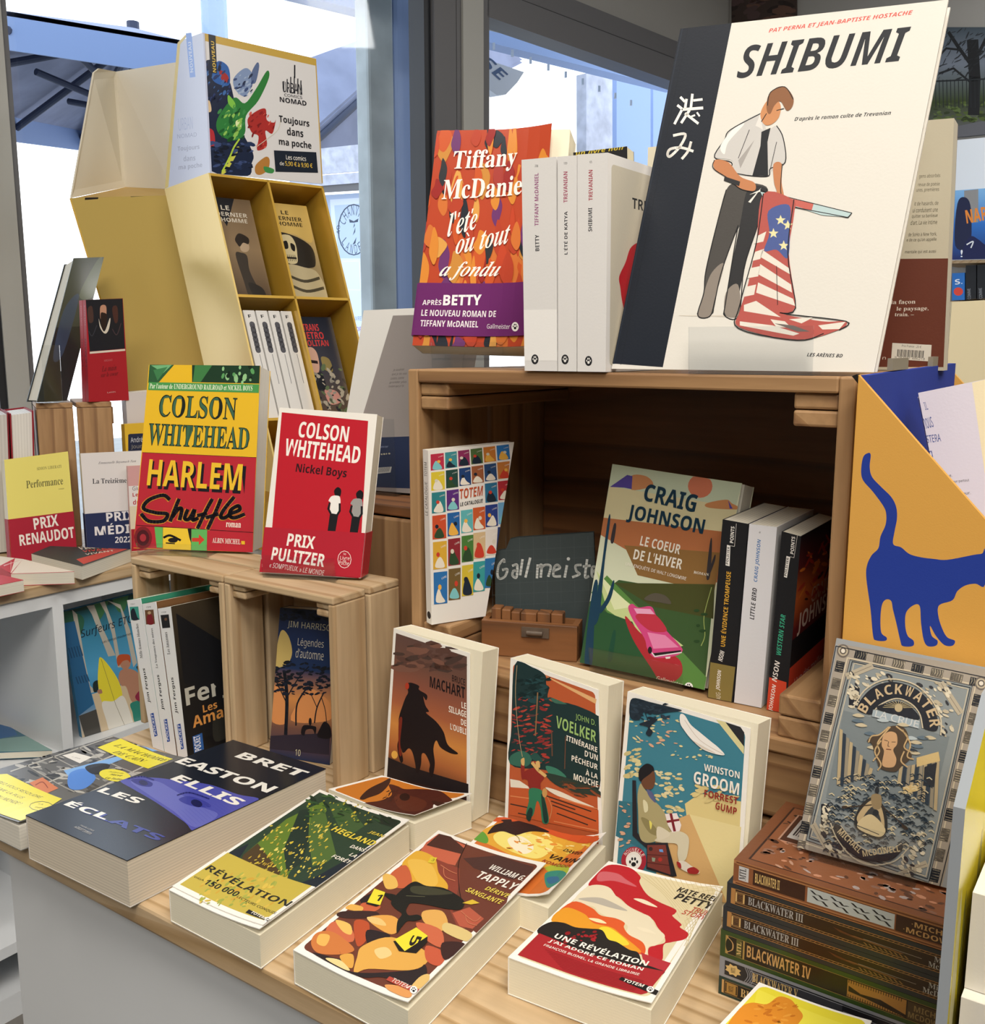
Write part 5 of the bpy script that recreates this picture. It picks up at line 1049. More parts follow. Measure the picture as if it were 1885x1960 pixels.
fergus('white spine with dark portrait cover, rightmost of three by the small crate', [(302, 1165), (327, 1161), (359, 1447), (340, 1442)], '15161a', lambda f: (f.P('1f1f24', '1340,662 1408,658 1425,802 1360,805'), f.C('6a4c3a', 1385, 710, 12, 16), f.T('Les Amazones', 1430, 1062, 1400, 845, 24, '4a4a50'), f.T('Jim Fergus', 1498, 1545, 1462, 1265, 28, '1c1c20', .03), f.P('2a4fa0', '1482,1618 1512,1614 1536,1778 1512,1782'), f.T('POCKET', 1528, 1772, 1508, 1622, 22, 'd8dcec', .02), f.T('17739', 1348, 642, 1386, 638, 16, '44444a')), plane(0.02, .2, 0, 0, 2), ams)
JP = plane(.10, .268, 0, 14, 7)
b = Book('paperback_book', 'dark blue paperback with trees and sunset standing in the small crate', [(536, 1163), (652, 1171), (628, 1498), (513, 1478)], JP, .018, cover='1d2c50', pages='d8d2c4', foot=.0)
f = b.face().fr(380, 1040, 4.083)
f.bands(['182747', '6a4a40', 'c8864a', '1c3158', '1d2f58', '151e36'], 0, 0, 1, 1); f.Sm('c9b06a', '640,690 700,720 730,850 690,940 595,950'); f.speck(['141a2a', '0f1626', '1a2030'], (640, 510, 1040, 600), 60, 22, 12, 3); f.Sm('d08a52', '560,1370 580,1110 660,1190 680,1400'); f.Sm('d08a52', '720,1380 860,1150 960,1180 1030,1260 1020,1380'); 
for p, w_ in (('680,1490 690,1200 670,1000', 26), ('690,1250 600,1060', 8), ('690,1200 780,1050 860,960', 9), ('760,1420 770,1250 850,1120', 12), ('905,1400 925,1280 980,1160', 10), ('925,1280 880,1180', 6), ('1000,1400 990,1300 960,1200', 6)): f.L('0f1420', w_, p, True)
f.speck(['10151f', '141b2c'], (590, 920, 1030, 1180), 120, 22, 10, 6); f.P('2a2432', '550,1500 1030,1480 1020,1650 545,1600'); f.Sm('120f16', '800,1480 820,1420 900,1425 920,1440 910,1490 890,1450 840,1455 825,1500'); f.C('120f16', 872, 1390, 12, 30); f.Sm('120f16', '930,1510 950,1440 985,1390 1030,1430 1030,1520')
f.T('JIM HARRISON', 694, 662, 1075, 702, 60, 'b9b49a', -.005); f.T('Légendes', 772, 812, 975, 832, 78, 'cfcabb', -.01); f.T("d'automne", 757, 888, 975, 912, 72, 'cfcabb', -.01); f.T('10', 754, 1655, 794, 1662, 50, 'c9c4a4', 0); b.done()
# ------------------------------------------------------------------ on the brown crate behind
BP = plane(.08, .47, .265, 6, 16)
b = Book('paperback_book', 'grey backed book with small text in acrylic, behind the red pocket novel', [(752, 604), (900, 600), (850, 928), (655, 924)], BP, .03, 'back', cover='e6e4e0', spine='8d8582', back='8d8582', pages='e6e2d8', foot=.262 + STF)
f = b.face('back_cover').fr(380, 350, 3.92); f.P('8a8380', '1450,985 2100,970 2000,1790 1230,1820'); f.P('1f2a48', '1215,1835 2000,1800 1900,2290 1050,2270')
for k, t in enumerate(('Je voudrais', 'que je les vois', 'Londres, comme', 'gronder plus', "l'ombre que je l'ai")): f.T(t, 1478 - 8 * k, 1338 + 28 * k, 1560 + 20 * (k % 2), 1332 + 28 * k, 20, '4a4442', 0, .2)
f.fr(680, 680, 3.4385); f.T('romancier', 150, 545, 232, 540, 16, '8a93b0'); f.dabs(['b9b094'], '188,592 205,590 220,588 238,586', 6, 6); f.P('b5b2ac', '138,700 250,688 240,735 125,752')
for k in range(14): f.L('33333a', 2.5, [(146 + 7 * k, 704 - k), (136 + 7 * k, 740 - k)]); f.n -= 1
f.n += 1; b.done()
gb = b
b = Book('paperback_book', 'white jacketed book leaning behind the grey backed book', [(696, 594), (900, 585), (830, 925), (640, 930)], plane(.05, .515, .265, 6, 16), .012, 'back', cover='dcdad6', back='d2d0cc', foot=.262); b.done()
stand('clear acrylic easel holding the grey backed book', gb, .262, .28, .62, .09, .012)
# ------------------------------------------------------------------ paperbacks lying and standing on the table
WHITE = 'eeebe4'; CREAM = 'e6dfc8'
TG = 'white framed paperbacks on the table'
def totem(lab, px, pl, t, art=None, curl=.012, curl0=.35, quad=None, curlv=0, cover=WHITE, foot=None, ajar=None):
    return Book('paperback_book', lab, px, pl, t, 'cover', group=TG, cover=cover, spine=WHITE, back=WHITE, pages=CREAM, art=art or px, curl=curl, curl0=curl0, quad=quad, curlv=curlv, pmat='matt_paper', jitter=.018, strip=26, foot=foot, ajar=ajar)
def frame(f, h, r=.005, m=.035): f.Q(h, m, m * .75, 1 - m, 1 - m * .75, r) if isinstance(h, str) else f.bands(h, m, m * .75, 1 - m, 1 - m * .75)
# thick dark novel
b = Book('paperback_book', 'thick dark blue paperback with a close-up of eyes, overhanging the table edge', [(446, 1416), (624, 1471), (243, 1647), (49, 1560)], flat(.041), .0405, cover='1c212c', spine='c8c4be', back='c8c4be', pages='cfc4b2', jitter=.07, strip=30, curl=.0, mat='glossy_card')
f = b.face().fr(0, 1380, 2.945)
f.Q('1b202b', 0, 0, 1, 1); f.Sm('4a4fa8', '700,330 760,310 900,312 1010,325 1200,350 1360,405 1480,435 1330,515 1125,608 1060,560 900,450 780,380'); f.Sm('6268b8', '760,330 900,330 1000,380 1150,470 1250,520 1120,590 1000,500 850,400'); f.Sm('2a2f86', '760,325 820,318 880,340 870,362 810,355'); f.C('1a1f5a', 830, 340, 26, 14, 12, 15); f.Sm('383e98', '1030,430 1090,415 1180,445 1210,475 1130,475 1060,455'); f.C('141a50', 1130, 455, 34, 20, 14, 20); f.L('2a2f7a', 8, '1020,410 1090,395 1200,430', True); f.L('2a2f7a', 7, '740,318 820,305 890,325', True)
for k in range(16): f.L('5258b0', 1.2, [(1000 + 22 * k, 500 - 4 * k), (1090 + 20 * k, 590 - 8 * k)]); f.n -= 1
f.n += 1
f.T('BRET', 1328, 198, 1695, 313, 64, 'ece9e2', .06, 0); f.T('EASTON', 1000, 225, 1520, 398, 74, 'ece9e2', .06, 0); f.T('ELLIS', 978, 320, 1345, 470, 72, 'ece9e2', .06, 0)
f.T('LES', 563, 390, 790, 460, 60, 'ece9e2', .06, 0); f.T('ÉCLATS', 368, 468, 900, 672, 74, '3a4590', .06, 0); f.P('ece9e2', '0,0 1,0 1,1') if False else None
f.T('ÉCL', 368, 468, 600, 553, 74, 'ece9e2', .06, 0); f.T('PAVILLONS', 455, 588, 530, 620, 12, 'b8b4ae'); f.L('b8b4ae', 2, '445,595 523,632'); f.T('Robert Laffont', 420, 598, 510, 640, 16, 'b8b4ae'); b.done()
# puzzle book behind it
MQP = [topx(Wd(*q, .024)) for q in ((-.062, .16), (.066, .166), (.050, -.009), (-.09, -.012))]
b = Book('paperback_book', 'black white and yellow illustrated paperback lying left of the thick dark novel', MQP, flat(.024), .0235, cover='8d8c88', spine='e8e4dc', pages='d9d4c8', mat='glossy_card', curl=.004)
f = b.face().fr(0, 1380, 2.945)
f.Q('5f5e5c', 0, 0, 1, 1); f.speck(['2a2a2a', '8d8c88', 'b5b2aa', '44423e'], (60, 100, 900, 400), 170, 34, 9, 4, 10)
for p in ('60,285 640,85', '240,360 800,130', '430,440 930,200'): f.L('b8b5ac', 7, p); f.n -= 1
for p in ('300,200 560,330', '440,150 780,300', '150,250 420,400'): f.L('a8a59c', 5, p); f.n -= 1
f.n += 1; f.P('7fb0e8', '360,280 680,195 720,205 470,300 400,330'); f.Sm('4f86d8', '400,290 480,270 540,320 480,380 400,385 380,340'); f.P('7fb0e8', '790,130 900,165 860,172 800,140'); f.P('d27a4a', '165,350 240,318 330,380 250,415'); f.L('8a3a22', 5, '200,362 240,345 270,378', True); f.P('e8e4dc', '350,195 420,178 520,205 450,240'); f.T('C. JEAN', 400, 205, 445, 217, 12, '55504a'); f.Sm('1c1c1e', '480,260 560,240 620,250 580,290 520,300')
f.P('ece03a', '550,150 680,100 975,215 835,270'); f.T('LA MÂCHOIRE', 635, 140, 925, 232, 40, '3a3a20', .0, .1); f.T('DE CAÏN', 628, 178, 800, 235, 40, '3a3a20', .0, .1); f.C('ece03a', 648, 308, 90, 34, 20, 8); f.T('Préface de', 610, 290, 690, 300, 14, '33321c', 0, .1); f.T('Hervé', 618, 306, 680, 314, 18, '33321c', .03); f.T('Le Tellier', 590, 325, 690, 338, 20, '33321c', .03)
f.P('ece03a', '-330,230 40,300 350,440 230,540 140,575 -60,500 -330,420'); f.T('SAUREZ-VOUS RÉSOUDRE', -60, 330, 222, 438, 32, '44421f', 0, .1); f.T("L'ÉNIGME LA PLUS", -80, 360, 120, 440, 32, '44421f', 0, .1); f.T('DU MONDE ?', -30, 430, 105, 475, 32, '44421f', 0, .1); f.L('55531f', 3, [(232 + 66 * math.cos(k * .6), 482 + 26 * math.sin(k * .6)) for k in range(11)], closed=True); f.T('LA', 215, 470, 238, 476, 14, '55531f'); f.T('PIÈCE', 195, 490, 262, 498, 14, '55531f'); b.done()
# forest novel
b = totem('forest cover paperback with a yellow printed band, lying beside the thick dark novel', [(612, 1511), (784, 1579), (497, 1790), (323, 1703)], flat(.027), .0265, art=[(612, 1511), (781, 1574), (500, 1784), (323, 1703)], curl=.005)
f = b.face().fr(300, 1460, 3.625); frame(f, '22382a')
f.P('2a4030', '1130,205 1680,410 1035,915 160,850'); f.P('5f7a2c', '1150,270 1180,330 990,640 900,800 600,640 900,390'); f.P('4f6a34', '1080,330 1160,310 1245,640 1180,690 1080,720 1050,500'); f.P('3f5a34', '1190,290 1310,270 1440,440 1380,480 1300,520'); f.P('22332a', '990,330 1060,320 1050,560 1000,700 900,760 880,600'); f.P('1b2a22', '1560,360 1680,410 1640,450 1540,420'); f.P('4a3a22', '600,640 700,560 860,760 780,860 560,740'); f.P('1a2630', '470,640 640,560 560,680 430,640'); f.P('1a2630', '1090,800 1520,560 1260,760 1035,915 930,860'); f.speck(['c9b23a', 'd9c44a', 'b09a34', 'e0cf6a'], (720, 430, 1180, 800), 150, 13, 5, 7, -35); f.speck(['c9b23a', 'a8a03a', '8a9a3a'], (1020, 260, 1500, 440), 60, 10, 5, 8, -40); f.speck(['1c3020', '2c4a2c', '3a5a30'], (1050, 220, 1650, 420), 50, 26, 8, 9, 20); f.speck(['d9c44a', 'c0a03a'], (620, 640, 900, 830), 40, 13, 4, 10, -35)
f.T('JEAN', 1460, 492, 1556, 525, 36, 'd8c24a', .02); f.T('HEGLAND', 1205, 470, 1490, 580, 56, 'e2cc48', .045); f.T('DANS', 1335, 590, 1430, 622, 34, 'ece6d6', .03); f.T('LA', 1330, 645, 1372, 664, 34, 'ece6d6', .03); f.T('FORÊT', 1208, 658, 1328, 704, 42, 'ece6d6', .03)
g = b.band(.02, .325, WHITE, sides=False).fr(300, 1460, 3.625); g.Q('c2ae48', .035, .045, .965, .325); g.speck(['a8ab4a', 'd0b24a', '9aa348', 'd8bc50', 'c8a03a'], (300, 770, 820, 1000), 90, 24, 9, 3, -30); g.T('RÉVÉLATION', 330, 740, 900, 998, 66, '24261c', .035); g.T('DÉJÀ', 255, 797, 320, 825, 18, '24261c', .01); g.T('150 000', 320, 838, 545, 930, 46, '24261c', .03); g.T('LECTEURS CONQUIS', 548, 935, 812, 1054, 24, '24261c', .01); g.P('1c1c1e', '640,1018 760,1080 812,1100 800,1115 615,1040'); g.T('TOTEM', 648, 1042, 742, 1086, 22, 'ece6d6', .02); g.paw(770, 1093, 22); b.done()
# crime novel in the middle
b = totem('paperback with a black fish and yellow evidence markers, lying at the front of the table', [(839, 1589), (1045, 1665), (781, 1934), (561, 1818)], flat(.0265), .026, art=[(839, 1589), (1041, 1656), (779, 1923), (561, 1818)], curl=.006)
f = b.face().fr(540, 1480, 3.625); frame(f, '6b3a2c')
f.P('c2644a', '1085,420 1270,500 1200,640 930,580 1000,480'); f.P('4a2c26', '1090,420 1170,440 1260,520 1240,560 1000,500'); f.P('8a4234', '930,540 1230,660 1230,900 1370,1000 1230,1100 1100,800'); f.P('4a2e2a', '1255,590 1500,570 1750,650 1720,700 1600,740 1330,660'); f.P('6b3a2e', '1250,660 1600,740 1560,900 1350,1110 1180,980 1230,760'); f.P('b35a44', '1180,970 1300,930 1400,1010 1320,1080 1230,1060'); f.Sm('dba83a', '960,540 1060,590 1085,690 1150,780 1110,850 1000,830 900,760 830,640 900,560'); f.Sm('e2b650', '870,620 960,600 1040,640 1080,760 980,800')
bl = [('c2603e', '760,690 860,640 900,760 820,800 740,760'), ('e0b45c', '700,700 780,720 800,790 720,800'), ('2a2224', '540,880 640,830 700,870 600,930'), ('c2603e', '560,900 680,920 640,960 540,960'), ('e0ac54', '480,910 560,930 540,960 440,940'), ('3a2624', '420,960 640,960 660,1000 470,1010 380,990'), ('c86a48', '360,1030 480,1080 490,1170 350,1160 300,1100'), ('e2b862', '370,1020 470,1050 480,1120 420,1100'), ('b5502f', '500,1030 600,1040 590,1150 520,1200'), ('dca04e', '600,1000 760,990 830,1060 760,1120 640,1060'), ('e2c07a', '590,1000 680,1010 720,1060 620,1040'), ('c8783f', '240,1110 340,1100 440,1160 500,1230 400,1260 250,1250 200,1180'), ('e0b05a', '260,1120 330,1130 300,1200 240,1180'), ('2a2224', '590,1090 740,1120 720,1160 600,1190'), ('dba650', '560,1200 760,1140 1000,1240 1000,1320 880,1370 600,1360 500,1390 520,1280'), ('e8c888', '640,1230 720,1210 760,1260 680,1290'), ('2a2224', '210,1250 400,1290 400,1240 480,1380 900,1370 990,1330 1000,1420 940,1480 700,1420 520,1410'), ('d8a04a', '400,1270 490,1260 490,1350 440,1340'), ('c25a3e', '1000,1200 1120,1240 1130,1290 1080,1340 1000,1300'), ('dca85a', '980,960 1110,960 1150,1060 1080,1100 980,1030'), ('c86848', '930,1040 1100,1090 1110,1210 1000,1160'), ('d8c080', '1140,1040 1310,1110 1280,1170 1120,1100'), ('3a2422', '1110,1180 1270,1190 1130,1300'), ('ddb870', '950,1420 1020,1400 1000,1470 900,1520 860,1530'), ('dc9a5a', '720,1470 860,1490 900,1540 860,1560 740,1510'), ('e6cf90', '300,1290 400,1300 470,1370 420,1360')]
for c, p in bl: f.Sm(c, p)
for p in ('1100,640 1160,680 1210,700', '1120,660 1130,720 1200,750', '1240,960 1330,1030 1380,1000', '1270,990 1290,1040 1350,1060'): f.L('c87a5a', 5, p, True); f.n -= 1
f.n += 1; f.L('17181a', 4, '1280,490 1225,620 1225,780 1245,890', True)
f.Sm('1d1f1c', '845,800 920,755 1000,785 1120,800 1230,860 1265,905 1235,950 1140,945 1020,920 900,905 870,930 860,960 880,990 940,985 970,1010 920,1030 870,1030 830,1070 795,1115 800,1030 830,980 780,940 755,900 790,850'); f.Sm('3f4030', '900,790 1000,790 1120,815 1180,840 1000,850 900,830'); f.Sm('1d1f1c', '700,835 790,850 770,890 720,860'); f.P('d9b83a', '1250,905 1320,880 1370,905 1310,915'); f.L('6a6a50', 3, '860,855 990,860', True)
f.P('e6d83a', '640,805 715,830 680,920 590,900'); f.T('1', 640, 885, 672, 893, 52, '1c1c1e', .03); f.P('1d1b18', '590,900 680,920 655,930 580,910'); f.P('d8c23a', '1030,585 1075,590 1055,630 1010,625'); f.T('3', 1033, 612, 1050, 616, 20, '1c1c1e'); f.P('1d1b18', '770,1170 1010,1130 1005,1180 930,1255 810,1240'); f.P('e6d83a', '930,1075 1012,1135 850,1240 780,1160'); f.T('5', 905, 1130, 870, 1200, 70, '1c1c1e', .03)
f.T('WILLIAM G.', 1425, 665, 1662, 752, 50, 'efeae0', .03); f.T('TAPPLY', 1335, 722, 1600, 816, 66, 'efeae0', .04); f.T('DÉRIVE', 1402, 812, 1556, 868, 46, 'e2cc58', .03); f.T('SANGLANTE', 1268, 822, 1508, 914, 42, 'e2cc58', .03); f.P('b0483a', '745,1415 890,1480 960,1510 945,1540 720,1440'); f.T('TOTEM', 752, 1448, 872, 1502, 32, 'efe6da', .01); f.paw(912, 1510, 27); b.done()
# red profile novel
b = totem('paperback with a red face in profile and sunset, lying front right by the stack', [(1165, 1648), (1384, 1708), (1247, 1933), (972, 1832)], flat(.0285), .028, art=[(1165, 1648), (1382, 1703), (1245, 1921), (972, 1832)], curl=.005)
f = b.face().fr(860, 1500, 3.49); frame(f, 'd9cca6')
for k in range(17): f.L('c9ba8e', 4, [(1270 + 34 * k, 610 + 4 * k), (1450 + 26 * k, 760 + 12 * k), (1580 + 16 * k, 1000 - 20 * k), (1560 + 2 * k, 1220 - 34 * k)], True); f.n -= 1
f.n += 1
f.Sm('b8202a', '1060,545 1200,560 1275,620 1270,660 1320,740 1400,790 1510,840 1505,870 1490,885 1550,940 1540,960 1595,1000 1570,1040 1480,1060 1430,1080 1420,1180 1340,1170 1330,1100 1380,1080 1440,1060 1430,1010 1390,960 1360,910 1300,870 1200,820 1130,760 1000,690 930,680 960,630'); f.Sm('c8626a', '1010,590 1120,600 1180,640 1250,690 1100,650 990,650'); f.Sm('e2d6ba', '930,685 1060,690 1130,770 1250,850 1340,890 1380,960 1440,1020 1380,1080 1330,1090 1310,1150 1250,1130 1180,1020 1190,950 1120,920 1000,860 960,820 830,790'); f.Sm('e8dcc0', '1230,770 1300,775 1390,825 1320,810'); f.Sm('b5ada0', '860,770 980,760 1060,780 1190,850 1080,830 980,800')
f.Sm('d85a2a', '820,790 950,830 1010,880 1110,900 1170,930 1165,960 1200,1010 1290,1060 1310,1120 1270,1140 1100,1050 950,960 690,920'); f.Sm('e0982a', '770,830 900,870 960,930 1080,960 1150,1010 1280,1120 1200,1110 1000,1010 690,930'); f.Sm('eed03a', '1000,970 1060,960 1140,1010 1200,1070 1150,1080 1060,1040'); f.Sm('f0e0b0', '930,900 1000,905 1050,935 980,925'); f.Sm('e8dcc0', '1250,960 1320,970 1380,1005 1300,990')
f.Sm('24201f', '660,930 760,930 840,960 940,970 1020,980 1060,1040 1120,1060 1200,1110 1260,1130 1290,1200 1340,1220 1440,1260 1300,1280 800,1100 590,1000'); f.P('a4262c', '600,1000 700,1040 900,1130 1440,1255 1480,1200 1440,1255 1320,1400 1280,1410 455,1145'); f.P('b0303a', '1280,1130 1480,1200 1440,1255 1300,1205'); f.speck(['a02028', '8a1a20'], (770, 990, 980, 1070), 22, 16, 9, 3)
for k in range(9): f.L('8f2026', 4, [(640 + 14 * k, 1110 + 16 * k), (1300 - 8 * k, 1320 + 8 * k)]); f.n -= 1
f.n += 1
f.T('KATE REED', 1515, 720, 1788, 798, 38, '1f1c1c', .025); f.T('PETTY', 1495, 770, 1740, 842, 52, '1f1c1c', .045); f.T('TRUE', 1606, 852, 1718, 884, 36, 'b8402f', .015); f.T('STORY', 1548, 870, 1695, 915, 36, 'b8402f', .015)
g = b.band(.02, .3, 'a4262c', sides=False) if False else f
g.T('UNE RÉVÉLATION', 694, 1030, 1315, 1222, 50, 'f0ebe2', .035); g.T("J'AI ADORÉ CE ROMAN", 655, 1062, 1285, 1258, 36, 'f0ebe2', .025); g.T('FRANÇOIS BUSNEL, LA GRANDE LIBRAIRIE', 625, 1088, 1262, 1288, 22, 'f0ebe2', .015); g.P('1c1a1a', '1150,1295 1320,1350 1402,1390 1385,1418 1130,1310'); g.T('TOTEM', 1158, 1322, 1292, 1364, 24, 'efe6da', .02, .1); g.paw(1342, 1378, 26, k=.8); b.done()
# horse book and ray book, behind
b = totem('orange paperback with dark horse head shapes, lying in front of the rider book', [(731, 1484), (903, 1534), (794, 1576), (629, 1510)], flat(.027), .0265, art=[(733, 1481), (898, 1523), (795, 1625), (590, 1575)], curl=.008)
f = b.face().fr(540, 1480, 3.625); frame(f, 'c27428')
f.Sm('3a1e16', '540,170 600,110 700,60 750,35 740,80 680,140 600,170 560,185'); f.Sm('4a2018', '740,80 800,90 850,110 950,110 1080,120 1150,160 1180,200 1060,210 1040,260 980,300 900,330 860,380 760,330 700,290 620,250 560,210 680,190 760,150'); f.Sm('5a2a1c', '780,150 900,160 1000,200 960,260 820,250'); f.C('2a1410', 850, 165, 36, 26); f.Sm('3a1e16', '1050,190 1200,230 1160,250 1060,220'); f.speck(['3a1e16'], (700, 110, 800, 190), 24, 16, 3, 5, -40); f.P('1c1210', '840,360 890,330 910,380 880,400'); f.T('GES', 872, 375, 905, 388, 20, 'efe6da', .02); b.done()
b = totem('sunny paperback with a dark manta ray, lying in front of the fisherman book', [(955, 1561), (1160, 1618), (1050, 1738), (850, 1660)], flat(.0255), .025, curl=.012, curl0=.6)
f = b.face().fr(860, 1500, 3.49); frame(f, 'd0702f')
f.Sm('dca43a', '240,300 380,260 600,300 900,360 930,420 800,470 700,560 620,560 500,520 250,400 160,370'); f.Sm('ecdc7a', '300,340 420,300 560,340 700,400 640,480 560,500 430,460 320,400'); f.Sm('f0e8cc', '390,370 470,350 540,390 560,440 500,470 420,430'); f.Sm('5f9a3a', '150,360 220,320 260,370 240,400'); f.Sm('a8b83a', '640,560 740,540 800,560 760,620 680,600'); f.Sm('2f8a7a', '640,600 740,580 780,610 700,680 650,690'); f.Sm('2a6a94', '650,630 720,620 730,650 670,670'); f.speck(['e8c85a', 'e0903a', 'f0e0a0'], (400, 270, 920, 470), 70, 22, 6, 6, 10); f.Sm('c8542a', '240,240 400,225 500,250 980,350 900,400 700,350 560,290')
f.Sm('2c1a1a', '255,335 300,280 360,260 345,245 410,240 420,255 480,250 560,275 670,325 560,320 500,330 440,345 360,320 290,330'); f.L('2c1a1a', 3, '430,340 460,360 470,390', True); f.T('DAVID', 755, 448, 870, 474, 30, '2a1e18', .02); f.T('VANN', 652, 490, 838, 528, 44, '2a1e18', .05); f.T('KOMODO', 615, 520, 792, 560, 28, '9a3a28', .02); b.done()
# standing three
def stand3(lab, px, pl, t, art, **k): return totem(lab, px, pl, t, art, **{'curl': 0, 'foot': .0, 'ajar': (art[1], art[2]), **k})
b = stand3('brown sunset paperback with a galloping rider, standing left of three', [(754.5, 1202), (924, 1248), (903, 1585), (733, 1535)], plane(.2, .268, 0, -2, 5), .025, [(754, 1202), (900, 1250), (900, 1585), (738, 1500)])
f = b.face().fr(720, 1160, 3.625)
f.bands(['241a1a', '3a2420', 'b0683a', 'd08a44', 'a8603f', '8a5240', '6a4a3e', '5f4640'], .035, .025, .965, .975); f.speck(['5a3e36', '7a5446', '4a3832'], (150, 250, 600, 420), 40, 60, 20, 3); f.C('e8b050', 130, 1000, 22, 30); f.P('241c1e', '85,1020 250,1090 640,1200 640,1290 80,1160')
f.Sm('1c1214', '215,510 245,498 300,520 300,545 355,580 350,615 330,590 345,650 370,690 350,700 420,760 470,830 500,920 570,980 520,980 450,940 420,890 400,950 410,1050 400,1130 385,1160 370,1110 375,1060 345,990 320,990 315,1060 300,1120 280,1130 275,1070 255,980 230,950 200,980 185,980 175,950 190,1040 170,1050 150,940 165,850 160,740 190,640 210,590 225,560'); f.Sm('7a2a1c', '160,760 185,740 170,900 180,1000 160,980'); f.C('b03a24', 218, 520, 14, 22)
f.T('BRUCE', 528, 495, 618, 526, 40, '1c1214', .015); f.T('MACHART', 375, 530, 618, 610, 72, '1c1214', .025); f.T('LE', 594, 668, 625, 678, 40, 'efe8dc', .02); f.T('SILLAGE', 506, 694, 626, 734, 42, 'efe8dc', .02); f.T('DE', 590, 780, 626, 792, 40, 'efe8dc', .02); f.T("L'OUBLI", 517, 812, 626, 850, 42, 'efe8dc', .02); b.done()
b = stand3('paperback with a fly fisherman under dark trees, standing in the middle of three', [(978, 1259), (1165, 1313), (1150, 1640), (966, 1590)], plane(.37, .262, 0, -2, 6), .026, [(978, 1259), (1146, 1320), (1154, 1640), (969, 1562)])
f = b.face().fr(720, 1160, 3.625)
f.Q('b85a34', .035, .025, .965, .975, .004); f.P('e0b07a', '1180,480 1530,640 1525,670 1250,520'); f.Sm('1c3436', '965,405 1100,430 1190,480 1200,540 1220,560 1210,620 1240,650 1330,660 1370,670 1430,690 1530,740 1545,800 1548,1240 1400,1200 1200,1110 935,1060 945,800'); f.Sm('3f6a5a', '1220,620 1300,650 1340,670 1260,660'); f.speck(['a83a34', '8a3030', '5a3a3a', 'b5483a'], (955, 620, 1230, 1080), 120, 24, 7, 3); f.speck(['12282a', '24464a'], (1000, 480, 1220, 640), 40, 30, 10, 5); f.L('8a6a4a', 9, '1140,590 1125,870'); f.L('6a4a3a', 8, '1240,840 1245,1010'); f.L('6a4a3a', 6, '1335,880 1330,1100'); f.Sm('35695a', '940,1000 1030,970 1100,1020 1060,1080 940,1060'); f.Sm('3a7a66', '1200,1080 1280,1100 1340,1160 1240,1150'); f.Sm('2a3a34', '1200,1130 1400,1180 1550,1250 1550,1290 1300,1230'); f.speck(['8a4a2f', '3a3a2f'], (1330, 1190, 1540, 1290), 26, 40, 7, 4, 15); f.P('e6dfd0', '935,1165 1010,1180 1100,1240 940,1225'); f.Sm('e6dfd0', '1200,1230 1300,1260 1420,1320 1520,1370 1400,1340 1260,1280'); f.P('c05a30', '935,1225 1100,1240 1250,1280 1545,1390 1548,1560 930,1430')
for p in ('1200,1290 1500,1400', '1250,1360 1530,1470', '940,1350 1080,1380', '1280,1420 1480,1500', '1000,1420 1090,1440', '1240,1330 1400,1390'): f.L('3a2a24', 9, p); f.n -= 1
for p in ('940,1290 1080,1310', '1260,1480 1540,1540', '1300,1310 1540,1380'): f.L('d88a5a', 7, p); f.n -= 1
f.n += 1; f.L('b8a07a', 4, '985,410 975,600 1000,850 1030,1010', True); f.Sm('24504a', '1090,1010 1120,985 1150,1000 1180,1050 1120,1040'); f.Sm('d8b070', '1130,1050 1155,1045 1160,1090 1135,1080'); f.Sm('8a2a26', '1040,1120 1110,1090 1160,1110 1190,1160 1165,1200 1160,1260 1085,1240 1070,1180 1035,1160'); f.Sm('8a2a26', '1020,1060 1045,1060 1045,1160 1025,1160'); f.Sm('d8b070', '1020,1030 1045,1020 1045,1070 1025,1065'); f.L('d8b070', 22, '1105,1055 1150,1110 1200,1150'); f.Sm('2f7a5a', '1085,1240 1170,1250 1200,1330 1225,1480 1180,1490 1165,1380 1140,1330 1110,1440 1060,1430 1080,1330'); f.Sm('1c3a34', '1170,1280 1200,1340 1220,1470 1190,1480'); f.Sm('1c3a34', '1085,1380 1110,1400 1090,1480 1060,1450'); f.C('c8985a', 1195, 1270, 18, 34); f.L('c8a070', 3, '1215,1300 1245,1380 1230,1460', True)
f.T('JOHN D.', 1400, 775, 1528, 818, 46, '8fb56a', .01); f.T('VOELKER', 1270, 818, 1530, 920, 78, '9cc074', .03); f.T('ITINÉRAIRE', 1340, 905, 1537, 985, 44, 'efe9dc', .02); f.T("D'UN", 1460, 1012, 1540, 1042, 40, 'efe9dc', .02); f.T('PÊCHEUR', 1376, 1044, 1540, 1104, 48, 'efe9dc', .02); f.T('À LA', 1466, 1140, 1540, 1168, 44, 'efe9dc', .02); f.T('MOUCHE', 1390, 1174, 1543, 1228, 44, 'efe9dc', .02); b.done()
b = stand3('blue and yellow paperback with a man seated on a bench, standing right of three', [(1202, 1323), (1452, 1386), (1420, 1735), (1172, 1672)], plane(.51, .252, 0, -2, 7), .026, [(1202, 1323), (1437, 1394), (1416, 1733), (1172, 1665)])
f = b.face().fr(1090, 1150, 3.4907)
f.Q('3f7f92', .035, .025, .965, .975, .005); f.P('d9c88a', '800,1350 900,1280 1150,1330 1115,2060 1030,2060 830,1560'); f.P('cfa870', '640,1490 830,1420 1060,2060 600,2060 600,1600'); f.P('e0d29a', '830,1420 1150,1500 1110,2060 1060,2060'); f.P('d8d09a', '1000,800 1060,815 1170,970 1168,1020'); f.P('2a2c30', '1058,815 1150,845 1172,880 1170,970'); f.P('357080', '330,1320 480,1340 560,1480 520,1660 310,1560')
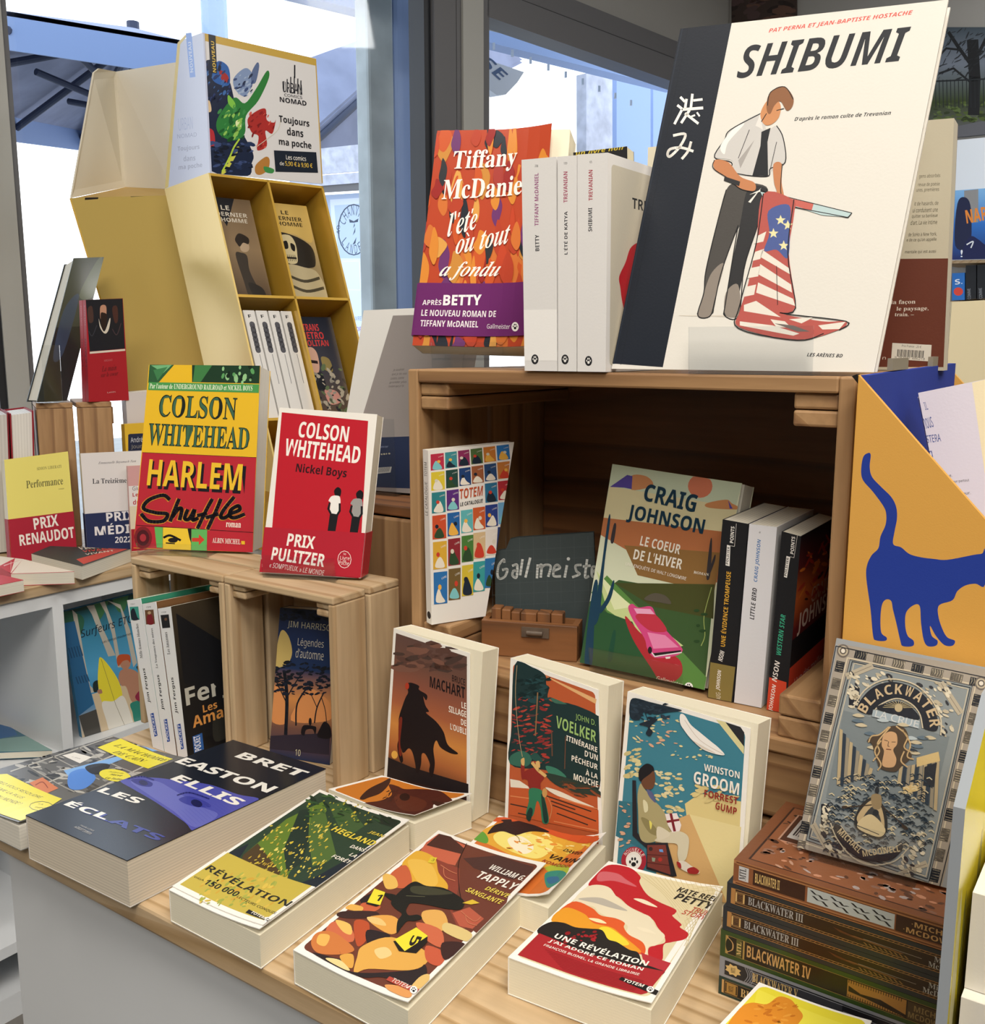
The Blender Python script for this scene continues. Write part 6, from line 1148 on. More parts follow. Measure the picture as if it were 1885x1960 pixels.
f.speck(['d9cf9a', 'cdbf86'], (385, 980, 480, 1180), 34, 24, 11, 3); f.speck(['d9cf9a', 'cdbf86', 'dcd4a8'], (600, 1120, 780, 1440), 46, 24, 12, 4, 15); f.speck(['d9cf9a', 'd5a88a'], (410, 770, 760, 960), 36, 18, 6, 5, 15); f.speck(['d9cf9a'], (640, 960, 1040, 1060), 16, 12, 6, 6); f.speck(['d9c88a', 'd2c084'], (840, 1230, 1130, 1330), 30, 26, 12, 7); f.speck(['d5a88a', 'c89a80'], (340, 1340, 420, 1640), 14, 20, 9, 8)
f.Sm('22303c', '430,650 560,680 640,700 720,720 780,740 680,750 600,760 520,740 480,790 420,780 405,720'); f.speck(['1d2a36', '2c3c4a'], (420, 660, 720, 790), 50, 22, 8, 9, 10); f.Sm('1f2c38', '480,820 540,800 615,790 560,840 580,870 560,900 530,880 545,840'); f.L('1f2c38', 5, '520,740 545,800 570,890', True)
f.Sm('efece6', '770,765 800,770 840,830 900,880 960,930 1020,980 1055,1025 1000,1020 920,990 850,930 800,870 770,820'); f.Sm('d8cec0', '850,930 920,985 1000,1015 930,975'); f.L('c9bcae', 3, '800,800 900,930 1050,1022', True)
f.P('24252c', '435,1185 462,1188 475,1540 530,1610 690,1620 750,1840 722,1845 540,1790 545,1650 440,1560'); f.Sm('1c1c22', '490,1110 540,1078 585,1100 590,1140 560,1150 530,1200 490,1190 480,1150'); f.Sm('6a4632', '505,1190 560,1150 590,1130 600,1190 585,1240 545,1250 510,1230'); f.Sm('a89f74', '495,1210 520,1240 600,1330 640,1370 690,1450 700,1520 730,1550 640,1590 540,1610 490,1560 480,1400 475,1280'); f.Sm('5a5f86', '540,1250 580,1270 605,1340 560,1300'); f.Sm('8a8258', '500,1440 560,1460 640,1560 560,1540'); f.Sm('d8d4b0', '515,1320 545,1340 550,1390 525,1400'); f.Sm('e0d86a', '560,1460 580,1480 570,1520'); f.Sm('cfc9b0', '600,1590 700,1540 760,1530 820,1560 830,1620 810,1720 770,1740 755,1690 750,1620 650,1610'); f.Sm('d5cfb8', '620,1500 700,1540 690,1570 620,1590')
f.P('e6dede', '670,1415 750,1410 780,1490 770,1530 720,1540 690,1490'); f.P('7a1f2c', '700,1412 718,1411 745,1532 728,1535'); f.P('7a1f2c', '680,1460 765,1448 768,1462 686,1476'); f.P('24252c', '545,1610 690,1610 730,1840 690,1830 545,1780'); f.P('7a3a34', '548,1625 675,1625 710,1830 548,1775'); f.C('3a2a2c', 572, 1652, 14); f.P('6a9ad8', '630,1655 655,1655 660,1675 634,1672'); f.P('8fa08a', '580,1710 605,1715 600,1740 582,1738'); f.C('b8342f', 638, 1725, 14); f.L('4a2224', 4, '548,1690 695,1700'); f.L('4a2224', 4, '548,1745 702,1765')
f.Sm('ddd6c8', '760,1740 800,1735 850,1770 895,1800 890,1820 830,1815 770,1780'); f.Sm('a02a2c', '750,1740 775,1750 780,1785 760,1775'); f.Sm('a02a2c', '820,1790 860,1775 895,1800 880,1822 830,1818')
f.C('a8283a', 450, 1730, 92, 96); f.C('efe9e2', 450, 1730, 58, 62); f.paw(450, 1742, 52); f.arc('NOUVELLE', 450, 1730, 64, 150, 20, 24, 'efe9e2', .01, 1.0)
f.T('WINSTON', 928, 1128, 1146, 1178, 46, 'efeae0', .025); f.T('GROOM', 860, 1210, 1140, 1288, 82, 'efeae0', .03); f.T('FORREST', 930, 1300, 1135, 1348, 48, '8f2a26', .025); f.T('GUMP', 998, 1380, 1126, 1418, 48, '8f2a26', .025); b.done()
# yellow one at the bottom edge
b = totem('yellow paperback with an orange mountain, cut by the bottom edge of view', [(1453, 1880), (1668, 1962), (1600, 2100), (1340, 2000)], flat(.026), .0255, curl=.003)
f = b.face().fr(1340, 1500, 3.4587); frame(f, 'e2d43a'); f.P('e8dc4a', '380,1360 1100,1640 1000,2000 300,1800'); f.Sm('d88a2a', '160,1640 260,1490 340,1450 440,1460 520,1410 600,1430 640,1480 680,1540 640,1620 700,1720 600,1800 200,1740'); f.speck(['c0701f', 'e09a3a'], (280, 1440, 640, 1620), 30, 26, 8, 5); b.done()
# ------------------------------------------------------------------ the embossed series at the right
def vol(lab, z0, z1, l0, cov, draw, gp='cloth bound volumes in the stack', s1=.15, d0=.162, top=None, extra=None):
    q = [Wd(.629 + l0, d0, z1), Wd(.629 + l0 + s1, d0, z1), Wd(.629 + l0 + s1, d0, z0), Wd(.629 + l0, d0, z0)]
    b = Book('novel', lab, [(0, 1), (1, 1), (1, 0), (0, 0)], None, .104, 'stack', group=gp, cover=cov, pages=CREAM, quad=q, mat='gilt_print', strip=8)
    f = b.face('spine', 'front'); f.H = None; draw(f)
    if extra: g = b.face('back_cover', 'top'); extra(g)
    b.done()
GD = 'c49a62'; GL = 'd8b878'
def rail(f, c, c2): f.L(c, .04, '.02,.93 .99,.93'); f.L(c, .04, '.02,.07 .99,.07'); f.L(c2, .025, '.02,.86 .99,.86'); f.L(c2, .025, '.02,.14 .99,.14')
def v2(f):
    f.Q('8a5636', 0, 0, 1, 1); f.Q('b07a50', 0, .86, 1, 1); f.Q('b07a50', 0, 0, 1, .12); f.Q('3a2018', .09, .2, .32, .82); f.Q('c9ccd0', .025, .22, .07, .8); f.T('MTL', .058, .27, .058, .75, .03, '2a2a2e', .02, up=(-.03, 0))
    f.Q('3a2018', .69, .2, .98, .82); f.Q('b9c2c4', .33, .22, .685, .8)
    for k in range(4): x = .345 + .085 * k; f.L('22252c', .012, [(x, .72), (x + .02, .6), (x + .035, .62), (x + .05, .5), (x + .07, .55)]); f.L('22252c', .012, [(x + .01, .52), (x + .03, .4), (x + .05, .42), (x + .07, .28)])
    f.Tu('BLACKWATER II', .1, .32, .21, .4, GL, .03); f.Tu('·MICHAEL·', .75, .55, .95, .2, GD, .02); f.Tu('·MCDOWELL·', .72, .27, .97, .2, GD, .02); rail(f, '6a3c24', 'c08a5a')
def topd(g):
    g.Q('7a4a2e', 0, 0, 1, 1); g.Q('3a241c', .05, .06, .95, .94); g.Q('8a5638', .06, .07, .94, .93); R = random.Random(4)
    for i in range(260): x, y = R.uniform(.07, .93), R.uniform(.08, .92); g.C(R.choice(['3a241c', 'b8907a', 'a89a96', '5a3a2a', 'c0886a', '8f6a58']), x, y, R.uniform(.008, .03), R.uniform(.008, .02), 6, R.uniform(0, 180)); g.n -= 1
    g.n += 1; g.Q('4a2c20', .1, .42, .34, .84); g.L('b8907a', .008, [(.1, .42), (.34, .42), (.34, .84), (.1, .84)], closed=True); g.Q('b9b6b2', .125, .48, .32, .78)
    for k in range(13): g.Q('2c2c30', .14 + .0125 * k, .53, .14 + .0125 * k + (.005 if k % 3 else .008), .74); g.n -= 1
    g.n += 1
def v3(f):
    f.Q('262c32', 0, 0, 1, 1); f.Q('2c1c14', .03, .2, .985, .82); f.L('b08048', .02, [(.03, .2), (.985, .2), (.985, .82), (.03, .82)], closed=True); f.L(GD, .012, '.04,.74 .98,.74'); f.L(GD, .012, '.04,.28 .98,.28')
    for k in range(44): f.L('8a6238', .004, [(.11 + .02 * k, .75), (.118 + .02 * k, .8)]); f.L('8a6238', .004, [(.11 + .02 * k, .22), (.118 + .02 * k, .27)]); f.n -= 2
    f.n += 2; f.Q('6a4a2c', .04, .3, .085, .72); f.L(GL, .006, [(.045, .33), (.08, .33), (.08, .7), (.045, .7)], closed=True); f.T('MTL', .072, .36, .072, .66, .02, '1c1410', .02, up=(-.02, 0)); f.Tu('BLACKWATER III', .1, .36, .345, .32, 'a9aaac', .015)
    f.P('5a3420', '.47,.6 .55,.52 .6,.48 .58,.42 .5,.48'); f.L('7a5232', .05, '.56,.5 .74,.44'); f.L('8f8478', .02, '.6,.52 .82,.5')
    for k in range(9): f.L('8a6a3a', .008, [(.6 + .02 * k, .4), (.612 + .02 * k, .32)]); f.n -= 1
    f.n += 1; f.Tu('Michael', .87, .54, .975, .2, 'b5b5b2', .01); f.Tu('McDowell', .85, .3, .975, .2, 'b5b5b2', .01)
def v4(f):
    f.Q('33491f', 0, 0, 1, 1); f.Q('241c14', .03, .16, .985, .84); f.L('a88a4a', .012, [(.03, .16), (.985, .16), (.985, .84), (.03, .84)], closed=True); f.Q('5a5a2c', .075, .18, .1, .82); f.C('1c1f14', .045, .5, .02, .28); f.L(GD, .006, [(.03, .2), (.055, .35), (.06, .5), (.055, .65), (.03, .8)], True); f.T('MTL', .098, .25, .098, .75, .02, GL, .02, up=(-.02, 0)); f.L('a88a4a', .008, '.11,.16 .11,.84'); f.Tu('BLACKWATER IV', .125, .3, .41, .44, GD, .035)
    f.Q('a8783a', .565, .2, .8, .8); f.P('2a1c12', '.57,.6 .62,.45 .7,.5 .8,.3 .8,.2 .72,.28 .64,.36 .57,.4')
    for k in range(22): f.L('3a2818', .003, [(.57 + .01 * k, .8), (.57 + .01 * k, .7)]); f.L('3a2818', .003, [(.57 + .01 * k, .2), (.57 + .01 * k, .3)]); f.n -= 2
    f.n += 2; f.Q('4a3a24', .805, .2, .98, .8); f.Tu('MICHAEL', .83, .52, .97, .2, '8a7448', .02); f.Tu('MCDOWELL', .81, .26, .97, .2, '8a7448', .02)
def v5(f):
    f.Q('8d8f96', 0, 0, 1, 1); f.Q('26272c', .025, .14, .985, .86); f.Q('3a3b42', .14, .2, .985, .8); f.P(GL, [(.065 + .04 * math.cos(k * .3927) * (1 if k % 2 else .72), .5 + .3 * math.sin(k * .3927) * (1 if k % 2 else .72)) for k in range(16)]); f.T('MTL', .075, .36, .075, .64, .02, '2a2018', .02, up=(-.02, 0))
    for k in range(4): f.L('8a8c94', .004, [(.12 + .01 * k, .85), (.135 + .01 * k, .5), (.12 + .01 * k, .15)], True); f.n -= 1
    f.n += 1; f.Tu('BLACKWATER V', .155, .3, .36, .44, GL, .04); f.L('b5b6bc', .02, '.15,.78 .98,.78'); f.L('b5b6bc', .02, '.15,.22 .98,.22'); f.Q('1c1c22', .55, .22, .98, .78); f.L('8f9097', .03, '.56,.5 .8,.5')
def v6(f):
    f.Q('1f3834', 0, 0, 1, 1); f.Q('1c1a16', .02, .14, .985, .86); f.L(GD, .01, [(.02, .14), (.985, .14), (.985, .86), (.02, .86)], closed=True); f.Q('a8803f', .03, .2, .09, .8); f.L('2a2014', .006, [(.035, .26), (.085, .26), (.085, .74), (.035, .74)], closed=True); f.T('MTL', .07, .32, .07, .68, .022, '2a2014', .03, up=(-.022, 0)); f.Tu('BLACKWATER VI', .105, .28, .42, .46, GL, .03)
vol('dark teal embossed volume at the bottom of the stack', .0003, .0138, 0, '1f3834', v6); vol('grey embossed volume, second from the bottom of the stack', .014, .0288, 0, '8d8f96', v5); vol('green embossed volume with gold ruler pattern in the middle of the stack', .029, .0486, 0, '33491f', v4)
vol('black embossed volume resting on the green one in the stack', .0488, .0662, .001, '262c32', v3); vol('black embossed volume under the copper one in the stack', .0664, .0842, .003, '262c32', v3); vol('copper brown embossed volume with barcode on top of the stack', .0846, .1018, .007, '8a5636', v2, extra=topd)
# the front-facing silver volume
BQ = [(1601, 1221), (1905, 1281), (1806, 1752), (1520, 1648)]
b = Book('novel', 'silver and gold embossed novel with a woman in water, standing on the stack', BQ, plane(.658, .196, .1045, 2, 26), .017, group=None, cover='97999a', pages='e9e2cc', mat='gilt_print', art=BQ, foot=.1018 + STF)
f = b.face().fr(1480, 1180, 3.38)
SV = '9f9486'; DK = '1a1c24'; LT = 'c9bba0'; BG = '858b8b'
f.P(SV, '420,178 1400,345 1400,520 1060,1900 130,1590'); f.P(BG, '500,290 1290,460 1010,1720 215,1450'); f.L(DK, 4, '498,288 1288,458 1008,1722 213,1452', closed=True); f.L(LT, 8, '480,275 1310,450 1025,1745 195,1465', closed=True)
def lerp(a, b_, t): return (a[0] + (b_[0] - a[0]) * t, a[1] + (b_[1] - a[1]) * t)
TLc, TRc, BRc, BLc = (452, 228), (1345, 440), (1010, 1838), (172, 1520)
for a, c, n in ((TLc, TRc, 7), (TRc, BRc, 11), (BLc, BRc, 7), (TLc, BLc, 11)):
    for i in range(n):
        p, q = lerp(a, c, (i + .62) / (n + .2)), lerp(a, c, (i + 1.25) / (n + .2)); dx, dy = q[0] - p[0], q[1] - p[1]; ln = math.hypot(dx, dy); nx, ny = -dy / ln * 28, dx / ln * 28
        f.P(DK if i % 3 == 0 else '5d564c', [(p[0] + nx, p[1] + ny), (q[0] + nx, q[1] + ny), (q[0] - nx, q[1] - ny), (p[0] - nx, p[1] - ny)]); f.n -= 1
        for k in range(5):
            t = (k + .5) / 5; m_ = lerp(p, q, t)
            f.L(LT if i % 3 == 0 else 'd9cbb0', 5, [(m_[0] + nx * .8, m_[1] + ny * .8), (m_[0] + (0 if i % 2 else dx * .08), m_[1]), (m_[0] - nx * .8, m_[1] - ny * .8)]); f.n -= 1
    f.n += 2
for p in (TLc, TRc, BRc, BLc): f.C('6a6058', *p, 42, 46); f.C('b5a890', *p, 32, 35); f.C('5a5048', *p, 22, 24); f.C('d9cfc0', *p, 14, 15); f.n -= 4
f.n += 4

f.L(DK, 6, '405,195 1400,405 1050,1885 130,1560', closed=True); f.L(DK, 5, '512,300 1275,470 1000,1700 232,1440', closed=True); f.L(LT, 5, '525,312 1262,480 990,1685 246,1428', closed=True)
f.P('747c7e', '455,630 1140,800 1010,1340 340,1190')
for k in range(46): t_ = k / 46; x, y = 345 + 500 * t_, 1205 + 240 * (t_ * 7 % 1); f.L('2c3742', 4, [(x, y), (x + 26, y + 9)]); f.n -= 1
f.n += 1

for a, c in (('480,400 640,330', '600'), ('1090,445 1210,640', '0'), ('260,1360 370,1560', '0'), ('800,1720 990,1610', '0')): f.L('b0a48e', 44, a); f.L('6a6054', 3, a); f.n -= 1
f.n += 1
for reg, sd in (((500, 380, 780, 470), 1), ((490, 470, 560, 610), 2), ((930, 440, 1150, 560), 3), ((1060, 560, 1160, 790), 4), ((310, 1230, 360, 1420), 5), ((320, 1380, 520, 1560), 6), ((820, 1560, 960, 1680), 7), ((900, 1420, 980, 1560), 8)):
    f.P(DK, [(reg[0], reg[1]), (reg[2], reg[1]), (reg[2], reg[3]), (reg[0], reg[3])]) if sd in (2, 5) else None; f.speck(['cabfa6', 'd8cdb4', 'b5a88e', '2a2a30'], reg, 26, 20, 10, sd, 40)
f.Sm(DK, '545,620 600,520 690,455 800,440 920,480 1010,560 1060,660 1060,760 970,740 960,660 900,580 820,545 740,560 680,600 640,655'); f.L(LT, 9, '520,610 590,500 690,435 800,420 930,460 1030,560 1085,680 1085,790', True); f.L(LT, 8, '650,640 700,590 800,550 890,580 950,650 970,745', True); f.Sm(DK, '680,620 740,580 820,570 900,610 940,690'); f.C('b5a27c', 815, 612, 26, 28)
for k in range(13): a = (195 + 12.5 * k) * D2R; f.L('a89870', 4, [(815 + 32 * math.cos(a), 620 + 32 * math.sin(a)), (815 + 105 * math.cos(a), 625 + 62 * math.sin(a))]); f.n -= 1
f.n += 1; f.arc('BLACKWATER', 800, 740, 215, 158, -2, 66, 'c0a884', .03, 1.02); f.P('9aa6ac', '650,625 950,700 945,750 640,670'); f.T('LA CRUE', 660, 672, 938, 745, 48, 'c9c8c4', 0)
R = random.Random(11)
for i in range(22): x = R.uniform(470, 1120); y = R.uniform(650, 860) + (x - 470) * .2; f.Sm(R.choice(['c0b294', '5a6a76', '2a3440', 'aeb8ba']), [(x, y), (x + 40, y - 12), (x + 80, y + 8), (x + 40, y + 14)]); f.n -= 1
f.n += 1
for k in range(10): x = 430 + 22 * k; f.P(['b09c78', '2a3440', '8f8470'][k % 3], [(x, 750 + 28 * k), (x + 20, 760 + 28 * k), (x + 5, 1120 - 6 * k), (x - 18, 1110 - 6 * k)]); f.n -= 1
for k in range(10): x = 820 + 26 * k; f.P(['b09c78', '2a3440', '8f8470'][k % 3], [(x, 1000 - 4 * k), (x + 22, 995 - 4 * k), (x + 5, 1120 + 18 * k), (x - 16, 1110 + 18 * k)]); f.n -= 1
f.n += 1; f.P('c9ae78', '930,940 1070,900 1080,960 930,1000'); f.P('24262c', '980,1000 1060,970 1040,1130 970,1120'); f.P('c9ae78', '840,1130 940,1100 950,1150 850,1170')
for i in range(420): y = R.uniform(1050, 1520); x = R.uniform(370 - (y - 1050) * .12, 1000 + (y - 1050) * .05); f.L(R.choice(['18222c', '22303c', 'd0c09a', '2a3a48']), 6, [(x, y), (x + 18, y - 6), (x + 34, y + 8)]); f.n -= 1
f.n += 1
f.Sm('4a3a2a', '700,790 760,735 850,745 880,820 860,870 900,930 840,990 790,1030 700,1010 670,950 640,850 610,830 650,790')
for p in ('750,740 690,790 640,800 620,840', '760,740 680,840 690,900 650,960', '800,735 870,800 850,870 890,900', '840,760 890,850 870,930 910,950', '700,830 660,900 700,980 680,1020', '850,900 830,960 870,1000'): f.L('c8a878', 9, p, True); f.n -= 1
f.n += 1; f.Sm('c49a70', '715,800 755,770 800,785 805,850 780,890 800,950 780,1000 710,990 720,900 705,860'); f.L('3a2820', 4, '722,825 745,832'); f.L('3a2820', 4, '770,838 795,838'); f.L('3a2820', 4, '750,835 745,865 755,868'); f.L('6a3a2a', 6, '735,885 765,888')
f.Sm('2c2a28', '530,1330 570,1240 650,1190 720,1250 745,1380 700,1450 600,1420 540,1380'); f.Sm('b8a078', '545,1330 590,1250 650,1210 705,1260 725,1380 690,1430 610,1400'); f.Sm('3a3a3a', '580,1330 650,1250 700,1330 690,1400 600,1380'); f.Sm('c8b48a', '560,1340 640,1300 730,1390 690,1440 560,1390'); f.L('2a2a2a', 5, '530,1360 690,1425'); f.C('24262a', 676, 1148, 14, 22); f.Sm('8f7a58', '640,1180 700,1180 700,1260 650,1260'); f.C('24262a', 668, 1290, 20, 20); f.L('3a2c20', 7, '640,1240 460,1255'); f.L('3a2c20', 7, '710,1250 870,1390'); f.C('3a2c20', 465, 1252, 20, 9); f.C('3a2c20', 855, 1382, 24, 11, 12, 30)
f.Sm(DK, '400,1360 440,1370 500,1440 560,1500 660,1545 760,1540 830,1490 840,1520 770,1580 650,1590 540,1555 450,1480 400,1410'); f.L(LT, 7, '375,1350 420,1450 520,1560 640,1610 790,1590 880,1510', True); f.L(LT, 5, '440,1365 510,1445 600,1515 720,1540 835,1480', True)
for (tx, x0, y0, x1, y1, hh) in (('MICHAEL', 418, 1408, 560, 1540, 38), ('MCDOWELL', 590, 1560, 828, 1532, 40)): f.T(tx, x0, y0, x1, y1, hh, 'c9b48c', .03)
b.done()
stand('clear acrylic easel under the silver and gold embossed novel', b, .1018, .1, .8, .03, .004, .06)
# clear fronted yellow display at the right edge
yd = thing('cardboard_display_box', 'yellow edged cardboard dispenser of books at the lower right edge', 'display box', Wd(.86, .2, 0))
pf = [Wd(.786, .03, .001), Wd(.786, .03, .235), Wd(.786, .085, .272), Wd(.786, .156, .272), Wd(.786, .156, .001)]
m = MB(); m.poly(pf, lin('8a8d92')); m.poly([p + U * .005 for p in pf[::-1]], lin('c9b92c'))
for i in range(5): j = (i + 1) % 5; m.poly([pf[j], pf[i], pf[i] + U * .005, pf[j] + U * .005], lin('9aa0a6'))
f = Face(m, lambda u, v, e: Wd(.791, .03 + .126 * u, .235 * v) + U * e, .126, .235); R = random.Random(2)
for i in range(26): x, y = R.uniform(.05, .9), R.uniform(.05, .8); f.C(R.choice(['b0a428', 'd8ca3a', '8f8a3a', 'd9d2a0', 'a89a20']), x, y, R.uniform(.02, .06), R.uniform(.08, .3), 8); f.n -= 1
m.link('side_panel', 'glossy_card', yd)
m = MB(); m.box8([Wd(.791, .151, .001), Wd(1.0, .151, .001), Wd(1.0, .151, .24), Wd(.791, .151, .24)], [Wd(.791, .156, .001), Wd(1.0, .156, .001), Wd(1.0, .156, .24), Wd(.791, .156, .24)], lin('d8c83a')); m.link('back_panel', 'glossy_card', yd)
m = MB(); P = [Wd(.995, .03, .001), Wd(.995, .03, .2), Wd(.995, .151, .24), Wd(.995, .151, .001)]; m.box8(P, [p + U * .005 for p in P], lin('d8c83a')); m.link('side_panel', 'glossy_card', yd)
m = MB(); m.box8([Wd(.791, .03, .001), Wd(.995, .03, .001), Wd(.995, .151, .001), Wd(.791, .151, .001)], [Wd(.791, .03, .005), Wd(.995, .03, .005), Wd(.995, .151, .005), Wd(.791, .151, .005)], lin('d8c83a')); m.link('bottom_panel', 'glossy_card', yd)
for k, (z0, z1, d0, lab) in enumerate(((.006, .075, .036, 'cream paged book at the bottom of the yellow dispenser'), (.0755, .135, .044, 'cream paged book in the middle of the yellow dispenser pile'), (.1355, .185, .052, 'cream paged book on top of the yellow dispenser pile'))):
    q = [Wd(.794, d0, z1), Wd(.93, d0, z1), Wd(.93, d0, z0), Wd(.794, d0, z0)]
    Book('paperback_book', lab, [(0, 1), (1, 1), (1, 0), (0, 0)], None, .092, 'stack', group='books piled in the yellow dispenser', cover='e6e2d8', spine='d9d4cc', pages='efe6c6', quad=q).done()
# ------------------------------------------------------------------ on the white shelf unit
A_, B_, HCR, ROTC, WC = CRT
LP_ = plane(-1.15, .79, HCR, 93, 19)
b = Book('hardcover_book', 'tall dark glossy hardcover leaning on edge above the small brown crate', [(141, 494), (199, 492), (128, 768), (71, 768)], LP_, .04, 'back', cover='23282a', back='3f4640', spine='20242a', pages='c8c4b8', mat='glossy_card', hard=.003, ct=.0022, foot=HCR + STF)
f = b.face('back_cover'); f.Q('2a2f30', 0, 0, 1, .5); f.Sm('56604f', [(185, 500), (196, 500), (178, 570), (150, 570)]); f.Sm('3a4a60', [(120, 600), (150, 570), (120, 680), (100, 690)]); b.done()
stand('clear acrylic easel beside the tall leaning hardcover on the small brown crate', b, HCR, .2, .8, .12, .004, .09)
RB = plane(-1.11, .83, HCR, 84, 1)
RQ = [(164, 574), (235, 571), (246, 752), (170, 766)]
b = Book('paperback_book', 'small red paperback with portrait of a bearded man in a white collar', RQ, RB, .014, cover='a81f2c', spine='9a2430', pages='dcd4c4', group=None, foot=HCR)
f = b.face().fr(0, 450, 4.7125)
f.P('1a1c26', '765,585 1105,572 1125,1002 808,1030'); f.Sm('c09078', '900,650 925,625 955,640 955,720 940,760 905,750'); f.Sm('2a1c1a', '905,700 930,690 960,710 955,790 935,840 910,800'); f.Sm('d8d0c4', '888,740 905,800 940,850 985,740 992,760 975,840 942,870 900,820'); f.Sm('4a3430', '790,660 830,640 840,760 800,770'); f.Sm('4a2c28', '1010,650 1055,640 1060,760 1030,770'); f.L('3c3c48', 7, '800,850 830,890 870,800', True); f.L('4a3a40', 7, '1010,830 1050,880 1090,780', True)
f.P('e0d8cc', '808,1032 1126,1005 1128,1022 808,1050'); f.T('ARDONT', 935, 1122, 1012, 1114, 18, 'c07078'); f.T('La main', 915, 1215, 1050, 1200, 52, '5a1820', -.01, .25); f.T('sur le cœur', 905, 1268, 1065, 1248, 42, '5a1820', -.01, .25); f.T('Lattès', 965, 1420, 1040, 1412, 14, 'd8b0b0')
g = b.face('spine', 'left'); g.T('YVES HARTÉ', .72, .75, .72, .95, .4, 'c06a74', 0, 0, up=(-.4, 0)); g.T('LA MAIN', .72, .35, .72, .62, .4, '5a1820', up=(-.4, 0)); b.done()
n_ = RB[1]
fq_ = [onp(p, RB) - n_ * .0155 for p in RQ]
b = Book('paperback_book', 'second red paperback directly behind the one with the bearded portrait', RQ, RB, .014, cover='a81f2c', spine='a32733', pages='dcd4c4', quad=fq_, foot=HCR)
g = b.face('spine', 'left'); g.T('YVES HARTÉ', .72, .75, .72, .95, .4, 'c06a74', up=(-.4, 0)); g.T('LA MAIN', .72, .35, .72, .62, .4, '5a1820', up=(-.4, 0)); b.done()
UP = lambda d, ya, le, z=.001: plane(-.93, d, z, ya, le)
b = Book('paperback_book', 'pale yellow paperback with a crimson prize band on the shelf unit', [(8, 880), (130, 864), (147, 1062), (22, 1078)], plane(-1.075, .68, .0, 74, 12), .03, cover='e3d873', spine='e6e2d0', pages='ddd8c8', foot=0)
f = b.face().fr(0, 720, 4.488); f.T('SIMON LIBERATI', 312, 808, 525, 785, 26, '8a8448', 0); f.T('Performance', 222, 962, 540, 926, 66, '6b6738', 0); f.T('roman', 500, 972, 548, 966, 10, '8a8448')
g = b.band(-.0, .42, 'a3122e').fr(0, 720, 4.488); g.T('PRIX', 288, 1316, 500, 1280, 98, 'e9e2dc', .05); g.T('RENAUDOT', 168, 1458, 640, 1385, 98, 'e9e2dc', .05); b.done()
b = Book('paperback_book', 'white paperback with a navy prize band on the shelf unit', [(154, 868), (285, 862), (300, 1050), (168, 1060)], plane(-1.02, .82, .0, 66, 5), .022, cover='e0dcdc', spine='e0dcd8', pages='e2dcc8', foot=0)
f = b.face().fr(0, 720, 4.488); f.T('Emmanuelle Bayamack-Tam', 845, 760, 1170, 742, 26, '77737a', 0, .25); f.T('La Treizième', 795, 922, 1088, 912, 44, '2c2c34', .02)
g = b.band(0, .4, '212c56').fr(0, 720, 4.488); g.T('PRIX', 915, 1248, 1165, 1225, 78, 'e4e2e6', .05); g.T('MÉDICIS', 815, 1368, 1300, 1330, 98, 'e4e2e6', .05); g.T('2022', 988, 1432, 1130, 1425, 54, 'e4e2e6', .02); b.done()
b = Book('paperback_book', 'pink and cream paperback with red lettering, left of the large yellow novel', [(244, 892), (320, 888), (330, 1050), (252, 1056)], plane(-.955, .90, .0, 66, 5), .014, cover='dcd2b8', spine='d8a8a8', pages='ddd8c8', foot=0)
f = b.face().fr(0, 720, 4.488); f.P('d2a0a0', '1095,768 1440,750 1445,925 1100,940'); f.P('e2dcdc', '1100,940 1445,925 1450,1095 1112,1112'); f.T('Giuliano', 1138, 978, 1300, 968, 36, '55464a', 0); f.T('Le mage', 1140, 1040, 1330, 1028, 42, 'b02c34', .02); f.T('du Kremlin', 1143, 1098, 1400, 1084, 42, 'b02c34', .02); f.P('a31a2a', '1125,1310 1480,1290 1490,1520 1130,1505'); b.done()
b = Book('hardcover_book', 'white topped book behind the small brown crate', [(240, 752), (290, 748), (306, 1000), (256, 1004)], plane(-1.05, 1.04, .0, 66, 0), .05, cover='cfc9ca', foot=0); b.done()
b = Book('paperback_book', 'yellow paperback with a navy title panel behind the small brown crate', [(238, 812), (330, 806), (350, 1010), (250, 1020)], plane(-1.0, .98, .0, 66, 3), .04, cover='d8b02f', pages='d9c79a', foot=0)
f = b.face().fr(0, 720, 4.488); f.P('1d2440', '1100,495 1115,488 1480,470 1490,700 1100,700'); f.T('André', 1122, 556, 1225, 550, 42, 'c8cad2', 0); f.T('Journal', 1125, 612, 1280, 602, 40, '8f8a80', 0); b.done()
def edgebook(lab, q, pl, t, c, pg='d6d2c8', grp=None, hard=.003):
    b = Book('hardcover_book', lab, q, pl, t, 'edge', foot=0, group=grp, cover=c, pages=pg, hard=hard, ct=.003); b.done()
EP = plane(-1.0, .47, .001, 62, 0)
edgebook('red bound hardcover with white page edges, nearest the small brown crate', [(18, 792), (64, 786), (70, 1040), (30, 1060)], plane(-1.19, .67, .0, 66, 0), .16, '8c1626', 'dcd9d4', 'red hardcovers at the left edge')
edgebook('red bound hardcover with grey page edges, at the left edge of view', [(-40, 795), (16, 790), (26, 1062), (-28, 1080)], plane(-1.19, .66, .0, 66, 0), .16, '7a1522', 'c9c6c2', 'red hardcovers at the left edge')
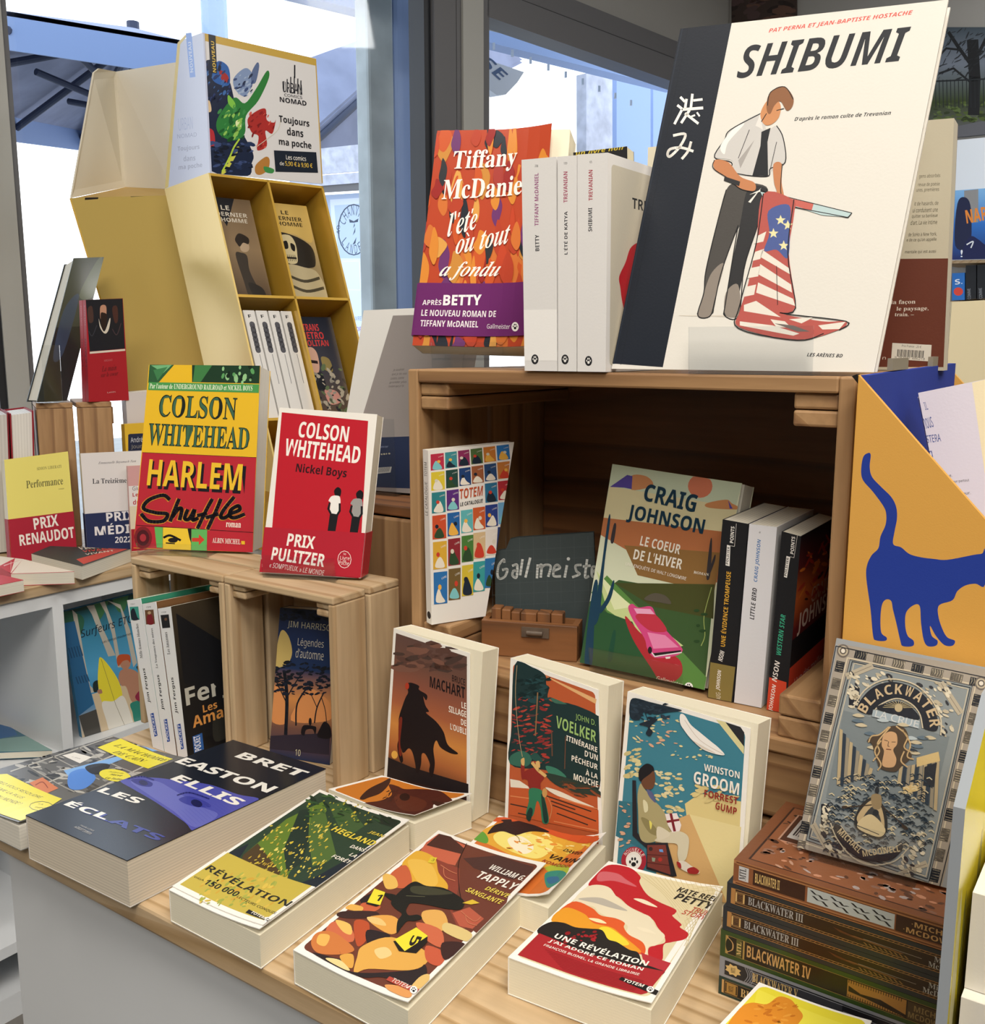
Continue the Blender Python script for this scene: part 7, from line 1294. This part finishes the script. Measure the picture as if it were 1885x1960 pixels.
# lying on the front of the unit
def lying(lab, px, z, t, cov, draw=None, pages='d9d3c4', **k):
    b = Book('paperback_book', lab, px, flat(z), t, 'cover', cover=cov, pages=pages, **k); 
    if draw: draw(b)
    b.done()
def l1(b):
    f = b.face().fr(0, 720, 4.488); f.Q('23292a', 0, 0, 1, 1); f.P('3a6a66', '560,1395 720,1380 980,1430 900,1470 600,1440'); f.P('1f2a2c', '300,1470 560,1420 720,1560 560,1580'); f.P('c23a2a', '560,1560 900,1470 1120,1465 690,1612'); f.P('a8302a', '700,1500 900,1440 1100,1450 900,1500')
    for i in range(5): f.T('VIVANT', 500 + 30 * i, 1440 + 22 * i, 740 + 40 * i, 1420 + 20 * i, 20, ['d8c8b8', 'c23a2a'][i % 2], .02); f.n -= 1
    f.n += 1
lying('dark teal and red paperback lying in front of the navy prize band', [(96, 1045), (250, 1051), (156, 1084), (60, 1060)], .027, .0265, 'c8bfae', l1, cat='book')
def l2(b):
    f = b.face().fr(0, 720, 4.488); f.Q('ddd0c0', 0, 0, 1, 1); f.P('b82434', '-200,1580 130,1560 700,1590 720,1622 120,1700 -200,1640'); f.L('d8a0a0', 8, '0,1590 600,1610'); f.L('e8c8c0', 5, '100,1575 650,1598')
lying('cream and red paperback lying at the front of the shelf unit', [(-40, 1060), (44, 1070), (142, 1094), (20, 1098)], .024, .0235, 'c8324a', l2)
lying('red cornered paperback at the front left edge of the shelf unit', [(-70, 1096), (6, 1101), (45, 1110), (-34, 1126)], .022, .0215, 'b82434')
# in the cubes
SQ = [(118, 1172), (275, 1132), (300, 1395), (160, 1428)]
b = Book('comic_album', 'comic album of a surfer with a yellow board inside the white cube', SQ, plane(-.91, .61, -.335, 84, 2), .012, cover='3a7fa6', pages='ddd8c8', mat='glossy_card', hard=.002, foot=-.34)
f = b.face().fr(0, 1030, 4.355)
f.bands(['cdb99a', '3f84b4', '4f9cc8', '3d86a8', '1f4a44'], 0, 0, 1, 1); f.P('1f4038', '500,560 1190,395 1195,520 900,560 520,640'); f.Sm('2f5f4a', '520,640 620,620 700,700 640,900 560,880'); f.Sm('5f9a3a', '550,820 640,790 660,860 570,900'); f.Sm('3a6a44', '780,520 900,480 860,640 800,700'); f.Sm('3a6a44', '930,470 1060,440 1040,600 980,620'); 
for p in ('590,545 640,640 700,1000 750,1250 800,1300 760,1310 700,1200', '710,520 760,640 820,800 900,1010 960,1000 850,760 780,560', '820,490 880,640 930,820 980,1100 1010,1100 950,760 860,480', '885,470 1000,600 1060,860 1110,1100 1140,1060 1080,780 1000,560'): f.P('b5b0a4', p)
f.P('cdb99a', '765,1320 1160,1200 1240,1590 940,1650 860,1700'); f.P('4a4844', '640,1500 800,1440 850,1690 720,1740'); f.P('2a5f8a', '520,720 620,700 780,1400 640,1500'); f.Sm('1f2e30', '775,1230 815,1210 815,1290 780,1300'); f.Sm('1f2e30', '1135,1095 1165,1090 1160,1140')
f.Sm('e0d23a', '835,1015 900,1080 980,1200 1015,1310 1000,1350 940,1375 850,1385 815,1230 820,1070'); f.Sm('dedad0', '848,1385 940,1375 1015,1330 1060,1400 1110,1590 1030,1620 930,1650 880,1520'); f.L('6a6440', 3, '840,1030 960,1400 1040,1620'); f.Sm('b08068', '1000,1130 1060,1110 1130,1130 1165,1180 1190,1330 1200,1370 1100,1380 1050,1260 1010,1250 985,1200'); f.Sm('b08068', '995,1050 1040,1030 1085,1040 1080,1090 1045,1120 1010,1100'); f.Sm('b5502c', '970,1040 985,1000 1030,990 1080,1000 1085,1060 1060,1040 1020,1050 985,1090'); f.Sm('2f8070', '1085,1390 1190,1360 1225,1400 1235,1500 1180,1520 1120,1540 1100,1460'); f.Sm('8a2a44', '1125,1330 1190,1270 1210,1370 1150,1370'); f.Sm('a87860', '810,1290 840,1280 850,1310 820,1315')
f.T('Surfeurs ETC', 680, 868, 1110, 735, 90, '1c2433', .0, .15); f.T('Les temps modernes', 850, 905, 1095, 830, 28, '1c2433', 0, .1)
for i in range(5): f.L('23486a', 9, [(575 + 22 * i, 935 - 5 * i), (600 + 22 * i, 1020 - 5 * i)]); f.n -= 1
for i in range(5): f.L('23486a', 9, [(635 + 22 * i, 1180 - 5 * i), (655 + 22 * i, 1235 - 5 * i)]); f.n -= 1
f.n += 1; b.done()
b = Book('art_book', 'blue and sea green cover lying in the left white cube', [(-60, 1370), (20, 1392), (100, 1436), (-40, 1442)], flat(-.323), .0135, cover='3a6a80', mat='glossy_card')
f = b.face(); f.Sm('2a5f94', [(-50, 1372), (50, 1390), (20, 1402), (-50, 1395)]); f.Sm('7fa09a', [(-50, 1408), (60, 1405), (110, 1435), (-40, 1430)]); b.done()
# ------------------------------------------------------------------ comics in the gold display
def dcomic(lab, i, x, wdt, cov, draw, mode='cover', t=.02, y=.05, h=.88):
    P = lambda a, q: bp(i + 1 - .02 - h * q, x + wdt * a, y)
    b = Book('comic_book', lab, [(0, 1), (1, 1), (1, 0), (0, 0)], None, t, mode, group='comics in the gold display', cover=cov, quad=[P(0, 1), P(1, 1), P(1, 0), P(0, 0)], mat='glossy_card', pages='cfcabc'); f = b.face('spine' if mode == 'spine' else 'front_cover'); f.H = None; draw(f); b.done()
def c1(f):
    f.bands(['4a3c30', '8a7458', '6f5c46'], 0, 0, 1, 1); f.P('1d1d22', '.0,1 .62,1 .3,.72'); f.Tu('LE', .25, .88, .45, .045, 'c9c2b4', .03); f.Tu('DERNIER', .1, .82, .85, .04, 'c9c2b4', .03); f.Tu('HOMME', .2, .765, .82, .04, 'c9c2b4', .03)
    f.Sm('b09a80', '.5,.5 .62,.48 .72,.52 .7,.6 .55,.62'); f.Sm('2a221c', '.42,.6 .55,.66 .75,.62 .72,.56 .6,.57 .5,.53 .45,.55'); f.Sm('3a332c', '.35,.45 .5,.47 .62,.44 .6,.3 .7,.15 .8,.1 .65,.03 .45,.05 .4,.2'); f.Sm('2c2824', '.5,.18 .8,.14 .85,.05 .6,.03')
dcomic('brown comic of a crouching figure, top left in the gold display', 0, .03, .36, '7a6650', c1)
def c2(f):
    f.bands(['6a604a', 'a8946a', 'd0ae5a'], 0, 0, 1, 1); f.Sm('c9ab62', '.02,.98 .95,.98 .98,.75 .9,.62 .5,.7 .1,.68'); f.Tu('LE', .32, .89, .5, .04, '3a2f1c', .03); f.Tu('DERNIER', .12, .83, .8, .04, '3a2f1c', .03); f.Tu('HOMME', .17, .775, .78, .04, '3a2f1c', .03)
    f.Sm('2a251f', '.08,.68 .5,.68 .88,.58 .9,.42 .75,.36 .2,.38'); f.Sm('c9bc94', '.15,.66 .4,.68 .5,.6 .48,.48 .42,.4 .2,.4 .12,.5'); f.Sm('1c1814', '.18,.6 .3,.62 .3,.55 .2,.54'); f.Sm('1c1814', '.38,.6 .47,.58 .44,.52 .37,.54'); f.L('2a251f', .02, '.17,.45 .44,.45'); 
    for k in range(6): f.L('2a251f', .012, [(.19 + .045 * k, .48), (.19 + .045 * k, .42)]); f.n -= 1
    f.n += 1; f.Sm('b8ab88', '.1,.36 .6,.36 .9,.3 .98,.02 .05,.02'); f.L('4a4434', .03, '.1,.28 .5,.22 .9,.26', True); f.L('4a4434', .03, '.12,.18 .5,.12 .95,.16', True)
dcomic('comic with a helmeted skull, top right in the gold display', 0, .53, .38, '9a8a64', c2)
def c3(f):
    f.bands(['5a4a3c', '3a3a44', '1d2230'], 0, 0, 1, 1); f.Tu('TRANS', .2, .86, .62, .07, 'c23a3a', .03); f.Tu('METRO', .1, .78, .7, .07, 'c23a3a', .03); f.Tu('POLITAN', .15, .71, .78, .06, 'c23a3a', .03); f.Sm('c9a08c', '.12,.66 .3,.7 .42,.64 .4,.5 .3,.44 .15,.5'); f.L('2a1c1c', .03, '.2,.56 .38,.55'); f.Sm('8a7a4a', '.5,.6 .7,.58 .72,.46 .52,.48'); f.Sm('1c1e24', '.2,.42 .42,.44 .45,.3 .25,.28'); f.Sm('c08a80', '.4,.28 .7,.26 .75,.16 .45,.14'); f.speck(['8f8a80', '2a2a30', 'a8a090', '5a6a4a'], (.1, .02, .98, .5), 60, .06, .02, 5)
dcomic('dark comic with red lettering, lower right in the gold display', 1, .53, .36, '2a2d36', c3)
for k in range(4):
    def c4(f, k=k):
        f.Q('d9d7d4', 0, 0, 1, 1); f.Tu('F', .35, .93, .62, .03, '2c2c30', .04)
        for j, ch in enumerate('REEBLA'): f.L('55555c', .035, [(.55 + .22 * math.cos(a * .785), .86 - .045 * j + .018 * math.sin(a * .785)) for a in range(8)], closed=True); f.n -= 1
        f.n += 1; f.L('77777c', .05, '.6,.58 .6,.32')
    dcomic('white comic spine, %s in the lower left of the gold display' % ['leftmost of four', 'second of four', 'third of four', 'rightmost of four'][k], 1, .05 + .108 * k, .095, 'd9d7d4', c4, 'spine', .1, .02)
bpy.data.scenes.remove(LS)
